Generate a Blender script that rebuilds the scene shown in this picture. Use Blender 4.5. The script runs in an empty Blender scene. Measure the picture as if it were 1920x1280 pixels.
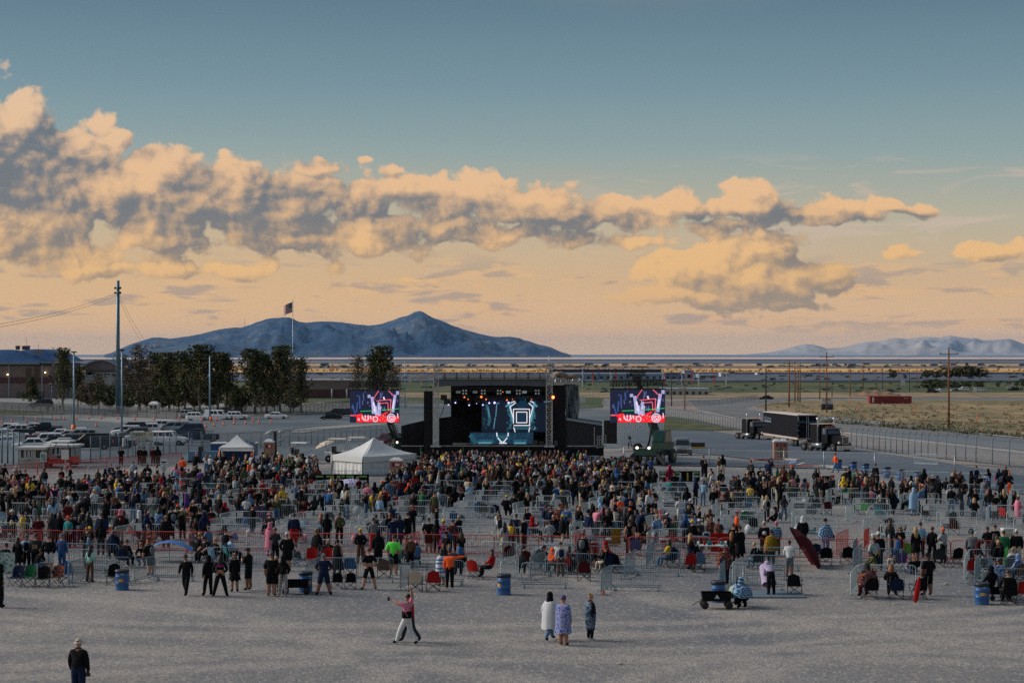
import bpy,bmesh,math,random
from mathutils import Vector,Matrix,noise
PI = math.pi
random.seed(7)
SC = bpy.context.scene
COL = SC.collection

# ---------------------------------------------------------------- camera
F = 3733.0  # focal length in photo pixels (1920 wide): a 70 mm lens on full frame
HZ = 663.0  # eye level in the photo
CZ = 10.2  # the camera stands on a grandstand
cam_d = bpy.data.cameras.new('camera'); cam = bpy.data.objects.new('camera',cam_d); COL.objects.link(cam)
cam_d.sensor_width = 36; cam_d.lens = 70; cam_d.clip_start = 1; cam_d.clip_end = 200000
PITCH = math.atan((HZ - 640) / F)
cam.location = (0,0,CZ); cam.rotation_euler = (PI / 2 + PITCH,0,0)
SC.camera = cam
SC.view_settings.view_transform = 'Standard'; SC.view_settings.look = 'None'
SC.view_settings.exposure = 0.0; SC.view_settings.gamma = 1.0; SC.view_settings.use_curve_mapping = False
SC.render.engine = 'CYCLES'
SC.cycles.use_denoising = False
SC.cycles.max_bounces = 5; SC.cycles.diffuse_bounces = 2; SC.cycles.glossy_bounces = 2
SC.cycles.transparent_max_bounces = 12; SC.cycles.volume_bounces = 0

# ---------------------------------------------------------------- sun
SUN_AZ = math.radians(-78)  # from the left, low
SUN_EL = math.radians(32)
sd = bpy.data.lights.new('sun','SUN'); sun = bpy.data.objects.new('sun',sd); COL.objects.link(sun)
sd.energy = 3.3; sd.angle = math.radians(36); sd.color = (1.0,0.90,0.82)
_d = Vector((math.sin(SUN_AZ) * math.cos(SUN_EL),math.cos(SUN_AZ) * math.cos(SUN_EL),math.sin(SUN_EL)))
sun.rotation_euler = _d.to_track_quat('Z','Y').to_euler(); sun.location = (0,0,50)

# ---------------------------------------------------------------- node helpers
class NT:
 def __init__(s,tree): s.t = tree; s.n = tree.nodes; s.l = tree.links
 def new(s,typ,**kw):
  nd = s.n.new(typ)
  for k,v in kw.items(): setattr(nd,k,v)
  return nd
 def put(s,sock,v):
  if v is None: return
  if isinstance(v,bpy.types.NodeSocket): s.l.new(v,sock)
  else: sock.default_value = v
 def m(s,op,a,b=None,c=None,clamp=False):
  nd = s.new('ShaderNodeMath',operation=op,use_clamp=clamp)
  for i,v in enumerate((a,b,c)): s.put(nd.inputs[i],v)
  return nd.outputs[0]
 def v(s,op,a,b=None,sc=None):
  nd = s.new('ShaderNodeVectorMath',operation=op)
  s.put(nd.inputs[0],a); s.put(nd.inputs[1],b)
  if sc is not None: s.put(nd.inputs['Scale'],sc)
  return nd.outputs['Value'] if op in ('LENGTH','DOT_PRODUCT') else nd.outputs[0]
 def xyz(s,x,y,z=0.0):
  nd = s.new('ShaderNodeCombineXYZ')
  for i,v in enumerate((x,y,z)): s.put(nd.inputs[i],v)
  return nd.outputs[0]
 def sep(s,v):
  nd = s.new('ShaderNodeSeparateXYZ'); s.put(nd.inputs[0],v); return nd.outputs
 def noise(s,vec,scale,detail=6,rough=0.55,dist=0.0,dim='3D'):
  nd = s.new('ShaderNodeTexNoise',noise_dimensions=dim); s.put(nd.inputs['Vector'],vec)
  nd.inputs['Scale'].default_value = scale; nd.inputs['Detail'].default_value = detail
  nd.inputs['Roughness'].default_value = rough; nd.inputs['Distortion'].default_value = dist
  return nd.outputs[0]
 def ss(s,x,a,b):  # smoothstep a..b -> 0..1
  nd = s.new('ShaderNodeMapRange',interpolation_type='SMOOTHSTEP')
  s.put(nd.inputs[0],x); s.put(nd.inputs[1],a); s.put(nd.inputs[2],b)
  nd.inputs[3].default_value = 0; nd.inputs[4].default_value = 1
  return nd.outputs[0]
 def ramp(s,x,stops,interp='LINEAR'):
  nd = s.new('ShaderNodeValToRGB'); s.put(nd.inputs[0],x); r = nd.color_ramp; r.interpolation = interp
  while len(r.elements) < len(stops): r.elements.new(0.5)
  for e,(p,c) in zip(r.elements,stops): e.position = p; e.color = (*c,1)
  return nd.outputs[0]
 def mix(s,f,a,b,mode='MIX'):
  nd = s.new('ShaderNodeMix',data_type='RGBA',blend_type=mode)
  s.put(nd.inputs[0],f)
  for i,v in ((6,a),(7,b)):
   s.put(nd.inputs[i],(*v,1) if isinstance(v,tuple) and len(v) == 3 else v)
  return nd.outputs[2]

def lin(r,g,b):
 f = lambda c: (c / 255 / 12.92) if c <= 10 else ((c / 255 + 0.055) / 1.055) ** 2.4
 return (f(r),f(g),f(b))

 # ---------------------------------------------------------------- sky
def ang(px,py):
 A = math.atan2(px - 960,F) * F
 B = math.atan2(HZ - py,math.hypot(F,px - 960)) * F
 return A,B

 # cloud masses seen in the sky: centre and half sizes in photo pixels, weight
CLOUDS = [
(30,222,86,56,1),(90,262,60,40,.9),(-60,300,160,150,1),(60,330,130,95,1),(40,420,190,90,1),(185,235,42,30,.8),(215,262,52,34,.9),(150,300,90,70,.95),
(205,350,130,85,1),(300,330,150,62,1),(330,390,190,80,1),(440,350,150,62,1),(520,400,190,66,1),(640,380,140,46,.95),(420,290,26,16,.6),
(700,430,180,40,.9),(620,450,210,34,.8),(800,360,150,34,.85),(880,380,170,52,.95),(980,372,110,42,.9),(960,440,210,26,.75),(860,425,110,36,.8),
(1060,410,90,36,.9),(1150,402,100,32,.9),(1270,392,120,30,.9),(1395,388,160,32,.95),(1340,425,90,24,.85),(1530,398,160,22,.9),(1680,392,70,17,.8),
(1398,362,62,32,.95),(1375,350,34,20,.7),
(1265,498,80,52,.95),(1330,500,120,62,1),(1420,470,100,45,1),(1420,530,170,52,1),(1500,515,120,38,.95),(1310,555,180,26,.9),(1560,535,70,24,.75),(1470,570,140,14,.7),
(200,505,230,20,.62),(420,505,200,20,.62),(130,470,200,48,.85),(330,450,150,36,.85),(790,530,150,11,.45),(1720,468,110,14,.55),(1880,470,120,22,.65),
(1480,375,60,14,.5),(740,325,34,14,.5),(685,297,16,9,.45),(600,318,90,16,.55),(1200,450,140,14,.55)]
DARKS = [  # shaded undersides of the masses
(60,300,120,60),(40,370,150,80),(130,350,60,50),(590,380,150,38),(430,340,100,30),(480,440,110,36),(330,430,60,50),(600,300,60,14),(480,288,40,14),
(640,400,90,30),(790,430,80,26),(1110,408,60,20),(1030,425,100,18),(1360,436,60,18),(1480,402,130,10),(1500,480,80,24),(1420,566,130,14),(1560,520,70,18),(1100,440,60,16),(1700,396,60,9),(1420,455,60,20)]
w = bpy.data.worlds.new('World'); SC.world = w; w.use_nodes = True
nt = NT(w.node_tree); nt.n.clear()

def field_group(name,blobs,noise_amp,seed,billow=True):
 g = bpy.data.node_groups.new(name,'ShaderNodeTree')
 g.interface.new_socket('P',in_out='INPUT',socket_type='NodeSocketVector')
 g.interface.new_socket('D',in_out='OUTPUT',socket_type='NodeSocketFloat')
 q = NT(g); gi = q.new('NodeGroupInput'); go = q.new('NodeGroupOutput')
 P = gi.outputs[0]
 nz = q.new('ShaderNodeTexNoise',noise_dimensions='2D'); q.put(nz.inputs['Vector'],q.v('ADD',P,(seed,seed * 2.1,0))); nz.inputs['Scale'].default_value = 0.010; nz.inputs['Detail'].default_value = 3
 wv = q.v('SCALE',q.v('SUBTRACT',nz.outputs['Color'],(.5,.5,.5)),sc=38.0)
 Pw = q.v('ADD',P,wv)
 acc = None
 for b in blobs:
  A,B = ang(b[0],b[1]); k = b[4] if len(b) > 4 else 1
  d = q.v('LENGTH',q.v('MULTIPLY',q.v('SUBTRACT',Pw,(A,B,0)),(1 / (b[2] * 1.22),1 / (b[3] * 1.22),0)))
  e = q.m('MULTIPLY_ADD',d,-k,k)
  acc = e if acc is None else q.m('SMOOTH_MAX',acc,e,0.10)
 if billow:
  def vor(sc,det):
   vo = q.new('ShaderNodeTexVoronoi',feature='SMOOTH_F1',voronoi_dimensions='2D'); q.put(vo.inputs['Vector'],q.v('MULTIPLY',Pw,(1,1.2,1)))
   vo.inputs['Scale'].default_value = sc; vo.inputs['Detail'].default_value = det; vo.inputs['Roughness'].default_value = .5; vo.inputs['Lacunarity'].default_value = 2.1; vo.inputs['Smoothness'].default_value = .25
   return q.m('SUBTRACT',0.5,vo.outputs['Distance'])
  n2 = q.m('SUBTRACT',q.noise(P,0.016,8,.54,0,'2D'),0.5)
  nn = q.m('ADD',q.m('MULTIPLY',vor(.0125,3.2),noise_amp),q.m('MULTIPLY',n2,noise_amp * 1.25))
  # flatter bases: fade faster underneath is left to the masses themselves
 else:
  nn = q.m('MULTIPLY',q.m('SUBTRACT',q.noise(Pw,0.014,5,.55,0,'2D'),0.5),noise_amp)
 q.put(go.inputs[0],q.m('ADD',acc,nn))
 return g
g_cloud = field_group('cloud_field',CLOUDS,0.56,3.0)
LIGHTS = [(1250,470,80,50),(1300,520,120,50),(1400,480,70,30),(1370,460,70,22),(1250,560,90,18),(1500,530,60,16),(170,240,60,40),(215,265,50,30),(20,205,60,26),(250,330,90,26),(420,300,60,20),(330,460,110,28),(60,460,140,40),(700,350,90,18),(860,345,110,26),(940,350,80,24),(1040,385,50,18),(1290,385,90,14),(1420,362,70,20),(1660,390,70,12),(660,455,120,16),(900,462,140,12),(190,505,160,16),(430,500,90,16),(1840,462,90,12)]
g_light = field_group('light_field',LIGHTS,1.3,5.0,False)
g_dark = field_group('shade_field',DARKS,1.5,9.0,False)

tc = nt.new('ShaderNodeTexCoord'); D = tc.outputs['Generated']
dx,dy,dz = nt.sep(D)
A = nt.m('MULTIPLY',nt.m('ARCTAN2',dx,dy),F)
B = nt.m('MULTIPLY',nt.m('ARCSINE',dz),F)
P = nt.xyz(A,B,0.0)
def evalf(g,p):
 nd = nt.new('ShaderNodeGroup'); nd.node_tree = g; nt.put(nd.inputs[0],p); return nd.outputs[0]
d0 = evalf(g_cloud,P)
d1 = evalf(g_cloud,nt.v('ADD',P,(-11,9,0)))
d2 = evalf(g_cloud,nt.v('ADD',P,(-46,30,0)))
dk = evalf(g_dark,P); lt_ = evalf(g_light,P)
alpha = nt.ss(d0,0.0,0.21)
r1 = nt.m('MAXIMUM',nt.m('MINIMUM',nt.m('SUBTRACT',d0,d1),.2),-.2)
r2 = nt.m('MAXIMUM',nt.m('MINIMUM',nt.m('SUBTRACT',d0,d2),.6),-.6)
lit = nt.m('MULTIPLY_ADD',r1,1.15,0.52)
lit = nt.m('MULTIPLY_ADD',r2,.80,lit)
lit = nt.m('SUBTRACT',lit,nt.m('MULTIPLY',nt.ss(dk,-0.5,0.6),0.36))
lit = nt.m('ADD',lit,nt.m('MULTIPLY',nt.ss(lt_,-0.5,0.6),0.30))
lit = nt.m('ADD',lit,nt.m('MULTIPLY',nt.m('SUBTRACT',nt.noise(P,0.007,4,.5,0,'2D'),.5),.45))
lit = nt.m('SMOOTH_MAX',nt.m('SMOOTH_MIN',lit,1.0,.35),0.0,.3,clamp=True)
h = nt.m('DIVIDE',B,3733.0)  # elevation, radians
hn = nt.m('DIVIDE',B,660.0,clamp=True)
# cloud colour in light and in shade, warmer close to the horizon
c_lit = nt.ramp(hn,[(0.0,lin(222,176,124)),(0.25,lin(238,190,128)),(0.45,lin(234,190,144)),(0.7,lin(230,194,158)),(1.0,lin(206,188,174))])
c_shd = nt.ramp(hn,[(0.0,lin(190,154,124)),(0.12,lin(170,148,122)),(0.22,lin(150,134,118)),(0.40,lin(120,122,124)),(0.7,lin(106,118,128)),(1.0,lin(84,104,116))])
c_cloud = nt.mix(lit,c_shd,c_lit)
# clear sky, used all the way round
sky_grad = nt.ramp(nt.m('DIVIDE',B,5600.0,clamp=True),[(0.0,lin(252,208,160)),(0.010,lin(244,196,144)),(0.024,lin(222,184,140)),(0.045,lin(190,182,156)),(0.066,lin(148,168,166)),(0.090,lin(120,148,158)),(0.125,lin(86,116,134)),(0.19,lin(78,108,130)),(0.35,lin(92,116,138)),(1.0,lin(86,112,140))])
nish = nt.new('ShaderNodeTexSky',sky_type='NISHITA'); nish.sun_disc = False
nish.sun_elevation = SUN_EL; nish.sun_rotation = SUN_AZ; nish.altitude = 1300; nish.dust_density = 2.0
nishs = nt.v('SCALE',nish.outputs[0],sc=0.06)
base = nt.mix(0.12,sky_grad,nishs)
side = nt.m('MULTIPLY_ADD',nt.m('DIVIDE',A,960.0),-0.5,0.5,clamp=True)  # warmer towards the sunset side
base = nt.mix(nt.m('MULTIPLY',side,nt.m('SUBTRACT',1.0,nt.m('DIVIDE',B,420.0,clamp=True),clamp=True)),base,nt.mix(.55,base,lin(236,186,118)))
# below the horizon: plain ground tone
base = nt.mix(nt.ss(B,-2.0,-60.0),base,lin(110,105,100))
# scattered cloud all round the sky
far_c = nt.noise(nt.v('MULTIPLY',D,(1,1,3.2)),2.6,3,.6)
wide = nt.mix(nt.m('MULTIPLY',nt.ss(far_c,.50,.62),.75),base,nt.mix(nt.m('DIVIDE',B,3000.0,clamp=True),lin(205,176,150),lin(150,152,158)))
# thin bars of stratus low down
st = nt.noise(nt.v('MULTIPLY',P,(0.35,2.6,0)),0.011,7,.58,.3,'2D')
st_m = nt.m('MULTIPLY',nt.ss(st,0.50,0.60),nt.m('MULTIPLY',nt.ss(B,20.0,70.0),nt.ss(B,210.0,130.0)))
clear = nt.mix(nt.m('MULTIPLY',st_m,.6),base,nt.mix(nt.ss(nt.noise(nt.v('MULTIPLY',P,(0.5,2.0,0)),.02,4,.6,0,'2D'),.42,.58),lin(160,146,138),lin(234,186,130)))
st2 = nt.noise(nt.v('MULTIPLY',P,(0.5,2.2,0)),0.009,7,.6,.5,'2D')
ci_m = nt.m('MULTIPLY',nt.ss(st2,0.50,0.66),nt.m('MULTIPLY',nt.ss(B,160.0,240.0),nt.ss(B,380.0,320.0)))
clear = nt.mix(nt.m('MULTIPLY',nt.m('MULTIPLY',ci_m,nt.ss(A,0.0,400.0)),.6),clear,lin(210,186,168))
skyc = nt.mix(alpha,clear,c_cloud)
bg = nt.new('ShaderNodeBackground'); nt.put(bg.inputs[0],wide); bg.inputs[1].default_value = 1.0
bg2 = nt.new('ShaderNodeBackground'); nt.put(bg2.inputs[0],skyc); bg2.inputs[1].default_value = 1.0
fr = nt.m('MULTIPLY',nt.m('MULTIPLY',nt.ss(A,-1700.0,-1150.0),nt.ss(A,1700.0,1150.0)),nt.m('MULTIPLY',nt.ss(B,-30.0,-10.0),nt.ss(B,900.0,600.0)))
ms = nt.new('ShaderNodeMixShader'); nt.put(ms.inputs[0],fr); nt.l.new(bg.outputs[0],ms.inputs[1]); nt.l.new(bg2.outputs[0],ms.inputs[2])
wo = nt.new('ShaderNodeOutputWorld'); nt.l.new(ms.outputs[0],wo.inputs[0])
w.cycles.sampling_method = 'MANUAL'; w.cycles.sample_map_resolution = 512

# ---------------------------------------------------------------- terrain profile and picture-to-place helpers
PROF = [(-400,0),(190,0),(220,-.9),(260,-1.8),(300,-2.8),(430,-4.0),(600,-4.6),(900,-6),(2000,-10),(6000,-30),(90000,-30)]
def sstep(a,b,x):
 t = max(0.,min(1.,(x - a) / (b - a))); return t * t * (3 - 2 * t)
def gz(x,y):
 z = PROF[-1][1]
 for (a,za),(b,zb) in zip(PROF,PROF[1:]):
  if y <= b:
   t = max(0.,(y - a) / (b - a)); z = za + (zb - za) * t; break
 return z
_cp,_sp = math.cos(PITCH),math.sin(PITCH)
def ray(px,py):
 u = (px - 960) / F; v = -(py - 640) / F
 return Vector((u,_cp - v * _sp,_sp + v * _cp))
def at(px,py,Y):
 """world point at photo pixel px,py lying Y metres ahead"""
 r = ray(px,py); k = Y / r.y
 return Vector((r.x * k,Y,CZ + r.z * k))
def G(px,py):
 """where the ray through a photo pixel meets the ground"""
 r = ray(px,py); r = r / r.y
 y = 20.0
 step = 1.02
 while y < 80000:
  y2 = y * step
  if CZ + r.z * y2 <= gz(r.x * y2,y2):
   a,b = y,y2
   for _ in range(30):
    m = (a + b) / 2
    if CZ + r.z * m <= gz(r.x * m,m): b = m
    else: a = m
   return Vector((r.x * b,b,gz(r.x * b,b)))
  y = y2
 return Vector((r.x * 80000,80000,-30))
def GP(px,Y):
 """ground point under photo column px at distance Y"""
 x = (px - 960) / F * Y
 return Vector((x,Y,gz(x,Y)))
def ppm(Y): return F / Y

# ---------------------------------------------------------------- object helpers
def link(o,parent=None):
 COL.objects.link(o)
 if parent is not None: o.parent = parent
 return o
def tag(o,label=None,cat=None,group=None,kind=None):
 if label: o['label'] = label
 if cat: o['category'] = cat
 if group: o['group'] = group
 if kind: o['kind'] = kind
 return o
def empty(name,loc,rz=0.0,label=None,cat=None,group=None):
 o = bpy.data.objects.new(name,None); o.location = loc; o.rotation_euler = (0,0,rz); o.empty_display_size = .3
 link(o); return tag(o,label,cat,group)

class MB:
 """collects simple shapes into one mesh"""
 def __init__(s): s.v = []; s.f = []; s.mi = []; s.sm = []; s.cur = 0
 def add(s,vs,fs,smooth=False):
  o = len(s.v); s.v += [tuple(v) for v in vs]
  for f in fs: s.f.append(tuple(i + o for i in f)); s.mi.append(s.cur); s.sm.append(smooth)
  return s
 def box(s,a,b,M=None):
  (x0,y0,z0),(x1,y1,z1) = a,b
  vs = [(x,y,z) for z in (z0,z1) for y in (y0,y1) for x in (x0,x1)]
  if M is not None: vs = [M @ Vector(v) for v in vs]
  return s.add(vs,[(0,2,3,1),(4,5,7,6),(0,1,5,4),(2,6,7,3),(0,4,6,2),(1,3,7,5)])
 def bar(s,p,q,w,h=None,up=(0,0,1)):
  p,q = Vector(p),Vector(q); h = h or w; d = (q - p).normalized(); u = Vector(up)
  if abs(d.dot(u)) > .99: u = Vector((1,0,0))
  a = d.cross(u).normalized() * w / 2; b = a.cross(d).normalized() * h / 2
  vs = [e + i * a + j * b for e in (p,q) for (i,j) in ((-1,-1),(1,-1),(1,1),(-1,1))]
  return s.add(vs,[(3,2,1,0),(4,5,6,7),(0,1,5,4),(1,2,6,5),(2,3,7,6),(3,0,4,7)])
 def tube(s,pts,r,n=6,caps=True,smooth=True):
  pts = [Vector(p) for p in pts]; rs = r if isinstance(r,(list,tuple)) else [r] * len(pts)
  rings = []; a = None
  for i,p in enumerate(pts):
   d = (pts[min(i + 1,len(pts) - 1)] - pts[max(i - 1,0)]).normalized()
   if a is None:
    a = d.cross(Vector((0,0,1))) if abs(d.z) < .9 else d.cross(Vector((0,1,0)))
   a = (a - d * a.dot(d)).normalized(); b = d.cross(a)
   rings.append([p + (a * math.cos(t) + b * math.sin(t)) * rs[i] for t in [2 * PI * k / n for k in range(n)]])
  vs = [v for rg in rings for v in rg]; fs = []
  for i in range(len(pts) - 1):
   for k in range(n):
    k2 = (k + 1) % n; fs.append((i * n + k,i * n + k2,(i + 1) * n + k2,(i + 1) * n + k))
  s.add(vs,fs,smooth)
  if caps:
   m = (len(pts) - 1) * n
   o = len(s.v) - len(vs)
   s.f.append(tuple(o + i for i in reversed(range(n)))); s.mi.append(s.cur); s.sm.append(False)
   s.f.append(tuple(o + m + i for i in range(n))); s.mi.append(s.cur); s.sm.append(False)
  return s
 def lathe(s,prof,n=12,c=(0,0,0),smooth=True,sx=1,sy=1):
  c = Vector(c); vs = []; fs = []
  for (r,z) in prof:
   vs += [c + Vector((r * sx * math.cos(2 * PI * k / n),r * sy * math.sin(2 * PI * k / n),z)) for k in range(n)]
  for i in range(len(prof) - 1):
   for k in range(n):
    k2 = (k + 1) % n; fs.append((i * n + k,i * n + k2,(i + 1) * n + k2,(i + 1) * n + k))
  fs.append(tuple(reversed(range(n)))); fs.append(tuple((len(prof) - 1) * n + k for k in range(n)))
  return s.add(vs,fs,smooth)
 def loft(s,rings,closed=True,caps=True,smooth=True):
  n = len(rings[0]); vs = [v for r in rings for v in r]; fs = []
  for i in range(len(rings) - 1):
   for k in range(n if closed else n - 1):
    k2 = (k + 1) % n; fs.append((i * n + k,i * n + k2,(i + 1) * n + k2,(i + 1) * n + k))
  if caps and closed:
   fs.append(tuple(reversed(range(n)))); fs.append(tuple((len(rings) - 1) * n + k for k in range(n)))
  return s.add(vs,fs,smooth)
 def prism(s,poly,y0,y1):
  """polygon in x,z extruded along y"""
  n = len(poly); vs = [(x,y0,z) for x,z in poly] + [(x,y1,z) for x,z in poly]
  return s.add(vs,[tuple(range(n)),tuple(reversed(range(n,2 * n)))] + [((i + 1) % n,i,n + i,n + (i + 1) % n) for i in range(n)])
 def mesh(s,name):
  me = bpy.data.meshes.new(name); me.from_pydata(s.v,[],s.f)
  me.polygons.foreach_set('material_index',s.mi); me.polygons.foreach_set('use_smooth',s.sm); me.update()
  return me
 def build(s,name,mats,parent=None,loc=None,rz=None):
  me = s.mesh(name)
  for m in (mats if isinstance(mats,(list,tuple)) else [mats]): me.materials.append(m)
  o = bpy.data.objects.new(name,me); link(o,parent)
  if loc is not None: o.location = loc
  if rz is not None: o.rotation_euler = (0,0,rz)
  return o
def shared(name,me,parent,mats=None,loc=None,rot=None,scale=None):
 """a new object on an existing mesh; mats override its slots on this object only"""
 o = bpy.data.objects.new(name,me); link(o,parent)
 if mats:
  for i,m in enumerate(mats):
   if m is not None and i < len(o.material_slots):
    o.material_slots[i].link = 'OBJECT'; o.material_slots[i].material = m
 if loc is not None: o.location = loc
 if rot is not None: o.rotation_euler = rot
 if scale is not None: o.scale = scale
 return o
def copy_tree(o,parent=None):
 c = o.copy(); COL.objects.link(c)
 if parent is not None: c.parent = parent
 for ch in o.children: copy_tree(ch,c)
 return c

 # ---------------------------------------------------------------- materials
_M = {}
def mat(name,col,rough=.7,metal=0.0,var=0.0,scale=8.0,emit=None,estr=0.0,spec=None,bump=0.0,coords='Object'):
 if name in _M: return _M[name]
 m = bpy.data.materials.new(name); m.use_nodes = True; q = NT(m.node_tree)
 bs = m.node_tree.nodes['Principled BSDF']
 bs.inputs['Roughness'].default_value = rough; bs.inputs['Metallic'].default_value = metal
 if spec is not None: bs.inputs['Specular IOR Level'].default_value = spec
 tcn = q.new('ShaderNodeTexCoord')
 if var > 0:
  n = q.noise(tcn.outputs[coords],scale,5,.6)
  a = tuple(max(0,c * (1 - var)) for c in col); b = tuple(min(1,c * (1 + var)) for c in col)
  q.put(bs.inputs['Base Color'],q.mix(q.ss(n,.3,.7),a,b))
  if bump:
   bn = q.new('ShaderNodeBump'); q.put(bn.inputs['Height'],n); bn.inputs['Strength'].default_value = bump; bn.inputs['Distance'].default_value = .02
   q.l.new(bn.outputs[0],bs.inputs['Normal'])
 else: bs.inputs['Base Color'].default_value = (*col,1)
 if emit: bs.inputs['Emission Color'].default_value = (*emit,1); bs.inputs['Emission Strength'].default_value = estr
 _M[name] = m; return m
def fabric(name,cols,scale=6.0,kind='noise',rough=.9):
 """cloth printed or dyed in several colours"""
 if name in _M: return _M[name]
 m = bpy.data.materials.new(name); m.use_nodes = True; q = NT(m.node_tree); bs = m.node_tree.nodes['Principled BSDF']
 bs.inputs['Roughness'].default_value = rough; bs.inputs['Specular IOR Level'].default_value = .15
 P = q.new('ShaderNodeTexCoord').outputs['Object']
 if kind == 'noise': x = q.noise(P,scale,3,.6,.4)
 elif kind == 'stripe_x': x = q.m('FRACT',q.m('MULTIPLY',q.sep(P)[0],scale))
 elif kind == 'stripe_z': x = q.m('FRACT',q.m('MULTIPLY',q.sep(P)[2],scale))
 elif kind == 'voronoi':
  vo = q.new('ShaderNodeTexVoronoi'); q.put(vo.inputs['Vector'],P); vo.inputs['Scale'].default_value = scale; x = q.sep(vo.outputs['Color'])[0]
 elif kind == 'check':
  s3 = q.sep(q.v('FLOOR',q.v('SCALE',P,sc=scale))); x = q.m('FRACT',q.m('MULTIPLY',q.m('ADD',s3[0],s3[2]),.5))
 elif kind == 'rings':
  d = q.v('LENGTH',q.v('MULTIPLY',q.v('SUBTRACT',P,(0,0,1.05)),(1,0,1))); s3 = q.sep(P)
  x = q.m('FRACT',q.m('ADD',q.m('MULTIPLY',d,scale),q.m('MULTIPLY',q.m('SINE',q.m('MULTIPLY',q.m('ARCTAN2',s3[0],q.m('SUBTRACT',s3[2],1.05)),8.0)),.22)))
 k = len(cols)
 if kind in ('noise',): st = [(.30 + .42 * i / k,c) for i,c in enumerate(cols)]
 else: st = [(i / k,c) for i,c in enumerate(cols)]
 q.put(bs.inputs['Base Color'],q.ramp(x,st,'CONSTANT')); _M[name] = m; return m
 # ================================================================ GROUND
def ground_material(name,build,rough=.95):
 m = bpy.data.materials.new(name); m.use_nodes = True; q = NT(m.node_tree); bs = m.node_tree.nodes['Principled BSDF']
 bs.inputs['Roughness'].default_value = rough; bs.inputs['Specular IOR Level'].default_value = .2
 P = q.new('ShaderNodeNewGeometry').outputs['Position']
 build(q,bs,P); return m
def gravel(q,bs,P):
 big = q.noise(q.v('MULTIPLY',P,(1,.42,1)),.10,5,.6,.3)
 tr = q.noise(q.v('ADD',q.v('MULTIPLY',P,(.55,.20,1)),(4,9,0)),.16,4,.5,.6)
 mid = q.noise(q.v('MULTIPLY',P,(1,.30,1)),2.2,5,.8)
 fine = q.noise(q.v('MULTIPLY',P,(1,.17,1)),17.0,3,.85)
 a = q.mix(q.ss(big,.36,.64),(.165,.17,.18),(.29,.262,.236))
 a = q.mix(q.m('MULTIPLY',q.ss(tr,.50,.66),.55),a,(.375,.335,.295))
 # worn, dustier wheel paths sweeping across the lot
 wob = q.m('MULTIPLY',q.m('SUBTRACT',q.noise(P,.12,3),.5),3.0); pth = None
 for cx,cy,R,w_ in ((-14,50,19,1.1),(-4,128,56,1.0),(-4,128,53.2,.7),(24,52,20,1.2),(24,52,23,.7),(4,20,47,.8),(4,20,49.4,.8),(-30,60,26,1.0),(40,100,38,1.1)):
  d = q.m('ABSOLUTE',q.m('SUBTRACT',q.m('ADD',q.v('LENGTH',q.v('SUBTRACT',P,(cx,cy,0))),wob),R)); e = q.ss(d,w_ * 1.5,w_ * .3)
  pth = e if pth is None else q.m('MAXIMUM',pth,e)
 a = q.mix(q.m('MULTIPLY',q.m('MULTIPLY',pth,.6),q.ss(q.noise(P,.35,4),.30,.5)),a,(.44,.39,.335))
 a = q.mix(q.ss(mid,.36,.60),q.mix(.30,a,(.10,.12,.14)),a)
 a = q.mix(q.m('MULTIPLY',q.ss(fine,.47,.60),.72),a,(.075,.10,.125))
 vo = q.new('ShaderNodeTexVoronoi'); q.put(vo.inputs['Vector'],q.v('MULTIPLY',P,(1,.4,1))); vo.inputs['Scale'].default_value = 11.0
 a = q.mix(q.m('MULTIPLY',q.ss(q.sep(vo.outputs['Color'])[0],.80,.95),.35),a,(.50,.46,.41))
 q.put(bs.inputs['Base Color'],a)
 b = q.new('ShaderNodeBump'); q.put(b.inputs['Height'],q.m('ADD',fine,mid)); b.inputs['Strength'].default_value = .18; b.inputs['Distance'].default_value = .04
 q.l.new(b.outputs[0],bs.inputs['Normal'])
m_gravel = ground_material('gravel_ground',gravel)
def asphalt(c1,c2,crack=(.03,.035,.04)):
 def f(q,bs,P):
  n = q.noise(q.v('MULTIPLY',P,(.5,.18,1)),.12,6,.65,.6); f2 = q.noise(P,3.0,4,.7)
  a = q.mix(q.ss(n,.35,.66),c1,c2); a = q.mix(q.m('MULTIPLY',q.ss(f2,.5,.7),.3),a,crack)
  s2 = q.noise(q.v('MULTIPLY',P,(.06,.7,1)),.25,5,.6,1.5)
  a = q.mix(q.m('MULTIPLY',q.ss(s2,.55,.63),.35),a,tuple(c * .6 for c in c1))
  q.put(bs.inputs['Base Color'],a)
 return f
m_asph = ground_material('asphalt',asphalt((.085,.115,.135),(.15,.175,.19)))
m_road = ground_material('road_asphalt',asphalt((.08,.11,.145),(.125,.15,.18)))
m_road2 = ground_material('highway_asphalt',asphalt((.15,.16,.17),(.20,.205,.205)))
m_conc = ground_material('concrete_paving',asphalt((.22,.23,.225),(.30,.30,.28),(.15,.15,.15)))
def fieldm(cols,sc=.02,st=(1,.35,1)):
 def f(q,bs,P):
  n = q.noise(q.v('MULTIPLY',P,st),sc,7,.68,.5); n2 = q.noise(q.v('MULTIPLY',P,(1,.3,1)),sc * 14,5,.75)
  x = q.m('ADD',q.m('MULTIPLY',n,.62),q.m('MULTIPLY',n2,.38))
  k = len(cols); q.put(bs.inputs['Base Color'],q.ramp(x,[(.36 + .28 * i / (k - 1),c) for i,c in enumerate(cols)]))
 return f
m_dirt = ground_material('dirt',fieldm([(.17,.16,.16),(.27,.235,.21),(.35,.29,.24)],.08))
m_dry = ground_material('dry_field',fieldm([(.055,.075,.035),(.16,.14,.07),(.33,.24,.13),(.44,.31,.18)],.05))
m_green = ground_material('green_field',fieldm([(.035,.065,.035),(.07,.095,.045),(.20,.16,.09)],.02))
m_dgreen = ground_material('dark_green_crop',fieldm([(.010,.025,.022),(.02,.04,.03)],.02))
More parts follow.
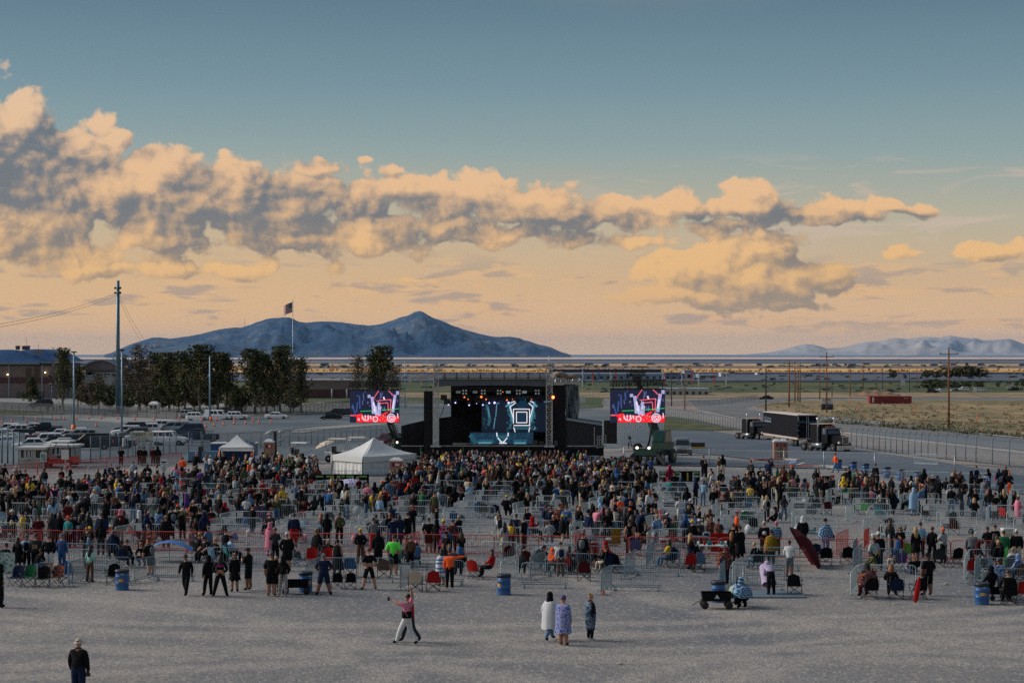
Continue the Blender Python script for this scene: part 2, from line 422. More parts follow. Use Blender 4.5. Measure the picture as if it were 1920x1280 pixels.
m_tan = ground_material('tan_field',fieldm([(.10,.12,.07),(.28,.21,.13),(.44,.32,.20)],.03))
m_gold = ground_material('golden_grass_painted_sun',fieldm([(.32,.20,.10),(.66,.42,.16),(.85,.55,.22)],.004,(1,.12,1)))  # dry grass gold, brightened to paint in the sunlight on the far fields
m_brush = ground_material('sage_brush',fieldm([(.08,.075,.09),(.17,.13,.12),(.42,.27,.15)],.004,(1,.10,1)))
m_bluefl = ground_material('wet_flats',fieldm([(.07,.09,.13),(.12,.14,.17),(.22,.22,.24)],.0012,(1,.08,1)))
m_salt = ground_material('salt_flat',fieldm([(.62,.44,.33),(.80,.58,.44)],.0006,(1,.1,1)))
def waterf(q,bs,P):
 bs.inputs['Base Color'].default_value = (.10,.17,.28,1); bs.inputs['Roughness'].default_value = .35; bs.inputs['Specular IOR Level'].default_value = .6
m_water = ground_material('lake_water',waterf)
m_water.node_tree.nodes['Principled BSDF'].inputs['Roughness'].default_value = .35
m_navy = ground_material('dark_shore',fieldm([(.012,.02,.06),(.03,.045,.10)],.001))
m_grass = ground_material('verge_grass',fieldm([(.03,.055,.02),(.07,.085,.035),(.20,.15,.09)],.25))
m_dryv = ground_material('dry_verge',fieldm([(.10,.10,.05),(.24,.19,.12),(.42,.32,.22)],.25))

# main ground sheet, follows the terrain out to the horizon
def sheet_rows(Ys,xf,name,mt,lift,nx=24,kind='structure'):
 vs = []; fs = []
 for j,Y in enumerate(Ys):
  a,b = xf(Y)
  for i in range(nx + 1):
   x = a + (b - a) * i / nx; vs.append((x,Y,gz(x,Y) + lift))
 for j in range(len(Ys) - 1):
  for i in range(nx):
   k = j * (nx + 1) + i; fs.append((k,k + 1,k + nx + 2,k + nx + 1))
 me = bpy.data.meshes.new(name); me.from_pydata(vs,[],fs); me.materials.append(mt); me.update()
 o = bpy.data.objects.new(name,me); link(o); o['kind'] = kind; return o
Ys = [-60,0,60,120,190,205,220,240,260,280,300,330,350,370,390,410,430,480,540,600,700,800,900,1000,1200,1400,2000,3000,4500,6000,9000,15000,30000,60000,78000]
sheet_rows(Ys,lambda Y: (-150 - max(Y,0) * .6,150 + max(Y,0) * .6),'ground',m_gravel,0,60)
def Yrow(py,px=960): return G(px,py).y
def band(name,py0,py1,mt,lift,x0=-60,x1=1980,n=4):
 """far strip of country between two photo rows"""
 a,b = Yrow(py1),Yrow(py0)
 Yl = [a + (b - a) * (i / n) for i in range(n + 1)] if b / a < 2 else [a * (b / a) ** (i / n) for i in range(n + 1)]
 wide = (x0 < 0,x1 > 1920)
 return sheet_rows(Yl,lambda Y: (((x0 if not wide[0] else -900) - 960) / F * Y,((x1 if not wide[1] else 2900) - 960) / F * Y),name,mt,lift,30)
def poly_region(name,poly,mt,lift,step=2.0,kind='structure',label=None):
 """patch of ground outlined in the photo, laid on the terrain"""
 pys = sorted(set([p[1] for p in poly])); y0,y1 = pys[0],pys[-1]
 rows = set(pys); y = y0
 while y < y1: rows.add(round(y,3)); y += step
 rows = sorted(rows); vs = []; fs = []; nx = 10; cnt = 0
 for y in rows:
  yy = min(max(y,y0 + .01),y1 - .01); xs = []
  for (xa,ya),(xb,yb) in zip(poly,poly[1:] + poly[:1]):
   if (ya <= yy < yb) or (yb <= yy < ya): xs.append(xa + (xb - xa) * (yy - ya) / (yb - ya))
  a,b = min(xs),max(xs)
  for i in range(nx + 1):
   g = G(a + (b - a) * i / nx,y); vs.append((g.x,g.y,g.z + lift))
  cnt += 1
 for j in range(cnt - 1):
  for i in range(nx):
   k = j * (nx + 1) + i; fs.append((k,k + nx + 1,k + nx + 2,k + 1))
 me = bpy.data.meshes.new(name); me.from_pydata(vs,[],fs); me.materials.append(mt); me.update()
 for p in me.polygons: pass
 o = bpy.data.objects.new(name,me); link(o); o['kind'] = kind
 if label: o['label'] = label
 return o
 # far country, row by row down from the horizon
band('salt_flat',664.6,667,m_water,.9); band('lake',667,669.5,m_water,.8)
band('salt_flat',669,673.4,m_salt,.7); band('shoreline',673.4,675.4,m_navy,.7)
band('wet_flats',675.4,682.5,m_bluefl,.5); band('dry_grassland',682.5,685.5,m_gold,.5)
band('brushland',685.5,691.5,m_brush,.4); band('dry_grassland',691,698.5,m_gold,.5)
band('dark_field',698,702,m_navy,.35,n=6); band('brushland',701.8,714,m_bluefl,.3)
band('crop_field',713.5,717.5,m_dgreen,.25); band('green_field',717,736,m_green,.2,n=10)
band('tan_field',735.5,746,m_tan,.15,n=8)
# left: car park asphalt and drives
poly_region('car_park',[(-40,772),(120,790),(240,790),(380,782),(470,778),(660,760),(800,752),(1000,760),(1180,770),(1240,800),(1160,840),(960,846),(700,862),(420,868),(-40,880)],m_asph,.03,3)
poly_region('park_drive',[(-40,744),(80,748),(160,750),(420,770),(560,764),(660,757),(660,766),(560,778),(420,786),(220,792),(-40,776)],m_conc,.05,2)
poly_region('lawn',[(-40,738),(60,742),(160,748),(300,760),(400,770),(560,764),(640,740),(560,735),(300,730),(-40,730)],m_grass,.04,2)
poly_region('lawn',[(-40,764),(60,770),(130,777),(60,779),(-40,777)],m_grass,.09,2)
poly_region('drive_lane',[(-40,752),(60,756),(200,768),(280,778),(160,776),(60,768),(-40,762)],m_asph,.09,2)
poly_region('lawn',[(560,740),(1000,736),(1130,742),(1130,764),(1000,768),(800,752),(690,756),(560,752)],m_green,.08,2)
poly_region('island_kerb',[(545,812),(552,806),(600,800),(740,792),(750,796),(610,806),(570,812)],m_conc,.10,1)
# right: roads
poly_region('gravel_yard',[(1140,742),(1420,742),(1500,756),(1700,786),(1920,812),(1990,820),(1990,880),(1700,866),(1500,842),(1240,800),(1150,770)],m_dirt,.04,2)
poly_region('highway',[(1290,750),(1345,749),(1420,746),(1560,742),(1440,754),(1400,764),(1470,776),(1600,786),(1760,803),(1990,824),(1990,852),(1760,828),(1560,806),(1400,786),(1310,768)],m_road2,.09,1.5)
poly_region('highway',[(1560,744),(1700,752),(1990,752),(1990,744),(1700,741),(1560,736)],m_road2,.09,1.5)
poly_region('dry_verge',[(1415,762),(1450,755),(1500,751),(1700,751),(1990,751),(1990,822),(1760,801),(1600,784),(1480,774)],m_dry,.12,1.5)
poly_region('service_road',[(1140,788),(1200,800),(1300,803),(1400,818),(1560,836),(1760,866),(1990,905),(1990,940),(1760,900),(1600,882),(1500,872),(1380,858),(1140,830)],m_road,.07,1.5)
poly_region('service_road',[(1150,858),(1250,856),(1440,868),(1570,874),(1600,882),(1500,878),(1300,874),(1150,874)],m_road,.08,1.5)
poly_region('verge',[(1200,790),(1255,781),(1300,786),(1360,800),(1395,806),(1330,808),(1240,806)],m_grass,.12,1)
poly_region('verge',[(1395,806),(1560,822),(1740,848),(1990,880),(1990,884),(1740,858),(1560,832),(1380,815)],m_dirt,.12,1.5)
m_paint_w = mat('road_paint_white',(.55,.56,.55),.8,var=.2); m_paint_r = mat('kerb_paint_red',(.45,.13,.13),.8,var=.25)
m_paint_y = mat('road_paint_yellow',(.6,.42,.1),.8,var=.2)
def line_mark(name,pts,wid,mt,lift=.13,h=.02):
 m = MB(); g = [G(*p) + Vector((0,0,lift)) for p in pts]
 for a,b in zip(g,g[1:]): m.bar(a,b,wid,h)
 o = m.build(name,mt); o['kind'] = 'structure'; return o
line_mark('road_line',[(1400,766),(1470,778),(1600,789),(1760,806),(1980,828)],.25,m_paint_w)
line_mark('road_line',[(1310,770),(1400,789),(1560,810),(1760,832),(1980,857)],.3,m_paint_w)
line_mark('kerb_line',[(1410,863.5),(1440,863),(1474,862.8)],.5,m_paint_r,.14,.12)
line_mark('kerb_line',[(1474,862.8),(1500,864.5)],.8,mat('kerb_concrete',(.42,.40,.37),.9,var=.15),.14,.12)
line_mark('kerb_line',[(1445,874.5),(1500,875),(1540,876)],.35,m_paint_r,.14,.12)
line_mark('kerb_line',[(1530,875.6),(1560,876.5),(1585,880)],1.3,_M['kerb_concrete'],.14,.12)
line_mark('road_line',[(1495,873),(1508,869.5)],.3,m_paint_w,.12)
line_mark('road_line',[(497,815),(500,811),(510,807),(540,803),(600,797),(740,790)],.2,m_paint_w,.10)
for k in range(7): line_mark('road_line',[(20 + k * 60,796 + k * .6),(52 + k * 60,793.5 + k * .6)],.15,m_paint_w,.08)

# ================================================================ MOUNTAINS AND HAZE
def interp(prof,x):
 if x <= prof[0][0]: return prof[0][1]
 for (a,ya),(b,yb) in zip(prof,prof[1:]):
  if x <= b: t = (x - a) / (b - a); return ya + (yb - ya) * (t)
 return prof[-1][1]
def mountain(name,prof,Y0,dep,mt,amp,fr,nxs,nys,smooth=False):
 x0,x1 = prof[0][0],prof[-1][0]; vs = []; fs = []
 for j in range(nys + 1):
  t = j / nys * 2 - 1  # -1 front foot .. 1 back foot
  for i in range(nxs + 1):
   px = x0 + (x1 - x0) * i / nxs
   yy = Y0 + t * dep
   top = (HZ + 1.2 - interp(prof,px)) / F * Y0
   X = (px - 960) / F * yy
   p = Vector((X / fr,yy / fr,0))
   r = 1 - abs(noise.noise(p * 1.0 + Vector((3,1,0)))) * 2
   r2 = 1 - abs(noise.noise(p * 2.3)) * 2; r3 = 1 - abs(noise.noise(p * 5.1)) * 2; r4 = noise.noise(p * 11)
   k = (1 - abs(t)) ** .85
   mod = (r * .5 + r2 * .3 + r3 * .18 + r4 * .08)
   hgt = max(0,top) * (k + amp * (mod - .35) * (1 - k) * 2.2 * min(1,k * 4)) + max(0,top) * (.014 * r4 + .05 * (r3 - .4) * (1 - k)) * k
   vs.append((X,yy,-33 + hgt + (30 if top > 0 else 0) * k))
 for j in range(nys):
  for i in range(nxs):
   k = j * (nxs + 1) + i; fs.append((k,k + 1,k + nxs + 2,k + nxs + 1))
 me = bpy.data.meshes.new(name); me.from_pydata(vs,[],fs); me.materials.append(mt)
 me.polygons.foreach_set('use_smooth',[smooth] * len(fs)); me.update()
 o = bpy.data.objects.new(name,me); link(o); o['kind'] = 'structure'; return o
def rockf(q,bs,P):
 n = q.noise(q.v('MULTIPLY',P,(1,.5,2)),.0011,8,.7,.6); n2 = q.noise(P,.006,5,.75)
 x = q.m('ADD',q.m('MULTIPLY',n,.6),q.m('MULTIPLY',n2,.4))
 q.put(bs.inputs['Base Color'],q.ramp(x,[(.38,(.012,.045,.105)),(.5,(.026,.070,.140)),(.60,(.11,.125,.15)),(.68,(.20,.18,.18))]))  # rock tones tinted blue: distance haze painted into the colour
m_rock_haze = ground_material('island_rock_painted_haze',rockf)
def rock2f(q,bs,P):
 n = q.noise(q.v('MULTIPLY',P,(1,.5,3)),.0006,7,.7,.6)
 q.put(bs.inputs['Base Color'],q.ramp(n,[(.4,(.30,.34,.37)),(.6,(.50,.45,.41))]))  # rock paled so that the haze over the far range is in its colour
m_rock2_haze = ground_material('far_range_rock_painted_haze',rock2f)
ISL = [(195,664),(210,660),(240,646),(262,639),(285,632),(300,631.5),(318,634),(350,630),(378,625),(400,619),(420,615),(440,613),(452,613),(470,608),(485,602),(500,597),(515,595),(541,594),(550,597),(560,602),(575,604),(600,601.5),(625,602),(645,604),(660,606),(690,609.5),(705,608),(715,606.5),(722,604),(735,599.5),(755,593),(768,589),(778,584.5),(786,581.5),(792,583),(800,588),(812,595),(830,601),(850,610),(868,616),(885,621),(905,626),(920,629.5),(935,631),(955,630),(975,633),(982,637),(990,638),(1010,645),(1022,647),(1035,651),(1050,658),(1063,662),(1070,664)]
mountain('island_mountain',ISL,25000,3800,m_rock_haze,.58,1000,300,60,True)
mountain('island_mountain',[(200,664),(280,655),(330,648),(372,640),(400,636),(430,640),(480,650),(560,664)],21500,1800,m_rock_haze,.6,700,110,26,True)
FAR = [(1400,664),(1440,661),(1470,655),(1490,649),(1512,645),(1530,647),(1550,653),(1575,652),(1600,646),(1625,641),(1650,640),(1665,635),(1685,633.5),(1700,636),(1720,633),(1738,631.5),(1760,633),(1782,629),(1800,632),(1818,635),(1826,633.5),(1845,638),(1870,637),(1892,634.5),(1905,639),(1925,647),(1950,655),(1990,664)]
mountain('far_range',FAR,52000,5500,m_rock2_haze,.6,2200,170,30,True)
hz = MB(); hz.box((-45000,-70,-36),(45000,76000,640))
hm = bpy.data.materials.new('haze'); hm.use_nodes = True; hm.node_tree.nodes.clear(); q = NT(hm.node_tree)
pv = q.new('ShaderNodeVolumePrincipled'); pv.inputs['Density'].default_value = .9e-5; pv.inputs['Color'].default_value = (.32,.60,1.0,1)
pv.inputs['Anisotropy'].default_value = 0.2
ho = q.new('ShaderNodeOutputMaterial'); q.l.new(pv.outputs[0],ho.inputs['Volume'])
haze = hz.build('haze',hm); haze['kind'] = 'stuff'; haze['label'] = 'thin evening haze over the plain'
# ================================================================ MATERIALS FOR BUILT THINGS
m_black = mat('black_cloth',(.006,.006,.008),.9,var=.3,scale=3)
m_blackm = mat('black_metal',(.012,.013,.015),.5)
m_alu = mat('aluminium',(.42,.44,.46),.4,.6,var=.2,scale=3)
m_galv = mat('galvanised_steel',(.36,.42,.46),.45,.5,var=.15,scale=5)
m_white = mat('white_vinyl',(.66,.68,.66),.6,var=.06,scale=2)
m_wpaint = mat('white_paint',(.70,.71,.70),.35,var=.04)
m_glass = mat('dark_glass',(.012,.018,.025),.12)
m_rub = mat('rubber',(.012,.012,.013),.8)
m_chrome = mat('chrome',(.62,.62,.62),.18,.9)
m_red = mat('red_lamp',(.5,.02,.015),.3,emit=(1,.05,.02),estr=.25)
m_head = mat('headlamp_glass',(.75,.75,.72),.15)
m_amber = mat('amber_lamp',(.8,.3,.04),.3)
m_orange = mat('orange_plastic',(.85,.16,.02),.5)
m_wood = mat('creosoted_wood',(.20,.085,.035),.85,var=.45,scale=4)
m_woodd = mat('dark_wood',(.035,.028,.025),.85,var=.4,scale=4)
m_wire = mat('wire',(.05,.05,.055),.5,.5)
m_navyc = mat('navy_fabric',(.012,.03,.09),.85)
m_brick = mat('tan_block',(.21,.165,.155),.9,var=.10,scale=.8)
m_band = mat('maroon_block_band',(.10,.045,.045),.9,var=.15,scale=.8)
m_bluer = mat('blue_metal_roof',(.012,.065,.18),.5,.2,var=.12,scale=.4)
def emi(name,col,s=1.0):
 return mat(name,tuple(min(.8,c * .3) for c in col),.5,emit=col,estr=s)
def transp(name,col,a,stripes=None):
 if name in _M: return _M[name]
 m = bpy.data.materials.new(name); m.use_nodes = True; q = NT(m.node_tree); bs = m.node_tree.nodes['Principled BSDF']
 bs.inputs['Base Color'].default_value = (*col,1); bs.inputs['Roughness'].default_value = .6
 if stripes:
  P = q.new('ShaderNodeTexCoord').outputs['Object']; s3 = q.sep(P)
  u = q.m('ADD',q.m('ADD',s3[0],s3[1]),s3[2]); v = q.m('SUBTRACT',q.m('ADD',s3[0],s3[1]),s3[2])
  g = q.m('MAXIMUM',q.m('GREATER_THAN',q.m('FRACT',q.m('MULTIPLY',u,stripes)),1 - a),q.m('GREATER_THAN',q.m('FRACT',q.m('MULTIPLY',v,stripes)),1 - a))
  q.put(bs.inputs['Alpha'],g)
 else: bs.inputs['Alpha'].default_value = a
 _M[name] = m; return m
m_chain = transp('chain_link',(.10,.15,.19),.16,9.0)
_TC = {}
def text_mesh(s,size=1.0,ext=.004,shear=0,bold=0):
 k = (s,size,shear,bold)
 if k in _TC: return _TC[k]
 c = bpy.data.curves.new('lettering','FONT'); c.body = s; c.size = size; c.extrude = ext; c.align_x = 'CENTER'; c.align_y = 'CENTER'; c.resolution_u = 2; c.shear = shear; c.offset = bold
 o = bpy.data.objects.new('lettering',c); COL.objects.link(o)
 dg = bpy.context.evaluated_depsgraph_get(); me = bpy.data.meshes.new_from_object(o.evaluated_get(dg))
 bpy.data.objects.remove(o); _TC[k] = me; return me
def lettering(s,size,mt,parent,loc,rot=(PI / 2,0,0),shear=0,bold=0,scale=None):
 me = text_mesh(s,size,.004,shear,bold)
 if not me.materials: me.materials.append(None)
 return shared('lettering',me,parent,[mt],loc,rot,scale)

 # ================================================================ BUILDINGS ON THE LEFT
def wallbox(parent,name,a,b,mt): m = MB(); m.box(a,b); return m.build(name,mt,parent)
gY = G(40,748).y; s = ppm(gY)
def X(px,Y): return (px - 960) / F * Y
def Zp(py,Y,px=960): return at(px,py,Y).z
Yb = gY + 18; zb = gz(0,Yb)
hall = empty('sports_hall',(X(40,Yb),Yb,zb),0,'big tan block hall with blue curved roof and maroon band','building')
def HX(px): return X(px,Yb) - X(40,Yb)
def HZt(py): return Zp(py,Yb) - zb
m = MB(); m.box((HX(-120),0,-1),(HX(97),45,HZt(682))); m.build('wall',m_brick,hall)
m = MB(); m.box((HX(-120),-.25,HZt(718)),(HX(97) + .25,45.2,HZt(707))); m.build('wall_band',m_band,hall)
m = MB(); m.box((HX(-120),-.12,HZt(681) - .9),(HX(97) + .12,45.1,HZt(681))); m.build('painted_eave_shadow',m_blackm,hall)  # black strip standing in for the shade below the eave
# barrel roofs: arc from left over to the eave
def arc_roof(x0,xt,x1,zt,ze,y0,y1,parent,name='roof',th=.5):
 m = MB(); n = 22; top = []
 for i in range(n + 1):
  x = x0 + (x1 - x0) * i / n; t = (x - xt) / (x1 - xt) if x > xt else (x - xt) / (xt - x0)
  top.append((x,zt - (zt - ze) * abs(t) ** 1.8))
 m.prism(top + [(x,z - th) for x,z in reversed(top)],y0,y1)
 return m.build(name,m_bluer,parent)
def barrel_roof(x0,xt,x1,zt,ze,y0,y1,y2):
 m = MB(); n = 24; rows = []
 for i in range(n + 1):
  x = x0 + (x1 - x0) * i / n; t = (x - xt) / (x1 - xt) if x > xt else (x - xt) / (xt - x0); h_ = (zt - ze) * (1 - abs(t) ** 1.8)
  rows.append([(x,y0,ze - .15)] + [(x,y0 + (y1 - y0) * j / 5,ze + h_ * math.sin(j / 5 * PI / 2)) for j in range(6)] + [(x,y2,ze + h_),(x,y2,ze - .15)])
 m.loft(rows,True,True,False); return m.build('roof',m_bluer,hall)
barrel_roof(HX(-150),HX(0),HX(76),HZt(655),HZt(679),-1.4,11,14)
barrel_roof(HX(-60),HX(40),HX(104),HZt(654),HZt(677),14.2,22,45)
m = MB(); m.box((HX(-120),-1.6,HZt(683)),(HX(76),-1.35,HZt(679))); m.build('gutter',mat('blue_grey_gutter',(.16,.22,.26),.5),hall)
m = MB(); m.box((HX(76),-.5,HZt(681)),(HX(104),-.2,HZt(677.5))); m.build('gutter',_M['blue_grey_gutter'],hall)
for px in (17,29.5,36):
 m = MB(); m.lathe([(.55,0),(.75,.1),(.85,1.2),(.95,1.25),(.95,1.4),(.3,1.45)],12,(HX(px),12,HZt(655.5))); m.build('roof_vent',mat('vent_metal',(.25,.24,.24),.5,.4),hall)
m = MB(); m.box((HX(52),10,HZt(664)),(HX(62),13,HZt(656.5))); m.build('stair_tower',mat('tan_panel',(.26,.22,.2),.8),hall)
for px,py in ((33.5,632),(56.5,645)):
 m = MB(); m.tube([(HX(px),12,HZt(657)),(HX(px),12,HZt(py))],.06,5); m.build('aerial',m_wire,hall)
for px in (17.5,79.5):
 m = MB(); m.box((HX(px) - .15,-.45,.3),(HX(px) + .15,-.28,HZt(684))); m.build('downpipe',mat('pale_pipe',(.34,.40,.45),.5),hall)
for px,y0,y1 in ((54,690,732),(69.5,686,712)):
 m = MB(); m.box((HX(px) - .8,-.3,HZt(y1)),(HX(px) + .8,-.05,HZt(y0))); m.build('window',m_glass,hall)
for px,py in ((15,702),(85.5,698)):
 m = MB(); m.lathe([(.1,-.15),(.24,-.05),(.24,.08),(.1,.18)],8,(HX(px),-.5,HZt(py))); m.build('wall_lamp',emi('warm_lamp',(1,.78,.35),7),hall)
for (px0,px1,lab) in ((32,83,'black picket fence in front of the tan hall'),):
 f = empty('picket_fence',GP(px0,gY + 8),0,lab,'fence'); L = X(px1,gY + 8) - X(px0,gY + 8)
 m = MB(); m.box((0,-.03,2.1),(L,.03,2.2)); m.box((0,-.03,.2),(L,.03,.3)); m.build('rail',m_blackm,f)
 me = None
 for i in range(28):
  if me is None:
   m = MB(); m.box((-.09,-.04,0),(.09,.04,2.35)); o = m.build('picket',m_blackm,f,(0,0,0)); me = o.data
  else: shared('picket',me,f,None,(i * L / 27,0,0))
  # second, smaller arched building with blue roof
Y2 = gY + 60; z2 = gz(0,Y2)
b2 = empty('arched_pavilion',(X(190,Y2),Y2,z2),0,'lower building with pale rimmed arched gable behind the trees','building')
def BX(px): return X(px,Y2) - X(190,Y2)
def BZ(py): return Zp(py,Y2) - z2
n = 18; arc = []
for i in range(n + 1):
 t = i / n * 2 - 1; arc.append((BX(190 + t * 40),BZ(676 + 18 * abs(t) ** 2)))
m = MB(); m.prism(arc + [(BX(230),BZ(694)),(BX(150),BZ(694))],0,.6); m.build('gable',m_brick,b2)
m = MB(); m.box((BX(160),.5,-.5),(BX(300),40,BZ(694))); m.build('wall',m_brick,b2)
m = MB(); m.prism([(x,z + .35) for x,z in arc] + [(x,z) for x,z in reversed(arc)],-.8,40); m.build('roof',m_bluer,b2)
m = MB()
for (xa,za),(xb,zb_) in zip(arc,arc[1:]): m.bar((xa,-.85,za + .3),(xb,-.85,zb_ + .3),.25,.5)
m.build('roof_rim',mat('pale_blue_rim',(.30,.38,.44),.5),b2)
arc_roof(BX(236),BX(262),BX(308),BZ(676),BZ(690),4,30,b2)
m = MB(); m.box((BX(166),-.2,BZ(702)),(BX(172),.1,BZ(697))); m.build('window',m_glass,b2)
m = MB(); m.box((BX(190),-6,BZ(700)),(BX(300),0,BZ(698.5))); m.build('canopy',mat('pale_blue_rim',(.3,.38,.44)),b2)
for px in (196,215,240):
 m = MB(); m.tube([(BX(px),-5.8,-.5),(BX(px),-5.8,BZ(700))],.15,6); m.build('canopy_post',m_galv,b2)
lb = empty('low_white_building',GP(110,gY + 45),0,'low white building between the hall and the pavilion','building')
m = MB(); m.box((-4,0,0),(18,10,Zp(705,gY + 45) - lb.location.z)); m.build('wall',mat('white_stucco',(.42,.45,.47),.8,var=.08),lb)
m = MB(); m.box((-4.2,-.3,Zp(705,gY + 45) - lb.location.z),(18.2,10.3,Zp(704,gY + 45) - lb.location.z + .1)); m.build('roof',m_galv,lb)
# long low tan building behind the left video screen
Y3 = G(650,748).y + 12
b3 = empty('long_low_building',(X(560,Y3),Y3,gz(0,Y3)),0,'long low tan and maroon building behind the left video screen','building')
def CX(px): return X(px,Y3) - X(560,Y3)
def CZz(py): return Zp(py,Y3) - gz(0,Y3)
m = MB(); m.box((CX(556),0,CZz(730)),(CX(668),16,CZz(713.5))); m.build('wall',m_brick,b3)
m = MB(); m.box((CX(557),.1,-.5),(CX(668),15.8,CZz(730) - .02)); m.build('lower_wall',m_band,b3)
m = MB(); m.box((CX(555),-.3,CZz(713.5)),(CX(669),16.3,CZz(711.5))); m.build('parapet',mat('pale_parapet',(.45,.43,.42),.7),b3)
for px in (623,651):
 m = MB(); m.tube([(CX(px),-1.2,-.5),(CX(px),-1.2,CZz(729))],.28,8); m.build('column',mat('pale_pipe',(.34,.4,.45)),b3)
m = MB(); m.box((CX(637),2,CZz(711.5)),(CX(641),4,CZz(709))); m.build('roof_vent',_M['vent_metal'],b3)
m = MB(); m.box((CX(573),-.15,.2),(CX(578),0,2.6)); m.build('door',m_glass,b3)

# ticket booth: two small huts
def booth(px0,px1,py0,py1,lab,wins):
 g = G(px0,py1); Yq = g.y; k = Yq / F
 b = empty('ticket_booth',g,math.radians(-4),lab,'booth')
 W = (px1 - px0) * k; H = (py1 - py0) * k
 m = MB(); m.box((0,0,0),(W,2.6,H - .18)); m.build('wall',mat('cream_panel',(.40,.41,.37),.8,var=.08,scale=2),b)
 m = MB(); m.box((-.25,-.35,H - .18),(W + .25,2.9,H + .02)); m.build('roof',mat('pale_roof',(.52,.53,.52),.6),b)
 for (a,c) in wins:
  m = MB(); m.box((W * a,-.05,H * .46),(W * c,-.01,H * .90)); f = m.build('window',mat('window_frame_white',(.6,.62,.62),.5),b)
  m = MB(); m.box((W * a + .08,-.08,H * .46 + .07),(W * c - .08,-.052,H * .90 - .07)); m.build('pane',m_glass,f)
 m = MB(); m.box((W * .15,-.4,H * .40),(W * .45,-.01,H * .43)); m.build('counter',m_galv,b)
booth(36,83,838,877,'cream ticket booth with sliding windows and blue gate at its side',((.04,.23),(.26,.38),(.41,.52),(.64,.95)))
booth(86,138,834,868,'second cream ticket booth, behind the red buggy',((.04,.17),(.2,.36),(.38,.52),(.56,.68),(.8,.97)))
def board(px,py,wpx,hpx,basepy,lab,mt,texts=(),name='sign_board',posts=1,cat='sign',rz=0):
 g = G(px,basepy); k = g.y / F
 b = empty(name,g,rz,lab,cat); W = wpx * k; H = hpx * k; z1 = (basepy - py) * k
 m = MB(); m.box((-W / 2,-.04,z1 - H),(W / 2,.04,z1)); m.build('panel',mt,b)
 for i in range(posts):
  x = 0 if posts == 1 else (-W * .4 + i * W * .8 / (posts - 1)); m = MB(); m.box((x - .06,.045,0),(x + .06,.14,z1 - H * .1)); m.build('post',m_galv,b)
 for (t,sz,dx,dz,tm) in texts: lettering(t,sz * k,tm,b,(dx * k,-.055,z1 - H / 2 + dz * k))
 return b
m_ink = mat('black_ink',(.012,.012,.014),.6); m_cream = mat('cream_sign',(.62,.58,.42),.6); m_gold = mat('gold_ink',(.55,.36,.08),.6)
tsg = board(266,809,44,10.5,856,'cream sign board reading TICKET C on grey posts',m_cream,(('TICKET',7.4,-5,0,m_ink),('C',7.4,17,0,m_ink)),posts=4)
gtk = tsg.location.y / F
m = MB(); m.box((-17 * gtk,-.05,35 * gtk),(21 * gtk,.03,31.5 * gtk)); m.build('lower_panel',m_white,tsg)
m = MB(); m.box((-12 * gtk,-.07,34 * gtk),(12 * gtk,-.055,32.7 * gtk)); m.build('lettering_strip',m_gold,tsg)
for i in range(2):
 m = MB(); m.box(((14 + i * 4) * gtk,-.12,(27.5) * gtk),((18 + i * 4) * gtk - .04,-.06,36.5 * gtk)); m.build('arrow_panel',m_white,tsg)
 m = MB(); m.box(((15 + i * 4) * gtk,-.14,29 * gtk),((17 + i * 4) * gtk,-.125,30.5 * gtk)); m.build('arrow',m_ink,tsg)
board(81.5,848,12,17,878,'white poster board with green map beside the booth',m_white,name='poster_board')
gg = G(81.5,878); kk = gg.y / F
pst = bpy.data.objects['poster_board']; m = MB(); m.box((-4.6 * kk,-.06,14.5 * kk),(4.6 * kk,-.045,28 * kk)); m.build('poster',fabric('map_print',[(.42,.48,.45),(.08,.30,.26),(.35,.45,.42),(.05,.2,.2)],2.5),pst)
board(122,843,14,18,880,'blank white square board on a post by the buggy',m_white,name='blank_board')
board(39.5,811,14,14,840,'grey diamond backed road sign by the parked cars',m_galv,name='road_sign')
board(93,820,8,5,838,'small white arrow sign between the parked cars',m_white,name='small_sign')
board(307,861,12.5,20,892,'white notice easel with black heading by the barriers',m_white,name='notice_board')
nb = bpy.data.objects['notice_board']; kk = nb.location.y / F
m = MB(); m.box((-4.5 * kk,-.06,25 * kk),(4.5 * kk,-.045,27.5 * kk)); m.build('heading',m_ink,nb)
m = MB()
for i in range(5): m.box((-4 * kk,-.06,(22.5 - i * 3) * kk),(3.5 * kk,-.045,(23.2 - i * 3) * kk))
m.build('text_lines',m_ink,nb)

# sign of the motor park
um = board(1551,746,22,11,773,'white and navy roadside sign reading UMC WEST GATE',m_white,(('UMC',7.2,0,1.6,m_ink),('WEST GATE',2.6,0,-3.4,m_navyc)),posts=2,name='road_sign')
kk = um.location.y / F
m = MB(); m.box((-11 * kk,-.045,5 * kk),(11 * kk,.035,15.9 * kk)); m.build('lower_panel',mat('navy_panel',(.008,.018,.035),.5),um)
m = MB(); m.box((-10 * kk,-.06,12.3 * kk),(-6 * kk,-.047,14 * kk)); m.box((0,-.06,11.5 * kk),(5 * kk,-.047,14.5 * kk)); m.box((7 * kk,-.06,12 * kk),(9.5 * kk,-.047,14.2 * kk)); m.build('blue_print',mat('blue_print',(.02,.13,.30),.5),um)
m = MB(); m.prism([(1.4 * kk,25.4 * kk),(4.4 * kk,25.4 * kk),(1.6 * kk,21 * kk)],-.062,-.05); m.build('red_mark',mat('red_print',(.55,.03,.03),.5),um)
for px,py,bp,w_,h_,lab in ((1693,712,727,7,10,'small white double road sign by the far junction'),(1280,725.5,741,17,5,'pale blank sign frame beside the dirt road'),(1090,743,758,15,12,'white notice board right of the stage tarpaulin'),(1133,752,762,9,6,'low white sign left of the right video screen'),
(757,744,762,12,10,'white striped sign on the lawn left of the stage'),(1828,725,738,6,9,'white sign near the far parked cars')):
 board(px,py,w_,h_,bp,lab,m_white,name='road_sign',posts=2)
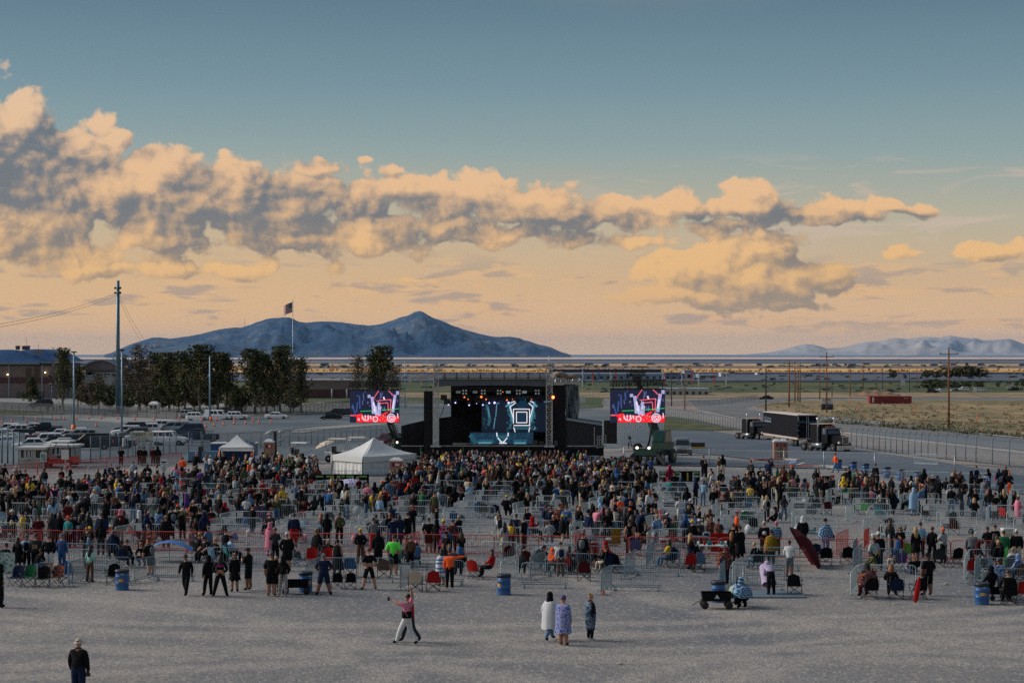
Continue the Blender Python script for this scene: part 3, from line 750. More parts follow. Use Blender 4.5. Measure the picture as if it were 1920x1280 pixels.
g = G(1669,733)
b = empty('warning_sign',g,0,'yellow diamond warning sign by the far road','sign'); m = MB(); m.prism([(0,3.4),(.9,2.5),(0,1.6),(-.9,2.5)],-.03,.03); m.build('panel',mat('sign_yellow',(.75,.45,.03),.5),b); m = MB(); m.box((-.06,.04,0),(.06,.1,2)); m.build('post',m_galv,b)

# ================================================================ STAGE
SY = 192.0; SK = F / SY
def SX(px): return (px - 960) / SK
def SZ(py): return CZ - (py - HZ) / SK
st = empty('concert_stage',(0,SY,0),0,'black open air concert stage with lit screens and silver towers','stage')
def part(name,mt,fn,parent=None):
 m = MB(); fn(m); return m.build(name,mt,st if parent is None else parent)
dz = SZ(835)
part('deck',mat('stage_deck',(.05,.055,.06),.5,var=.2,scale=1),lambda m: m.box((SX(752),0,dz - .12),(SX(1133),9.5,dz)))
part('skirt',m_black,lambda m: m.box((SX(753),.12,0),(SX(1132),.2,dz - .12)))
part('deck_edge',m_alu,lambda m: (m.box((SX(752),-.06,dz - .05),(SX(1050),-.002,dz + .01)),m.box((SX(1065),-.06,dz - .05),(SX(1119),-.002,dz + .01))))
part('roof',mat('roof_skin_grey',(.10,.125,.15),.6,var=.1,scale=1),lambda m: m.loft([[(SX(812) + .25 * k,y,z) for (y,z) in ((0,SZ(712)),(0,SZ(725 + 1.4 * math.sin(k / 12 * PI))),(.1,SZ(725)),(9,SZ(716)),(9,SZ(706)),(.1,SZ(704)))] if False else
[(SX(814 + 212 * k / 12),y,z) for (y,z) in ((-.3,SZ(711.5)),(-.3,SZ(724.5 - 2.2 * math.sin(k / 12 * PI))),(.4,SZ(724.5 - 2.2 * math.sin(k / 12 * PI))),(9,SZ(718)),(9,SZ(704)),(.4,SZ(705)))] for k in range(13)],True,True,False))
part('roof_edge',mat('pale_roof_edge',(.50,.52,.52),.6),lambda m: m.box((SX(829),-.5,SZ(710)),(SX(1032),-.32,SZ(704.2))))
part('roof_rail',m_blackm,lambda m: ([m.box((SX(834 + i * 22.3) - .04,-.6,SZ(711)),(SX(834 + i * 22.3) + .04,-.51,SZ(697.5))) for i in range(9)],m.box((SX(829),-.58,SZ(703.9)),(SX(1030),-.52,SZ(702.9))),m.box((SX(829),-.58,SZ(708.6)),(SX(1030),-.52,SZ(707.8))),m.box((SX(829),-.58,SZ(711.6)),(SX(1030),-.52,SZ(710.6)))))
def truss(m,p,q,w=.5,seg=10,r=.045,up=(0,0,1)):
 p,q = Vector(p),Vector(q); d = (q - p); L = d.length; d = d / L; u = Vector(up)
 if abs(d.dot(u)) > .9: u = Vector((0,1,0))
 a = d.cross(u).normalized() * w / 2; b = a.cross(d).normalized() * w / 2
 cs = [(i * a + j * b) for i,j in ((-1,-1),(1,-1),(1,1),(-1,1))]
 for c in cs: m.bar(p + c,q + c,r * 2)
 for k in range(seg):
  e0 = p + d * L * k / seg; e1 = p + d * L * (k + 1) / seg
  for i in range(4):
   c0,c1 = cs[i],cs[(i + 1) % 4]
   if k % 2: c0,c1 = c1,c0
   m.bar(e0 + c0,e1 + c1,r * 1.2); m.bar(e0 + cs[i],e0 + cs[(i + 1) % 4],r * 1.2)
for px,top in ((818,722),(1029.5,688)):
 part('tower',m_alu,lambda m: (truss(m,(SX(px),-.75,dz),(SX(px),-.75,SZ(top)),.5 if px < 900 else .55,14),m.box((SX(px) - .5,-1.2,dz - .1),(SX(px) + .5,-.3,dz + .06))))
part('mast',m_alu,lambda m: (truss(m,(SX(818),-.4,SZ(722)),(SX(819),-.4,SZ(686)),.45,5),m.box((SX(817),-.6,SZ(686)),(SX(821),-.2,SZ(682)))))
part('mast',m_alu,lambda m: (m.tube([(SX(1029.5),-.75,SZ(688)),(SX(1029.5),-.75,SZ(668))],.05,5),m.box((SX(1028),-1,SZ(684)),(SX(1031.5),-.5,SZ(681)))))
part('spreader',m_alu,lambda m: (truss(m,(SX(766),-.4,SZ(710)),(SX(814),-.4,SZ(705)),.35,8),m.bar((SX(760),-.4,SZ(720)),(SX(818),-.4,SZ(684)),.05),m.bar((SX(790),-.4,SZ(724)),(SX(790),-.4,SZ(706)),.08)))
def cable(m,p,q,sag,r=.02,n=10):
 p,q = Vector(p),Vector(q); m.tube([p + (q - p) * t + Vector((0,0,-4 * sag * t * (1 - t))) for t in [i / n for i in range(n + 1)]],r,4,False)
part('guy_cable',m_blackm,lambda m: (cable(m,(SX(819),-.4,SZ(683)),(SX(878),-.4,SZ(691)),.05),cable(m,(SX(1029),-.75,SZ(683)),(SX(965),-.4,SZ(692)),.05),cable(m,(SX(1029),-.75,SZ(683)),(SX(1052),-.4,SZ(700)),.02)))
# left PA wall, right PA wall, wings and drapes
part('speaker_wall',m_black,lambda m: m.box((SX(795),-.3,dz - .9),(SX(812.5),1.2,SZ(733))))
part('speaker_wall',m_black,lambda m: m.box((SX(1036),-.3,dz - .9),(SX(1060),1.2,SZ(722))))
part('back_drape',m_black,lambda m: m.box((SX(845),6.2,dz),(SX(1036),6.5,SZ(724))))
part('side_drape',m_black,lambda m: (m.box((SX(845),.6,SZ(783)),(SX(846),6.4,SZ(724))),m.loft([[(SX(822),1,SZ(840)),(SX(822),1,SZ(784))],[(SX(848),1.6,SZ(840)),(SX(848),1.6,SZ(781))]],False,False)))
def drape_poly(pts,y,n=14,amp=.12):
 m = MB(); (x0,z0a,z0b),(x1,z1a,z1b) = pts; r = []
 for i in range(n * 2 + 1):
  t = i / (n * 2); x = x0 + (x1 - x0) * t
  r.append([(x,y + amp * math.sin(i * 1.9) * (1 - .6 * j / 5),(z0a + (z1a - z0a) * t) * (1 - j / 5) + (z0b + (z1b - z0b) * t) * j / 5) for j in range(6)])
 m.loft(r,False,False); return m
drape_poly(((SX(752),SZ(847),SZ(798)),(SX(795),SZ(847),SZ(788))),.3).build('wing_drape',m_black,st)
part('wing_box',mat('wing_vinyl',(.018,.020,.028),.6,var=.2,scale=2),lambda m: m.loft([[(SX(1061),0,SZ(840)),(SX(1061),0,SZ(785.5)),(SX(1061),4.5,SZ(783)),(SX(1061),4.5,SZ(840))],[(SX(1129),0,SZ(840)),(SX(1129),0,SZ(796)),(SX(1133),4.5,SZ(792)),(SX(1133),4.5,SZ(840))]],True,True,False))
part('wing_roof_edge',mat('pale_blue_rim',(.3,.38,.44)),lambda m: m.bar((SX(1061),-.05,SZ(785)),(SX(1129),-.05,SZ(795.5)),.25,.2))
part('wing_rail',m_alu,lambda m: (m.box((SX(1062),-.08,SZ(836.6)),(SX(1119),-.02,SZ(835.4))),m.box((SX(1113.5),-.08,SZ(836)),(SX(1115),-.02,SZ(800)))))
part('scaffold_stair',m_alu,lambda m: [m.bar((SX(a),-.8,SZ(b)),(SX(c),-.8,SZ(d)),.06) for a,b,c,d in ((1119,840,1119,816),(1127,838,1127,815),(1135,836,1135,814),(1119,817,1135,814.5),(1119,824,1135,821.5),(1119,831,1135,828.5),(1119,838,1135,835),(1123,838,1123,816),(1131,836,1131,815))])
# tarpaulin hanging on the right side of the roof, with its truss
def tarp(m):
 r = []
 for i in range(25):
  t = i / 24; x = SX(1060) + (SX(1088) - SX(1060)) * t
  r.append([(x + .12 * math.sin(j * .9 + i),1.5 + t * 2.5 + .22 * math.sin(i * 1.35 + j * .25),SZ(788 + 2 * t) * (1 - j / 6) + SZ(718 + 6 * t * t) * j / 6) for j in range(7)])
 m.loft(r,False,False)
part('tarpaulin',mat('silver_tarpaulin',(.13,.155,.17),.45,var=.5,scale=1.2),tarp)
part('side_truss',m_alu,lambda m: (truss(m,(SX(1036),.4,SZ(714)),(SX(1086),2.5,SZ(714)),.55,9),m.bar((SX(1036),.2,SZ(706)),(SX(1080),2.2,SZ(708)),.3,.2)))
part('bundled_tarp',mat('tan_canvas',(.26,.20,.15),.8,var=.4,scale=3),lambda m: (m.lathe([(.1,-.2),(.55,0),(.6,.25),(.2,.5)],8,(SX(1048),.8,SZ(706)),sx=1.4),m.lathe([(.1,-.2),(.7,0),(.6,.25),(.2,.35)],8,(SX(1066),1.6,SZ(708)),sx=1.6)))
# screens
m_scr = mat('screen_black',(.004,.008,.018),.4,emit=(.002,.007,.018),estr=1.0)
e_w = emi('screen_white',(.80,.80,.88),1.0); e_lb = emi('screen_pale_blue',(.09,.26,.36),1.0); e_tl = emi('screen_teal',(.015,.085,.12),1.0); e_db = emi('screen_blue',(.006,.028,.058),1.0)
led = MB(); led.box((SX(902),3.6,SZ(812)),(SX(1026),3.8,SZ(746))); led = led.build('rear_screen',m_scr,st)
def strokes(name,mt,parent,segs,y,wpx,sx=SX,sz=SZ,k=SK,dep=.02):
 m = MB()
 for (a,b,c,d) in segs: m.bar((sx(a),y,sz(b)),(sx(c),y,sz(d)),wpx / k,dep,up=(0,1,0))
 return m.build(name,mt,parent)
def rect(a,b,c,d): return [(a,b,c,b),(c,b,c,d),(c,d,a,d),(a,d,a,b)]
sq = rect(962.8,768.5,993.6,799)[:2] + [(962.8,768.5,962.8,796),(963,799.6,995,799.6)]
strokes('screen_picture',e_db,led,[(954,760,978,748),(978,748,1003,760),(978,752,978,768),(968,756,990,756),(978.5,773,978.5,795)],3.58,14)
strokes('screen_picture',e_tl,led,[(954,755,960,797),(1003,755,998,797),(912,760,918,790),(964,805,994,805),(914,800,918,790)],3.565,5)
strokes('screen_picture',e_lb,led,[(955,757,962,792),(1002,757,996,792),(948,764,958,756),(1008,764,1000,756)],3.55,3.6)
strokes('screen_picture',e_w,led,sq + rect(968.5,774,988.5,794.5) + [(956,764.5,975,750),(956,764.5,963,786),(1000,764.5,985,750),(1000,764.5,994,786),(963,803,966,812),(994,803,992,812),(985,750,1002,756),(975,750,956,757)],3.53,1.7)
strokes('screen_picture',e_lb,led,[(914,765,917,784),(931,756,929,783),(932,757,936,757.5),(928,784,925,806),(1021,755,1036,753)],3.53,1.5)
rs = random.Random(8)
strokes('screen_picture',e_tl,led,[(x,y,x + rs.uniform(-2,2),y + rs.uniform(2,6)) for x,y in [(rs.choice((rs.uniform(903,918),rs.uniform(950,960),rs.uniform(996,1006))),rs.uniform(752,808)) for _ in range(46)]],3.56,1.3)
strokes('screen_picture',e_lb,led,[(x,y,x + rs.uniform(-2,2),y + rs.uniform(-3,3)) for x,y in [(rs.choice((rs.uniform(951,961),rs.uniform(995,1005))),rs.uniform(756,808)) for _ in range(40)]],3.545,1.2)
dj = MB(); dj.box((SX(880),2.0,SZ(833.5)),(SX(1001),2.9,SZ(811.8))); dj = dj.build('front_screen',m_scr,st)
strokes('screen_picture',e_db,dj,[(881,823,1000,823)],1.985,21)
strokes('screen_picture',e_tl,dj,[(883,822,890,822),(895,829,924,829),(930,821,954,821),(963,829,988,829),(881,816,892,832)],1.97,8)
strokes('screen_picture',e_lb,dj,[(896,831.5,921,831.5),(931,813,933,821),(953,813,951,821),(964,832,986,832),(936,829,948,829)],1.955,3)
strokes('screen_picture',e_w,dj,[(933,822,941,831),(951,822,943,831),(931,812,931.5,819),(953,812,952.5,819),(936,832,950,832)],1.94,1.8)
dpers = None
strokes('screen_picture',e_tl,dj,[(x,y,x + rs.uniform(-2,2),y + rs.uniform(-3,3)) for x,y in [(rs.uniform(883,999),rs.uniform(814,831)) for _ in range(60)]],1.96,1.6)
strokes('screen_picture',e_db,dj,[(x,y,x + rs.uniform(-2,2),y + rs.uniform(-3,3)) for x,y in [(rs.uniform(883,999),rs.uniform(816,831)) for _ in range(50)]],1.95,1.8)
# lamps under the roof
e_or = emi('lamp_orange',(1.0,.20,.03),2); e_or2 = emi('lamp_orange_bright',(1.0,.14,.03),7); e_vi = emi('lamp_violet',(.45,.42,1.0),2.5); e_wh = emi('lamp_white',(.3,.32,.34),.6)
e_pn = mat('lamp_panel',(.25,.32,.34),.5)
part('lamp_truss',m_blackm,lambda m: (truss(m,(SX(846),1,SZ(730)),(SX(1030),1,SZ(730)),.35,26),truss(m,(SX(846),3,SZ(747)),(SX(1030),3,SZ(747)),.35,26)))
for px in (871,906,936,972,1007.5):
 m = MB(); m.box((SX(px) - .3,.6,SZ(735) - .3),(SX(px) + .3,.75,SZ(735) + .3)); l = m.build('blinder',m_blackm,st)
 m = MB()
 for a in (-1,1):
  for b in (-1,1): m.lathe([(.001,-.02),(.075,-.02),(.075,0),(.001,0)],8,(0,0,0)) if False else m.box((SX(px) + a * .14 - .06,.55,SZ(735) + b * .14 - .06),(SX(px) + a * .14 + .06,.598,SZ(735) + b * .14 + .06))
 m.build('lens',e_wh,l)
for px,s_ in ((859,.4),(890.5,.4),(953,.9),(983.5,.8)):
 part('wash_lamp',mat('lamp_panel_%d' % (s_ * 10),(.2 * s_,.3 * s_,.32 * s_),.5,emit=(.30,.42,.42),estr=s_ * .4),lambda m: m.box((SX(px) - .22 * 1,.6,SZ(735) - .12),(SX(px) + .22,.75,SZ(735) + .12)))
def moving_head(px,py,mt,r,y=1.6):
 m = MB(); m.box((SX(px) - .18,y + .0,SZ(py) + r + .06),(SX(px) + .18,y + .3,SZ(py) + r + .3)); m.box((SX(px) - .22,y + .08,SZ(py) - .1),(SX(px) - .16,y + .2,SZ(py) + r + .1)); m.box((SX(px) + .16,y + .08,SZ(py) - .1),(SX(px) + .22,y + .2,SZ(py) + r + .1))
 h_ = m.build('moving_lamp',m_blackm,st); m = MB(); m.lathe([(.01,-r),(r * .8,-r * .6),(r,0),(r * .8,r * .6),(.01,r)],8,(SX(px),y,SZ(py))); m.build('lens',mt,h_)
for px,py,r in ((870,745,.10),(877,749,.07),(902,744.5,.15),(911,749,.09),(950.5,750.5,.10),(997,749,.06),(942.5,735,.07),(961,749,.05)): moving_head(px,py,e_or,r * .75)
moving_head(1036.5,744,e_or2,.15,-1.0)
for px,py,r in ((853,755.5,.10),(879,760,.10),(905,759.5,.10),(917,756,.11),(927,755.5,.15),(953.5,755.5,.13),(840,758.5,.12),(893,757,.05)): moving_head(px,py,e_vi,r * .75)
for px in (970,990,896,1012): moving_head(px,752,m_blackm,.22,1.2)
for px,z in ((881,838),(923,838),(952,838),(975,839),(1042,830)): part('floor_monitor',m_blackm,lambda m: m.box((SX(px) - .35,.2,SZ(836)),(SX(px) + .35,.6,SZ(833))))
part('stage_crates',mat('flight_case',(.05,.06,.07),.4,var=.4),lambda m: (m.box((SX(998),1,SZ(835)),(SX(1008),1.6,SZ(826))),m.box((SX(1012),1,SZ(835)),(SX(1020),1.6,SZ(828))),m.box((SX(1039),-.6,SZ(835)),(SX(1045),-.2,SZ(825)))))
part('green_strap',mat('green_strap',(.02,.45,.12),.6),lambda m: (m.box((SX(788),-.1,SZ(850)),(SX(789.4),-.06,SZ(838))),m.box((SX(868),-.1,SZ(846)),(SX(868.8),-.06,SZ(838))),m.box((SX(990),-.1,SZ(848)),(SX(990.8),-.06,SZ(839)))))
part('cable_loop',m_blackm,lambda m: cable(m,(SX(836),.5,SZ(740)),(SX(824),.5,SZ(783)),.4,.03))
for px,py in ((832,744),(838,752)):
 part('side_lamp',m_blackm,lambda m: m.box((SX(px) - .3,.2,SZ(py) - .3),(SX(px) + .3,.6,SZ(py) + .2)))

 # ---- side video screens
def ring(x,y,r_): return [(x + r_ * math.cos(2 * PI * i / 12),y + r_ * math.sin(2 * PI * i / 12),x + r_ * math.cos(2 * PI * (i + 1) / 12),y + r_ * math.sin(2 * PI * (i + 1) / 12)) for i in range(12)]
def video_screen(x0,x1,y0,y1,Y,lab,ty):
 k = F / Y; sx = lambda p: (x0 + (p - 1144) * (x1 - x0) / 103 - 960) / k; sz = lambda p: CZ - (y0 + (p - 729) * (y1 - y0) / 63 - HZ) / k
 v = empty('video_screen',(0,Y,0),0,lab,'video screen')
 m = MB(); m.box((sx(1144),0,sz(792)),(sx(1247),.25,sz(729))); m.build('panel',mat('screen_navy',(.006,.01,.03),.4,emit=(.006,.010,.032),estr=1),v)
 wk = k * 103 / (x1 - x0)
 def S(mt,segs,y,w): return strokes('screen_picture',mt,v,segs,y,w,sx,sz,wk)
 S(emi('vs_blue',(.04,.08,.26),1),[(1150,757,1156,778),(1164,740,1165,765),(1160,752,1158,772),(1172,735,1173,750)],-.01,2.4)
 S(emi('vs_lilac',(.36,.36,.62),1),[(1190,742,1194,775),(1197,760,1200,778),(1238,738,1233,772),(1204,754,1206,778),(1184,738,1184,744),(1243,731,1243,738)],-.02,6)
 S(emi('vs_white',(.75,.70,.85),1),[(1193,752,1197,770),(1236,748,1233,765),(1214,742,1216,748)],-.03,3)
 S(emi('vs_red',(.95,.02,.025),1),[(1158,785,1246,785)],-.035,13)
 S(_M['vs_red'],[(1200,777,1204,779),(1210,778,1222,772),(1155,779,1170,776)],-.036,4)
 S(emi('vs_pink',(.95,.12,.16),1),[(1192,747,1204,730),(1224,730,1237,742),(1199,750,1229,747),(1229,747,1228,775),(1206,755,1223,753.5),(1223,753.5,1224,770)],-.045,1.5)
 S(_M['vs_white'],ring(1197,785,5) + ring(1230,783,8) + ring(1230,783,4.5) + ring(1177,782,6)[:6] + [(1170,778,1170,785),(1176,777,1176,786),(1182,777,1183,786),(1187,778,1188,785),(1162,783,1164,788),(1228,781,1232,786),(1243,774,1244,783)],-.05,1.8)
 S(_M['vs_pink'],[(1145,778,1154,778),(1195,784,1199,786),(1177,789,1184,789)],-.055,2.5)
 rs = random.Random(3)
 S(emi('vs_dim',(.10,.11,.26),1),[(x,y,x + rs.uniform(-1.5,1.5),y + rs.uniform(2,8)) for x,y in [(rs.uniform(1147,1243),rs.uniform(731,765)) for _ in range(26)]],-.015,1.6)
 S(emi('vs_rose',(.85,.38,.42),1),[(x,y,x + rs.uniform(-2,2),y + rs.uniform(-2,2)) for x,y in [(rs.uniform(1160,1244),rs.uniform(777,790)) for _ in range(34)]],-.052,1.3)
 S(emi('vs_deep',(.30,.01,.04),1),[(x,y,x + rs.uniform(-4,4),y + rs.uniform(-1,1)) for x,y in [(rs.uniform(1162,1244),rs.uniform(778,791)) for _ in range(20)]],-.048,1.6)
 S(_M['vs_white'],[(x,y,x + rs.uniform(-1,1),y + rs.uniform(1,4)) for x,y in [(rs.uniform(1189,1209),rs.uniform(748,778)) for _ in range(26)]],-.046,1.1)
 S(emi('vs_green',(.02,.75,.12),1),[(1166,770,1190,769),(1209,768,1246,765)],-.06,.9)
 m = MB(); truss(m,(sx(1144),.1,sz(718)),(sx(1248),.1,sz(717)),.5,18);
 for p in (1150,1180,1215,1242): m.bar((sx(p),.1,sz(717)),(sx(p),.1,sz(729)),.07)
 m.build('truss',m_blackm,v)
 m = MB(); m.bar((sx(1144),.1,sz(729)),(sx(1247),.1,sz(729)),.25,.12); m.build('top_beam',m_blackm,v)
 return v,sx,sz
v1,vx,vz = video_screen(1144,1247,729,792,184,'large video screen with red picture right of the stage',0)
v2,wx,wz = video_screen(656,749,731,792,205,'large video screen with red picture left of the stage',0)

def telehandler(loc,rz,boom_to,lab,lights=True):
 """local: front is -Y"""
 t = empty('telehandler',loc,rz,lab,'telehandler'); gm = mat('green_machine_paint',(.008,.045,.032),.45,var=.15)
 m = MB(); m.box((-.75,-2.2,.75),(.75,2.4,1.35)); m.box((-1.0,-2.5,.9),(1.0,-2.0,1.5)); m.box((-.6,1.2,1.35),(.9,2.5,1.9)); m.build('chassis',gm,t)
 m = MB(); m.loft([[(.15,-1.2,1.35),(1.25,-1.2,1.35),(1.25,.9,1.35),(.15,.9,1.35)],[(.15,-1.15,2.0),(1.25,-1.15,2.0),(1.25,.9,2.0),(.15,.9,2.0)],[(.25,-.7,3.0),(1.2,-.7,3.0),(1.2,.8,3.0),(.25,.8,3.0)]],True,True,False); m.build('cab',gm,t)
 m = MB(); m.box((.25,-1.18,2.0),(1.18,-1.0,2.1)); m.add([(.28,-1.17,2.05),(1.17,-1.17,2.05),(1.13,-.75,2.92),(.32,-.75,2.92)],[(0,1,2,3)]); m.add([(1.265,-.95,2.05),(1.265,.75,2.05),(1.225,.65,2.9),(1.225,-.6,2.9)],[(0,1,2,3)]); m.build('cab_glass',mat('green_glass',(.01,.05,.04),.15),t)
 ws = None
 for sx_ in (-1,1):
  for sy in (-1.5,1.6):
   w_ = MB(); pr = [(.25,-.2),(.62,-.2),(.68,-.12),(.68,.12),(.62,.2),(.25,.2)]
   w_.lathe(pr,14); o = w_.build('wheel',m_rub,t,(sx_ * 1.05,sy,.68)); o.rotation_euler = (0,PI / 2,0)
   w_ = MB(); w_.lathe([(.05,-.22),(.3,-.21),(.3,.21),(.05,.22)],10); w_.build('rim',mat('rim_yellowish',(.3,.28,.12),.5),o)
 for x in (-.72,.38):
  m = MB(); m.lathe([(.02,-.06),(.11,-.05),(.11,.05),(.02,.06)],10,(0,0,0)); o = m.build('headlight',emi('headlight_on',(1.0,.88,.60),3),t,(x,-2.56,1.55)); o.rotation_euler = (PI / 2,0,0)
 m = MB(); p0 = Vector((-.35,2.0,1.9)); p1 = Vector(boom_to)
 m.bar(p0,p0 + (p1 - p0) * .5,.55,.6); m.build('boom',gm,t)
 m = MB(); m.bar(p0 + (p1 - p0) * .48,p0 + (p1 - p0) * .78,.42,.48); m.bar(p0 + (p1 - p0) * .76,p1,.32,.36); m.build('boom_extension',m_blackm,t)
 m = MB(); m.tube([(-.35,-1.0,1.4),p0 + (p1 - p0) * .3],.12,8); m.build('lift_cylinder',m_blackm,t)
 for s_ in (-1,1):
  m = MB(); m.bar((s_ * .8,-2.3,1.2),(s_ * 1.9,-2.6,.15),.22,.3); m.box((s_ * 1.9 - .35,-2.85,0),(s_ * 1.9 + .35,-2.3,.1)); m.build('outrigger',m_blackm,t)
 m = MB(); m.tube([(-1.35,-2.2,1.6),(-1.5,-2.3,2.3)],.04,5); m.box((-1.62,-2.38,2.25),(-1.38,-2.3,2.55)); m.build('mirror',m_blackm,t)
 return t
tl = G(1228,870)
t1 = telehandler(tl,math.radians(-24),(-.2,2.0,3),'green telehandler with lit headlamps holding the right screen')
def set_boom(t,tip):
# rebuild boom to reach the screen top
 inv = (Matrix.Translation(t.location) @ Matrix.Rotation(t.rotation_euler.z,4,'Z') @ Matrix.Scale(t.scale.x,4)).inverted()
 p1 = inv @ Vector(tip)
 for o in list(t.children):
  if o.name.split('.')[0] in ('boom','boom_extension','lift_cylinder'): bpy.data.objects.remove(o)
 p0 = Vector((-.35,2.0,1.9)); gm = _M['green_machine_paint']
 m = MB(); m.bar(p0,p0 + (p1 - p0) * .5,.55,.6); m.build('boom',gm,t)
 m = MB(); m.bar(p0 + (p1 - p0) * .48,p0 + (p1 - p0) * .78,.42,.48); m.bar(p0 + (p1 - p0) * .76,p1,.32,.36); m.box(p1 - Vector((.4,.2,.2)),p1 + Vector((.4,.2,.3))); m.build('boom_extension',m_blackm,t)
 m = MB(); m.tube([(-.35,-1.0,1.4),p0 + (p1 - p0) * .3],.12,8); m.build('lift_cylinder',m_blackm,t)
t1.scale = (1.05,1.05,1.05)
set_boom(t1,(vx(1196),184.9,vz(712)))
t2 = telehandler(GP(752,213),math.radians(10),(-.2,2,3),'green telehandler holding the left screen from behind the tent')
set_boom(t2,(wx(1196),206.0,wz(712)))
m = MB(); m.box((vx(1180),.0 + .3,vz(706)),(vx(1186),.7,vz(700)));
truss(m,(vx(1182),.5,vz(700)),(vx(1212),.5,vz(700)),.4,5); m.bar((vx(1176),.5,vz(708)),(vx(1178),.5,vz(701)),.2); m.build('hoist_frame',m_blackm,v1)

# ================================================================ TENTS
def tent(name,corners_px,apex,Y,eave,base,lab,cat='tent',depth=10,sag=.35,rz=0.0):
 pass
def marquee(pxl,pxr,pxc,py_eave,py_apex,Yq,dep,lab):
 """square marquee turned so one corner faces the camera"""
 k = Yq / F; gx = X(pxc,Yq)
 b = empty('marquee',(gx,Yq,0),0,lab,'tent')
 c = [(0,0),(X(pxr,Yq + dep * .75) - gx,dep * .75),(X(pxr,Yq + dep * .75) - gx + X(pxl,Yq + dep * .45) - gx,dep * 1.2),(X(pxl,Yq + dep * .45) - gx,dep * .45)]
 ze = CZ - (py_eave - HZ) * k; cx = sum(p[0] for p in c) / 4; cy = sum(p[1] for p in c) / 4
 za = CZ - (py_apex - HZ) / F * (Yq + cy)
 m = MB(); vs = []; n = 10
 for s_ in range(4):
  p,q_ = c[s_],c[(s_ + 1) % 4]; rows = []
  for j in range(9):
   t = j / 8; row = []
   for i in range(n + 1):
    u = i / n; ex = p[0] + (q_[0] - p[0]) * u; ey = p[1] + (q_[1] - p[1]) * u
    zz = ze + (za - ze) * (t - .16 * math.sin(PI * t) * (1 + .35 * math.sin(PI * u)))
    row.append((ex + (cx - ex) * t,ey + (cy - ey) * t,zz))
   rows.append(row)
  m.loft(rows,False,False)
 m.build('canopy',m_white,b)
 m = MB()
 for s_ in range(4):
  p,q_ = c[s_],c[(s_ + 1) % 4]
  m.loft([[(p[0] + (q_[0] - p[0]) * i / 24,p[1] + (q_[1] - p[1]) * i / 24 - (.02 if s_ in (0,3) else -.02),z) for i in range(25)] for z in (ze + .02,ze - .45 )],False,False)
 m.build('valance',mat('valance_white',(.62,.64,.62),.6),b)
 m = MB()
 for s_ in (0,3,1,2):
  p,q_ = c[s_],c[(s_ + 1) % 4]; d = Vector((q_[0] - p[0],q_[1] - p[1],0)).normalized(); nn = Vector((d.y,-d.x,0)); rows = []
  for i in range(41):
   u = i / 40; wv = .07 * math.sin(i * 1.3) + .05 * math.sin(i * .53 + 1)
   rows.append([(p[0] + (q_[0] - p[0]) * u + nn.x * wv * (1 - j / 4) - nn.x * .1,p[1] + (q_[1] - p[1]) * u + nn.y * wv * (1 - j / 4) - nn.y * .1,.02 + (ze - .3) * j / 4) for j in range(5)])
  m.loft(rows,False,False)
 m.build('side_wall',m_white,b)
 for p in c:
  m = MB(); m.tube([(p[0],p[1] - .05,0),(p[0],p[1] - .05,ze)],.06,6); m.build('pole',m_alu,b)
 m = MB(); m.bar((c[0][0],c[0][1] - .12,.1),(c[0][0],c[0][1] - .12,ze - .1),.07); m.build('corner_strap',mat('strap_black',(.05,.06,.07),.8),b)
 for a in ((cx,cy,za),):
  m = MB(); m.bar((0,-.03,ze),(cx * .97,cy * .97 - .03,za * .99 - .05),.05); m.build('seam',mat('seam_grey',(.40,.45,.46),.7),b)
 return b
marquee(622,780,680,857,820,166,8.0,'large white marquee tent with closed side walls')
def popup(pxc,wpx,py_eave,py_apex,py_base,lab):
 g = G(pxc,py_base); k = g.y / F; b = empty('pop_up_canopy',g,math.radians(4),lab,'tent'); w2 = wpx * k / 2; ze = (py_base - py_eave) * k; za = (py_base - py_apex) * k
 m = MB(); c = [(-w2,0),(w2,0),(w2,2 * w2),(-w2,2 * w2)]; cx,cy = 0,w2
 for s_ in range(4):
  p,q_ = c[s_],c[(s_ + 1) % 4]; rows = []
  for j in range(8):
   t = j / 7; rows.append([(p[0] + (q_[0] - p[0]) * i / 6 + (cx - p[0] - (q_[0] - p[0]) * i / 6) * t,p[1] + (q_[1] - p[1]) * i / 6 + (cy - p[1] - (q_[1] - p[1]) * i / 6) * t,ze + (za - ze) * t ** 1.35) for i in range(7)])
  m.loft(rows,False,False)
  m.loft([[(p[0],p[1],z),(q_[0],q_[1],z)] for z in (ze,ze - .28)],False,False)
 m.build('canopy',m_white,b)
 for p in c:
  m = MB(); m.tube([(p[0],p[1],0),(p[0],p[1],ze)],.035,6); m.build('leg',m_alu,b)
 for s_ in (-1,1):
  m = MB(); m.bar((s_ * w2 * 1.0,-.05,ze - .3),(s_ * w2 * 1.22,-.8,0.05),.1,.05); m.build('guy_strap',m_orange,b)
 return b
popup(442,60,838,816,872,'white pop-up canopy with orange straps over the merchandise stall')
stall = empty('stall_counter',G(442,868) + Vector((0,1.5,0)),0,'blue and white merchandise counter under the pop-up canopy','counter')
m = MB(); m.box((-1.3,0,0),(1.4,.6,1.05)); m.build('body',m_navyc,stall); m = MB(); m.box((-1.4,-.1,1.05),(1.5,.7,1.12)); m.build('top',m_white,stall)
m = MB(); m.box((-1.3,2.0,1.3),(1.4,2.05,2.0)); m.build('shelf_display',fabric('stall_goods',[(.4,.42,.44),(.05,.05,.06),(.1,.2,.4),(.5,.5,.48)],5,'voronoi'),stall)
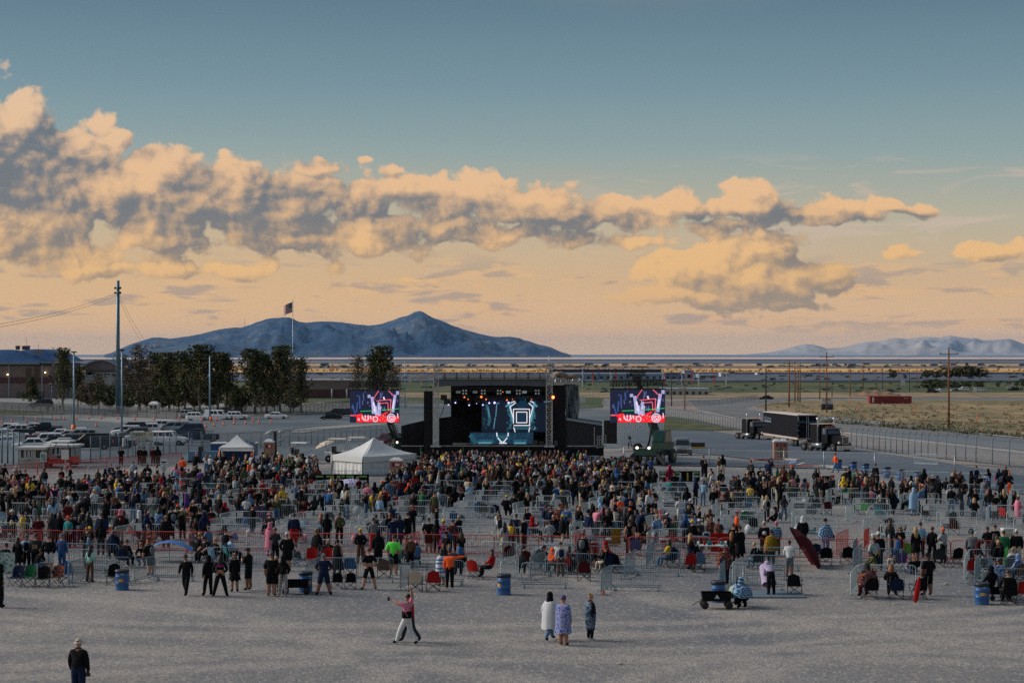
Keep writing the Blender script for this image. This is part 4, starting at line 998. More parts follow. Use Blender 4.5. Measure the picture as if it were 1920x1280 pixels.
def skip_trailer(px0,px1,py0,py1,lab):
 g = G(px0,py1); k = g.y / F; W = (px1 - px0) * k; H = (py1 - py0) * k
 b = empty('box_trailer',g,0,lab,'trailer'); m = MB(); m.box((0,0,.35),(W,2.2,H)); m.build('body',mat('royal_blue_panel',(.015,.07,.20),.5,var=.15),b)
 m = MB(); m.box((-.05,-.05,H),(W + .05,2.25,H + .1)); m.build('roof',m_wpaint,b)
 m = MB(); m.box((W * .3,-.04,H * .45),(W * .7,-.01,H * .72)); m.build('hatch',m_glass,b)
 for x in (W * .2,W * .8):
  m = MB(); m.lathe([(.1,-.1),(.33,-.1),(.33,.1),(.1,.1)],12); o = m.build('wheel',m_rub,b,(x,-.05,.33)); o.rotation_euler = (PI / 2,0,0)
skip_trailer(395,478,832,862,'blue box trailer with white roof behind the pop-up canopy')
gen = empty('generator',G(375,868),0,'pale blue generator with black straps left of the canopy','generator')
m = MB(); m.box((-1.1,0,.25),(1.6,1.1,1.1)); m.build('body',mat('pale_blue_tank',(.09,.22,.34),.45,var=.1),gen); m = MB(); m.box((-.15,-.03,.1),(.15,1.15,1.55)); m.box((-1.2,.1,0),(1.7,1.0,.25)); m.build('frame',m_blackm,gen)

# portable toilets
def toilet(px0,px1,py0,py1,lab,n=1):
 g = G((px0 + px1) / 2,py1); k = g.y / F; W = (px1 - px0) * k / n; H = (py1 - py0) * k
 for i in range(n):
  x = (i - (n - 1) / 2) * W
  b = empty('portable_toilet',g + Vector((x,0,0)),0,lab[i],'toilet')
  tm = mat('tan_plastic',(.33,.18,.115),.55,var=.1,scale=2)
  m = MB(); m.box((-W / 2 + .03,0,.1),(W / 2 - .03,1.15,H * .86)); m.build('body',tm,b)
  m = MB(); m.box((-W / 2 + .13,-.04,.18),(W / 2 - .13,-.005,H * .83)); d = m.build('door',mat('tan_door',(.38,.22,.15),.5,var=.08),b)
  m = MB(); m.box((W / 2 - .25,-.07,H * .45),(W / 2 - .2,-.041,H * .5)); m.build('handle',m_blackm,d)
  m = MB(); m.box((-W / 2 + .2,-.06,H * .62),(W / 2 - .14,-.042,H * .80)); s_ = m.build('sign',mat('red_plate',(.50,.03,.02),.5),d)
  m = MB(); m.box((-W / 2 + .26,-.075,H * .645),(-W / 2 + .42,-.062,H * .78)); m.build('blue_mark',m_navyc,d)
  m = MB(); m.box((-W / 2 + .45,-.075,H * .66),(W / 2 - .26,-.062,H * .76)); m.build('white_mark',m_white,d)
  m = MB(); m.loft([[(-W / 2 - .04,-.05,H * .86),(W / 2 + .04,-.05,H * .86),(W / 2 + .04,1.2,H * .86),(-W / 2 - .04,1.2,H * .86)],[(-W / 2 + .02,.0,H * .91),(W / 2 - .02,.0,H * .91),(W / 2 - .02,1.15,H * .91),(-W / 2 + .02,1.15,H * .91)],[(-W * .22,.35,H),(W * .22,.35,H),(W * .22,.8,H),(-W * .22,.8,H)]],True,True,False); m.build('roof',mat('translucent_roof',(.52,.56,.56),.5),b)
  m = MB(); m.box((-W / 2 - .02,-.05,0),(W / 2 + .02,1.2,.1)); m.build('base',m_blackm,b)
toilet(1451,1477.5,823,861,['tan portable toilet, left one of the pair by the service road','tan portable toilet, right one of the pair by the service road'],2)
toilet(494,513,823,868,['tan portable toilet right of the pop-up canopy'],1)
toilet(730,755,858,902,['tan portable toilet in front of the white marquee'],1)

# telescopic lamp mast beside the left toilet
lt = empty('light_mast',G(516,866),0,'black portable light mast with tilted floodlights beside a toilet','light tower')
m = MB(); m.bar((0,0,0),(0,0,2.9),.28); m.box((-.7,-.5,0),(.7,.5,.7)); m.build('mast',m_blackm,lt)
for x,z in ((-.5,2.7),(.6,2.8),(.6,2.0)):
 m = MB(); m.bar((0,0,z - .3),(x,0,z),.07); m.lathe([(.05,-.12),(.28,-.08),(.3,.08),(.1,.12)],10,(x,-.1,z + .05)); m.build('floodlight',mat('lamp_panel',(.5,.55,.55)),lt)
 # ================================================================ VEHICLES
def wheel_set(parent,xs,half,r,w=.22,rimc=None,n=14,names='wheel'):
 for x in xs:
  for s_ in (-1,1):
   k = ('wheel',r,w)
   if k not in _TC:
    m = MB(); m.lathe([(r * .6,-w / 2),(r * .93,-w / 2),(r,-w * .3),(r,w * .3),(r * .93,w / 2),(r * .6,w / 2)],n); _TC[k] = m.mesh('wheel'); _TC[k].materials.append(m_rub)
    m = MB(); m.lathe([(.02,-w * .55),(r * .2,-w * .52),(r * .58,-w * .42),(r * .62,-w * .5),(r * .62,w * .5),(r * .58,w * .42),(r * .2,w * .52),(.02,w * .55)],n); _TC[('rim',r,w)] = m.mesh('rim'); _TC[('rim',r,w)].materials.append(m_chrome)
   o = shared(names,_TC[k],parent,None,(x,s_ * half,r),(PI / 2,0,0))
   shared('rim',_TC[('rim',r,w)],o,[rimc] if rimc else None)
CARS = {  # L, W, ground clearance, bonnet line, roof, profile of cabin: rear top, front top, windscreen base, rear glass base
'sedan': dict(L=4.8,W=1.84,b=.22,hood=.82,trunk=.95,roof=1.45,cab=[(-1.75,-.95,.55,1.25)],belt=.92),
'suv': dict(L=4.9,W=1.94,b=.28,hood=1.05,trunk=1.1,roof=1.78,cab=[(-2.30,-2.05,.45,1.20)],belt=1.12),
'van': dict(L=5.1,W=1.98,b=.22,hood=1.0,trunk=1.1,roof=1.76,cab=[(-2.42,-2.2,.75,1.75)],belt=1.08),
'cargo': dict(L=5.9,W=2.05,b=.28,hood=1.15,trunk=1.2,roof=2.15,cab=[(-2.9,-2.75,1.1,1.75)],belt=1.25),
'pickup':dict(L=5.7,W=2.0,b=.35,hood=1.18,trunk=1.15,roof=1.86,cab=[(-.95,-.75,.75,1.35)],belt=1.2),
'boxsuv':dict(L=4.65,W=1.9,b=.38,hood=1.12,trunk=1.2,roof=1.85,cab=[(-2.2,-2.1,.55,.95)],belt=1.2)}
def car_meshes(kind):
 k = ('car',kind)
 if k in _TC: return _TC[k]
 c = CARS[kind]; L,W,b,hood,tr,roof,belt = c['L'],c['W'],c['b'],c['hood'],c['trunk'],c['roof'],c['belt']; x0,x1,x2,x3 = c['cab'][0]
 hl = L / 2; hw = W / 2
 secs = [(-hl,.80,b + .25,tr - .12),(-hl + .12,.93,b + .05,tr),(-hl + .9,1,b,tr),(x0 + .1,1,b,belt if kind != 'pickup' else tr),(0,1,b,belt),(x3,1,b,max(hood + .04,belt - .06)),(hl - .9,.98,b,hood),(hl - .2,.92,b + .03,hood - .12),(hl,.78,b + .18,hood - .3)]
 secs.sort(key=lambda t: t[0])
 m = MB(); rings = []
 for (x,wf,zb_,zt) in secs:
  w_ = hw * wf; rings.append([(x,-w_ * .96,zb_),(x,-w_,zb_ + .18),(x,-w_ * 1.0,zt - .2),(x,-w_ * .93,zt - .02),(x,-w_ * .5,zt + .03),(x,w_ * .5,zt + .03),(x,w_ * .93,zt - .02),(x,w_ * 1.0,zt - .2),(x,w_,zb_ + .18),(x,w_ * .96,zb_)])
 m.loft(rings,True,True,False); body = m.mesh('body'); body.materials.append(None)
 # cabin: body colour pillars and roof, dark glass sheets proud of it
 tw = hw * .74; bw = hw * .93; m = MB(); zb_ = belt - .04
 base = [(x0,-bw),(x3,-bw),(x3,bw),(x0,bw)]; top = [(x1,-tw),(x2,-tw),(x2,tw),(x1,tw)]
 m.loft([[(x,y,zb_) for x,y in base],[(x,y,roof - .09) for x,y in top],[(x * .98 if x > 0 else x * .98,y * .9,roof) for x,y in top]],True,True,False); cab = m.mesh('cabin'); cab.materials.append(None)
 m = MB(); e = .012
 def lerp(a,b_,t): return a + (b_ - a) * t
 def side(u0,u1,s_):
  pts = []
  for (u,v) in ((u0,.10),(u1,.10),(u1,.86),(u0,.86)):
   xb = lerp(x0,x3,u); xt = lerp(x1,x2,u); pts.append((lerp(xb,xt,v),s_ * (lerp(bw,tw,v) + e),lerp(zb_,roof - .09,v)))
  m.add(pts,[(0,1,2,3) if s_ < 0 else (3,2,1,0)])
 cuts = {'sedan': [(.10,.46),(.50,.90)],'pickup': [(.08,.46),(.50,.90)],'cargo': [(.30,.46),(.49,.65),(.72,.93)]}.get(kind,[(.05,.30),(.34,.60),(.64,.92)])
 for s_ in (-1,1):
  for u0,u1 in cuts: side(u0,u1,s_)
 def endg(xb,xt,sg):
  m.add([(lerp(xb,xt,.08) + sg * e,-bw * .86,lerp(zb_,roof - .09,.08)),(lerp(xb,xt,.08) + sg * e,bw * .86,lerp(zb_,roof - .09,.08)),(lerp(xb,xt,.9) + sg * e,tw * .9,lerp(zb_,roof - .09,.9)),(lerp(xb,xt,.9) + sg * e,-tw * .9,lerp(zb_,roof - .09,.9))],[(0,1,2,3) if sg > 0 else (3,2,1,0)])
 endg(x3,x2,1)
 if kind != 'cargo': endg(x0,x1,-1)
 glass = m.mesh('window_glass'); glass.materials.append(m_glass)
 m = MB(); m.box((-.12,-.2,-.09),(.03,.2,.09)); hd = m.mesh('headlight'); hd.materials.append(m_head)
 m = MB(); m.box((-.03,-.12,-.12),(.05,.12,.12)); tl_ = m.mesh('tail_light'); tl_.materials.append(m_red)
 m = MB(); m.box((hl - .12,-hw * .45,b + .2),(hl + .015,hw * .45,hood - .38)); m.box((hl - .1,-hw * .7,b + .02),(hl + .03,hw * .7,b + .16)); gr = m.mesh('grille'); gr.materials.append(m_blackm)
 m = MB(); m.box((-.09,-.05,-.06),(.09,.16,.08)); mi = m.mesh('mirror'); mi.materials.append(m_blackm)
 _TC[k] = (body,cab,glass,hd,tl_,gr,mi); return _TC[k]
def car(px,py,kind,col,heading,label,dy=0,rack=False,sc=1.0,cat=None,group=None):
 g = G(px,py) if dy == 0 else GP(px,G(px,py).y + dy)
 c = CARS[kind]; o = empty('parked_' + {'sedan': 'car','suv': 'suv','van': 'minivan','cargo': 'van','pickup': 'pickup_truck','boxsuv': 'suv'}[kind],g,math.radians(heading),label,{'pickup': 'pickup truck','cargo': 'van','van': 'minivan'}.get(kind,'car'),group)
 o.scale = (sc,sc,sc)
 body,cab,glass,hd,tl_,gr,mi = car_meshes(kind); hl = c['L'] / 2; hw = c['W'] / 2
 shared('body',body,o,[col]); shared('cabin',cab,o,[col]); shared('window_glass',glass,o)
 for s_ in (-1,1):
  shared('headlight',hd,o,None,(hl - .06,s_ * hw * .62,c['hood'] - .26)); shared('tail_light',tl_,o,None,(-hl - .0,s_ * hw * .72,c['trunk'] - .22)); shared('mirror',mi,o,None,(c['cab'][0][3] - .35,s_ * (hw + .02),c['belt'] + .05),None,(1,s_,1))
 shared('grille',gr,o)
 wheel_set(o,(-hl + .95,hl - .92),hw - .12,.33 if kind in ('sedan',) else .37)
 if kind == 'pickup':
  m = MB(); m.box((-hl + .12,-hw * .8,c['trunk'] - .02),(-1.05,hw * .8,c['trunk'] + .05)); m.build('truck_bed',m_blackm,o)
 if rack:
  m = MB(); m.box((-1.2,-.42,c['roof'] + .08),(.3,.42,c['roof'] + .42)); m.build('roof_box',m_blackm,o)
 return o
P = {n: mat('car_paint_' + n,col,.35,.05,spec=.35) for n,col in dict(white=(.84,.85,.85),silver=(.36,.38,.40),black=(.008,.009,.012),charcoal=(.035,.038,.045),grey=(.14,.155,.17),maroon=(.10,.008,.012),blue=(.03,.06,.11),pearl=(.62,.62,.58),navy=(.01,.014,.03)).items()}
carlist = [
(62,808,'sedan','white',192,'white saloon between the white estate and the black pickup',{}),(150,818,'sedan','white',192,'white saloon right of the orange lamp base',{}),
(20,830,'sedan','pearl',194,'cream car at the left end behind the booth gate',{}),(44,821,'sedan','silver',192,'silver saloon behind the dark grey minivan',{}),(92,830,'sedan','white',194,'white saloon in the heart of the left block',{}),
(142,833,'sedan','silver',194,'pale saloon below the silver minivan',{}),(10,838,'sedan','white',194,'white car half behind the blue steel gate',{}),(300,806,'suv','white',190,'white suv farthest back behind the ticket sign cars',{}),
(12,813,'suv','white',192,'white estate car at the left end of the back parking row',{}),
(26,816,'suv','white',192,'white suv behind the dark minivan at the left edge',{}),
(8,822,'sedan','silver',192,'silver car cut by the left edge of the picture',{}),
(36,826,'van','charcoal',194,'dark grey minivan with reddish windows among the left cars',{}),
(86,812,'pickup','black',188,'black pickup truck in the back row left of the orange base',{}),
(103,817,'sedan','navy',192,'dark navy saloon in front of the black pickup',{}),
(112,821,'sedan','white',192,'white saloon just in front of the dark navy saloon',{}),
(128,823.5,'sedan','pearl',194,'cream saloon left of the silver minivan',{}),
(150,826,'van','silver',192,'silver minivan near the foot of the lamp pole',{}),
(40,832,'sedan','white',194,'white saloon with long bonnet behind the road sign',{}),
(56,836,'sedan','maroon',196,'dark red car squeezed behind the road sign',{}),
(70,832,'sedan','silver',196,'pale silver saloon in the middle of the left block',{}),
(84,837,'suv','white',194,'white hatchback above the left ticket booth',{}),
(104,838,'sedan','black',194,'black saloon above the gap between the booths',{}),
(60,843,'sedan','white',194,'white car nearest the left booth roof',{}),
(130,839,'suv','grey',192,'grey estate car behind the large black suv',{}),
(118,843,'sedan','pearl',194,'cream car bonnet just above the right booth',{}),
(168,843,'suv','black',194,'large black suv above the right booth',{'sc': 1.12}),
(218,840,'sedan','black',186,'long black saloon beside the ticket sign posts',{'sc': 1.05}),
(245,814,'suv','charcoal',192,'charcoal suv at the back of the middle block',{'sc': 1.15}),
(272,813,'suv','white',192,'white suv showing its tail at the back of the middle block',{}),
(236,819,'boxsuv','white',194,'white jeep with round lamps left of the ticket sign',{}),
(250,822,'suv','grey',194,'grey suv behind the left end of the ticket sign',{}),
(258,827,'sedan','white',194,'white saloon whose bonnet shows under the ticket sign',{}),
(326,812,'van','silver',190,'silver minivan behind the white square suv',{'sc': 1.15}),
(352,817,'suv','blue',190,'slate blue suv behind the black pickup',{'sc': 1.15}),
(373,829,'pickup','black',187,'black pickup truck right of the white square suv',{'sc': 1.02}),
(318,835,'boxsuv','white',-6,'white square suv with black wheel arches right of the ticket sign',{'sc': 1.05}),
(357,783,'suv','white',-4,'white car with roof box left of the white van',{'rack': True}),
(371,788,'suv','white',-3,'white compact suv in front of the car with roof box',{}),
(409,787,'cargo','white',-5,'white high roofed van by the tall lamp pole',{}),
(426,783,'suv','charcoal',-3,'dark car with roof box behind the white van',{'rack': True}),
(436,786,'pickup','black',-3,'black fronted truck right of the white van',{}),
(446,786.5,'suv','white',-3,'white suv at the right end of the van group',{}),
(443,782,'suv','maroon',-3,'dark red suv behind the white suv of the van group',{}),
(519,785,'sedan','white',-4,'white saloon standing alone on the asphalt',{'sc': 1.06}),
(621,786.5,'sedan','black',184,'black hatchback left of the left video screen',{}),
(629,780,'suv','navy',184,'dark blue suv behind the black hatchback',{}),
(652,780,'boxsuv','charcoal',182,'charcoal box shaped suv partly hidden by the left screen',{}),
(77,764,'suv','black',196,'big black suv with silver bonnet on the hall driveway',{'sc': 1.35}),
(1279,853,'suv','grey',-92,'silver suv facing the camera right of the telehandler',{}),
(1436,749,'sedan','black',184,'small black car driving on the dirt road behind a pole',{}),
(727,838,'suv','maroon',-118,'maroon suv behind the peak of the white marquee',{}),
(1669,736,'sedan','navy',10,'dark blue car near the far red road signs',{}),
(1765,735,'sedan','white',20,'white car among the far trees right of the junction',{}),
(1792,734,'sedan','silver',15,'silver car in the far car park',{}),
(1748,737,'suv','black',10,'black car below the far dark trees',{}),
(1806,733,'boxsuv','white',190,'far white vehicle beside the silver one',{}),
(1838,734,'suv','white',10,'white suv at the right of the far car park',{}),
(1900,733,'suv','black',170,'dark suv at the far right behind the field',{}),
(1896,729,'sedan','silver',170,'silver car behind the dark suv at the far right',{}),
]
for (px,py,kind,colr,hd_,lab,kw) in carlist: car(px,py,kind,P[colr],hd_,lab,**kw)
m_whitebody = P['white']

# ---- lorries (front towards +X)
def tractor(px,py,heading,lab,stacks=True):
 g = G(px,py); t = empty('truck_tractor',g,math.radians(heading),lab,'lorry'); bk = mat('truck_black',(.005,.006,.008),.4,0,spec=.2)
 m = MB(); m.box((-3.6,-.45,.7),(2.6,.45,.95)); m.build('frame',m_blackm,t)
 m = MB(); m.loft([[(1.05,-.62,1.05),(1.05,.62,1.05),(1.05,.62,2.0),(1.05,-.62,2.0)],[(3.05,-.55,1.0),(3.05,.55,1.0),(3.05,.55,1.82),(3.05,-.55,1.82)]],True,True,False); m.build('bonnet',bk,t)
 m = MB(); m.box((3.05,-.50,.95),(3.13,.50,1.85)); m.build('grille_frame',m_chrome,t)
 m = MB(); m.box((3.13,-.40,1.0),(3.15,.40,1.76)); gr = m.build('grille',m_blackm,t)
 m = MB()
 for i in range(4): m.box((3.15,-.32 + i * .2,1.0),(3.165,-.28 + i * .2,1.76))
 m.build('grille_bars',m_chrome,gr)
 m = MB(); m.loft([[(-.15,-1.0,1.0),(1.05,-1.0,1.0),(1.05,1.0,1.0),(-.15,1.0,1.0)],[(-.15,-1.0,2.0),(1.05,-1.0,2.0),(1.05,1.0,2.0),(-.15,1.0,2.0)],[(-.15,-.95,2.85),(.8,-.95,2.75),(.8,.95,2.75),(-.15,.95,2.85)]],True,True,False); m.build('cab',bk,t)
 m = MB(); m.box((-1.9,-1.15,1.0),(-.2,1.15,3.0)); m.box((-1.9,-1.1,3.0),(-.6,1.1,3.15)); m.build('sleeper',bk,t)
 m = MB(); m.box((-1.95,-1.18,3.15),(-.3,1.18,3.22)); m.build('sleeper_roof',m_chrome,t)
 m = MB(); m.add([(1.06,-.85,2.08),(1.06,.85,2.08),(.83,.85,2.68),(.83,-.85,2.68)],[(0,1,2,3)]); m.add([(.1,-1.01,2.05),(.9,-1.01,2.05),(.7,-.985,2.6),(.1,-.97,2.65)],[(0,1,2,3)]); m.add([(.1,1.01,2.05),(.1,.97,2.65),(.7,.985,2.6),(.9,1.01,2.05)],[(0,1,2,3)]); m.build('window_glass',mat('windscreen',(.03,.07,.13),.1),t)
 m = MB(); m.bar((.95,-1.05,2.72),(.95,1.05,2.72),.3,.12); m.build('sun_visor',mat('visor_steel',(.12,.24,.36),.25,.7),t)
 m = MB()
 for i in range(7): m.box((.55,-.84 + i * .28 - .05,2.86),(.65,-.84 + i * .28 + .05,2.96))
 m.build('roof_lamps',mat('roof_lamp_red',(.55,.12,.05),.3),t)
 m = MB(); m.box((3.05,-1.2,.35),(3.3,1.2,.82)); m.build('bumper',m_chrome,t)
 for s_ in (-1,1):
  m = MB(); m.tube([(-.45,s_ * 1.2,.9),(-.45,s_ * 1.2,3.75),(-.6,s_ * 1.2,3.95)],.1,8); m.build('exhaust_stack',m_chrome,t)
  m = MB(); m.loft([[(2.15 + .72 * math.cos(a),s_ * y,.52 + .66 * math.sin(a)) for a in [PI * i / 8 for i in range(9)]] for y in (.62,1.2)],False,False); m.build('mudguard',bk,t)
  m = MB(); m.lathe([(.12,-.12),(.17,0),(.12,.12)],8,(0,0,0)); o = m.build('headlight',m_head,t,(3.0,s_ * .85,1.12)); o.rotation_euler = (0,PI / 2,0)
  m = MB(); m.tube([(-1.6,s_ * 1.0,.75),(.3,s_ * 1.0,.75)],.3,10); m.build('fuel_tank',m_chrome,t)
  m = MB(); m.bar((.9,s_ * 1.05,2.5),(.95,s_ * 1.4,2.5),.05); m.box((.88,s_ * 1.4 - .08,2.1),(.96,s_ * 1.4 + .08,2.75)); m.build('mirror',m_chrome,t)
 wheel_set(t,(-3.2,-2.0,2.15),.98,.52,.34)
 return t
tractor(1553,846,-60,'black truck tractor with chrome grille, right of the black trailer')
tractor(1416,824,-62,'black truck tractor with tall sleeper left of the black trailer')
g = G(1514,838); tr = empty('semi_trailer',g,math.radians(98.5),'long black box trailer with white roof parked by the fence','trailer')
m = MB(); m.box((0,-1.27,1.15),(16,1.27,4.0)); m.build('body',mat('trailer_black',(.004,.005,.009),.6,spec=.12),tr)
m = MB(); m.box((-.02,-1.29,4.0),(16.02,1.29,4.1)); m.build('roof',mat('trailer_roof',(.62,.54,.49),.6),tr)
m = MB(); m.box((0,-1.30,.95),(16,1.30,1.2)); m.build('side_rail',mat('rail_pale',(.50,.42,.36),.5),tr)
m = MB()
for y in (-.12,.12): m.box((-.07,y - .03,1.2),(-.02,y + .03,3.95))
m.build('door_bars',m_galv,tr)
m = MB()
for i in range(7): m.box((-.05,-1.25 + i * .36,1.0),(-.01,-1.07 + i * .36,1.12))
m.build('reflective_tape',mat('red_print',(.55,.03,.03)),tr)
m = MB()
for s_ in (-1,1):
 for z in (1.4,2.05,2.7,3.4): m.box((-.05,s_ * 1.2 - .05,z),(-.01,s_ * 1.2 + .05,z + (.12 if z < 3 else .5)))
m.build('hinges',mat('pale_green_hinge',(.35,.42,.38),.5),tr)
m = MB(); m.box((-.3,-1.1,.45),(-.2,1.1,.58)); m.bar((-.2,-.8,.5),(0,-.8,1.0),.08); m.bar((-.2,.8,.5),(0,.8,1.0),.08); m.build('underride_bar',m_galv,tr)
wheel_set(tr,(1.4,2.7),1.0,.52,.34)
m = MB(); m.bar((12,-.9,.1),(12,-.9,1),.12); m.bar((12,.9,.1),(12,.9,1),.12); m.build('landing_leg',m_blackm,tr)
o = lettering('MyProduction',.52,mat('logo_blue',(.10,.18,.32),.5),tr,(-.03,0,3.2),(PI / 2,0,-PI / 2),.3)
o = lettering('MyProduction',.60,mat('logo_grey',(.18,.24,.30),.5),tr,(13.8,1.29,3.25),(PI / 2,0,PI),.3)
m = MB(); m.box((12.2,1.285,2.75),(15.4,1.295,2.95)); m.build('logo_bar',_M['logo_grey'],tr)
# pale trailer beside the right wing
g = G(1157,846); wt = empty('box_trailer',g,math.radians(-14),'pale ribbed box trailer between the stage and the telehandler','trailer')
kq = g.y / F
m = MB(); m.box((0,0,1.0),(2.5 * .1,0,1.0));
m = MB(); ln = 13.0
m.loft([[(0,0,.95),(0,0,3.55),(-1.5,.5,3.55),(-1.5,.5,.95)],[(3.3,ln,1.15),(3.3,ln,3.5),(1.8,ln + .5,3.5),(1.8,ln + .5,1.15)]],True,True,False); m.build('body',mat('pale_grey_ribbed',(.80,.85,.83),.5,var=.08,scale=2),wt)
m = MB()
for i in range(26):
 t = i / 26; m.box((3.3 * t + .0,ln * t - .03,.98),(3.3 * t + .04,ln * t + .03,3.5))
m.build('ribs',mat('rib_pale',(.72,.76,.75),.5),wt)
m = MB(); m.box((-1.55,-.05,.9),(-.02,.5,3.6)); m.build('front_wall',m_black,wt)
m = MB(); m.bar((1,2,.2),(1,2,1),.12); m.bar((2.6,10,.2),(2.6,10,1),.12); m.build('landing_leg',m_blackm,wt)
wheel_set(wt,(2.4,),.5,.5,.3)
# forklift mast beside it, small tow car trailer, pallet jack
g = G(1222,822); o = empty('trailer_hitch',G(1207,820),0,'small dark car dolly on the service road','trailer')
m = MB(); m.box((-1.2,-.6,.35),(1.4,.6,.5)); m.build('deck',m_blackm,o); wheel_set(o,(-.6,.6),.6,.3,.2)
o = empty('dock_plate',G(1305,841),0,'yellow and black dock plate right of the silver suv','ramp'); m = MB(); m.box((-1.2,0,0),(1.2,1.2,.25)); m.build('plate',mat('sign_yellow',(.75,.45,.03)),o); m = MB(); m.box((-1.2,1.2,0),(1.2,1.35,.7)); m.box((-1.1,.1,.26),(1.1,1.1,.5)); m.build('pad',m_blackm,o)

# side-by-side buggy, golf carts
def buggy(px,py,lab,bodym,roofm,heading,sc=1.0,golf=False):
 o = empty('golf_cart' if golf else 'utility_buggy',G(px,py),math.radians(heading),lab,'golf cart' if golf else 'buggy'); o.scale = (sc,) * 3
 m = MB(); m.loft([[(-1.3,-.6,.35),(-1.3,.6,.35),(-1.3,.6,.85),(-1.3,-.6,.85)],[(-.4,-.62,.3),(-.4,.62,.3),(-.4,.62,.7),(-.4,-.62,.7)],[(.4,-.62,.3),(.4,.62,.3),(.4,.62,.6),(.4,-.62,.6)],[(.7,-.6,.3),(.7,.6,.3),(.7,.6,.95),(.7,-.6,.95)],[(1.35,-.45,.4),(1.35,.45,.4),(1.35,.45,.7),(1.35,-.45,.7)]],True,True,False); m.build('body',bodym,o)
 m = MB(); m.box((-.55,-.5,.7),(-.05,.5,.85)); m.box((-.7,-.5,.7),(-.5,.5,1.3)); m.build('seat',m_blackm,o)
 m = MB()
 for s_ in (-1,1): m.tube([(.75,s_ * .58,.9),(.35,s_ * .55,1.85),(-.85,s_ * .55,1.85),(-1.0,s_ * .58,.85)],.03,5)
 m.build('roll_cage',m_blackm if not golf else m_alu,o)
 m = MB(); m.loft([[(-1.05,-.62,1.86),(-1.05,.62,1.86),(.5,.62,1.86),(.5,-.62,1.86)],[(-.95,-.55,1.97),(-.95,.55,1.97),(.4,.55,1.95),(.4,-.55,1.95)]],True,True,False); m.build('roof',roofm,o)
 wheel_set(o,(-.95,.98),.6,.30,.22)
 for s_ in (-1,1):
  m = MB(); m.box((1.3,s_ * .35 - .07,.62),(1.38,s_ * .35 + .07,.72)); m.build('headlight',m_head,o)
buggy(111,876,'red and black utility buggy in front of the ticket booth',mat('buggy_red',(.45,.02,.015),.35),m_wpaint,172,1.25)
buggy(568,868,'white roofed golf cart right of the light mast',m_wpaint,m_wpaint,-10,1.0,True)
buggy(640,866,'tall roofed golf cart left of the marquee',m_wpaint,mat('cream_roof',(.6,.55,.46),.5),-6,1.15,True)
buggy(664,862,'long roofed golf cart partly hidden by the marquee',m_wpaint,_M['cream_roof'],175,1.15,True)

# shipping container
g = G(1670,757); kq = g.y / F; ct = empty('shipping_container',g,math.radians(2),'dark red shipping container lying in the dry field','container'); W = 79 * kq; H = 14.5 * kq
m = MB(); n = 60; rows = []
for i in range(n + 1):
 x = -W / 2 + W * i / n; rows.append([(x,(0 if i % 4 < 2 else .05),0.1),(x,(0 if i % 4 < 2 else .05),H),(x,2.4,H),(x,2.4,0.1)])
m.loft(rows,True,True,False); m.build('body',mat('container_red',(.22,.012,.015),.55,var=.2,scale=.6),ct)
m = MB(); m.box((-W / 2 + 4.6 * kq,-.05,.5),(-W / 2 + 8 * kq,-.01,H - .3)); m.build('panel',m_white,ct)
lettering('40 FT',.55,m_white,ct,(W / 2 - 1.6,-.03,H - .6))

# ================================================================ TREES
def leaf_crown(seed,Ht,Rw,leafn,shape,col_slots=3,leaf=.30):
 """uneven crown of leaf sprays along ascending limbs"""
 rnd = random.Random(seed); vs = []; fs = []; mi = []; limbs = []
 tr_ = MB(); tr_.tube([(0,0,0),(.1,.05,Ht * .3),(-.05,.1,Ht * .65),(0,0,Ht * .93)],[Ht * .016,Ht * .012,Ht * .008,Ht * .002],6)
 nl = 26
 for i in range(nl):
  t = .16 + .78 * i / nl; a = i * 2.4 + rnd.random(); z = Ht * t
  if shape == 'poplar': ln = Rw * (1.08 - 1.25 * max(0,t - .42) - .9 * max(0,.3 - t)) * rnd.uniform(.5,1.2); rise = ln * rnd.uniform(1.5,2.8)
  elif shape == 'spruce': ln = Rw * (1.02 - t) * 1.5 * rnd.uniform(.8,1.1); rise = -ln * .15
  else: ln = Rw * (1.15 - .9 * abs(t - .5)) * rnd.uniform(.6,1.1); rise = ln * rnd.uniform(.3,.8)
  e = Vector((math.cos(a) * ln,math.sin(a) * ln,z + rise)); s0 = Vector((0,0,z)); mid = (s0 + e) / 2 + Vector((0,0,-ln * .1))
  tr_.tube([s0,mid,e],[Ht * .005,Ht * .003,Ht * .001],4); limbs.append((s0,mid,e,ln))
 for s0,mid,e,ln in limbs:
  k = int(leafn / nl * rnd.uniform(.5,1.4)); ns = 5; cl = [s0.lerp(e,rnd.uniform(.3,1.1)) + Vector([rnd.gauss(0,ln * .11) for _ in range(3)]) for _ in range(ns)]
  slot = rnd.choice([0,0,1,1,2])
  for _ in range(k):
   c = rnd.choice(cl) + Vector((rnd.gauss(0,.24),rnd.gauss(0,.24),rnd.gauss(0,.46))) * (Ht / 10)
   if c.z < Ht * .06 or c.z > Ht * 1.04: continue
   u = Vector([rnd.gauss(0,1) for _ in range(3)]).normalized(); v = u.orthogonal().normalized(); s_ = leaf * rnd.uniform(.5,1.25) * (Ht / 10)
   w_ = u.cross(v) * s_ * .6; v = v * s_; o = len(vs)
   vs += [c - v,c - w_ * .8,c + v,c + w_]; fs.append((o,o + 1,o + 2,o + 3)); mi.append(slot if rnd.random() < .7 else rnd.choice([0,1,2]))
 me = bpy.data.meshes.new('crown'); me.from_pydata(vs,[],fs); me.polygons.foreach_set('material_index',mi); me.update()
 return tr_.mesh('trunk'),me
lf = [mat('leaf_dark',(.035,.052,.022),.8,spec=.1),mat('leaf_mid',(.075,.090,.030),.8,spec=.1),mat('leaf_olive',(.15,.12,.045),.8,spec=.1)]
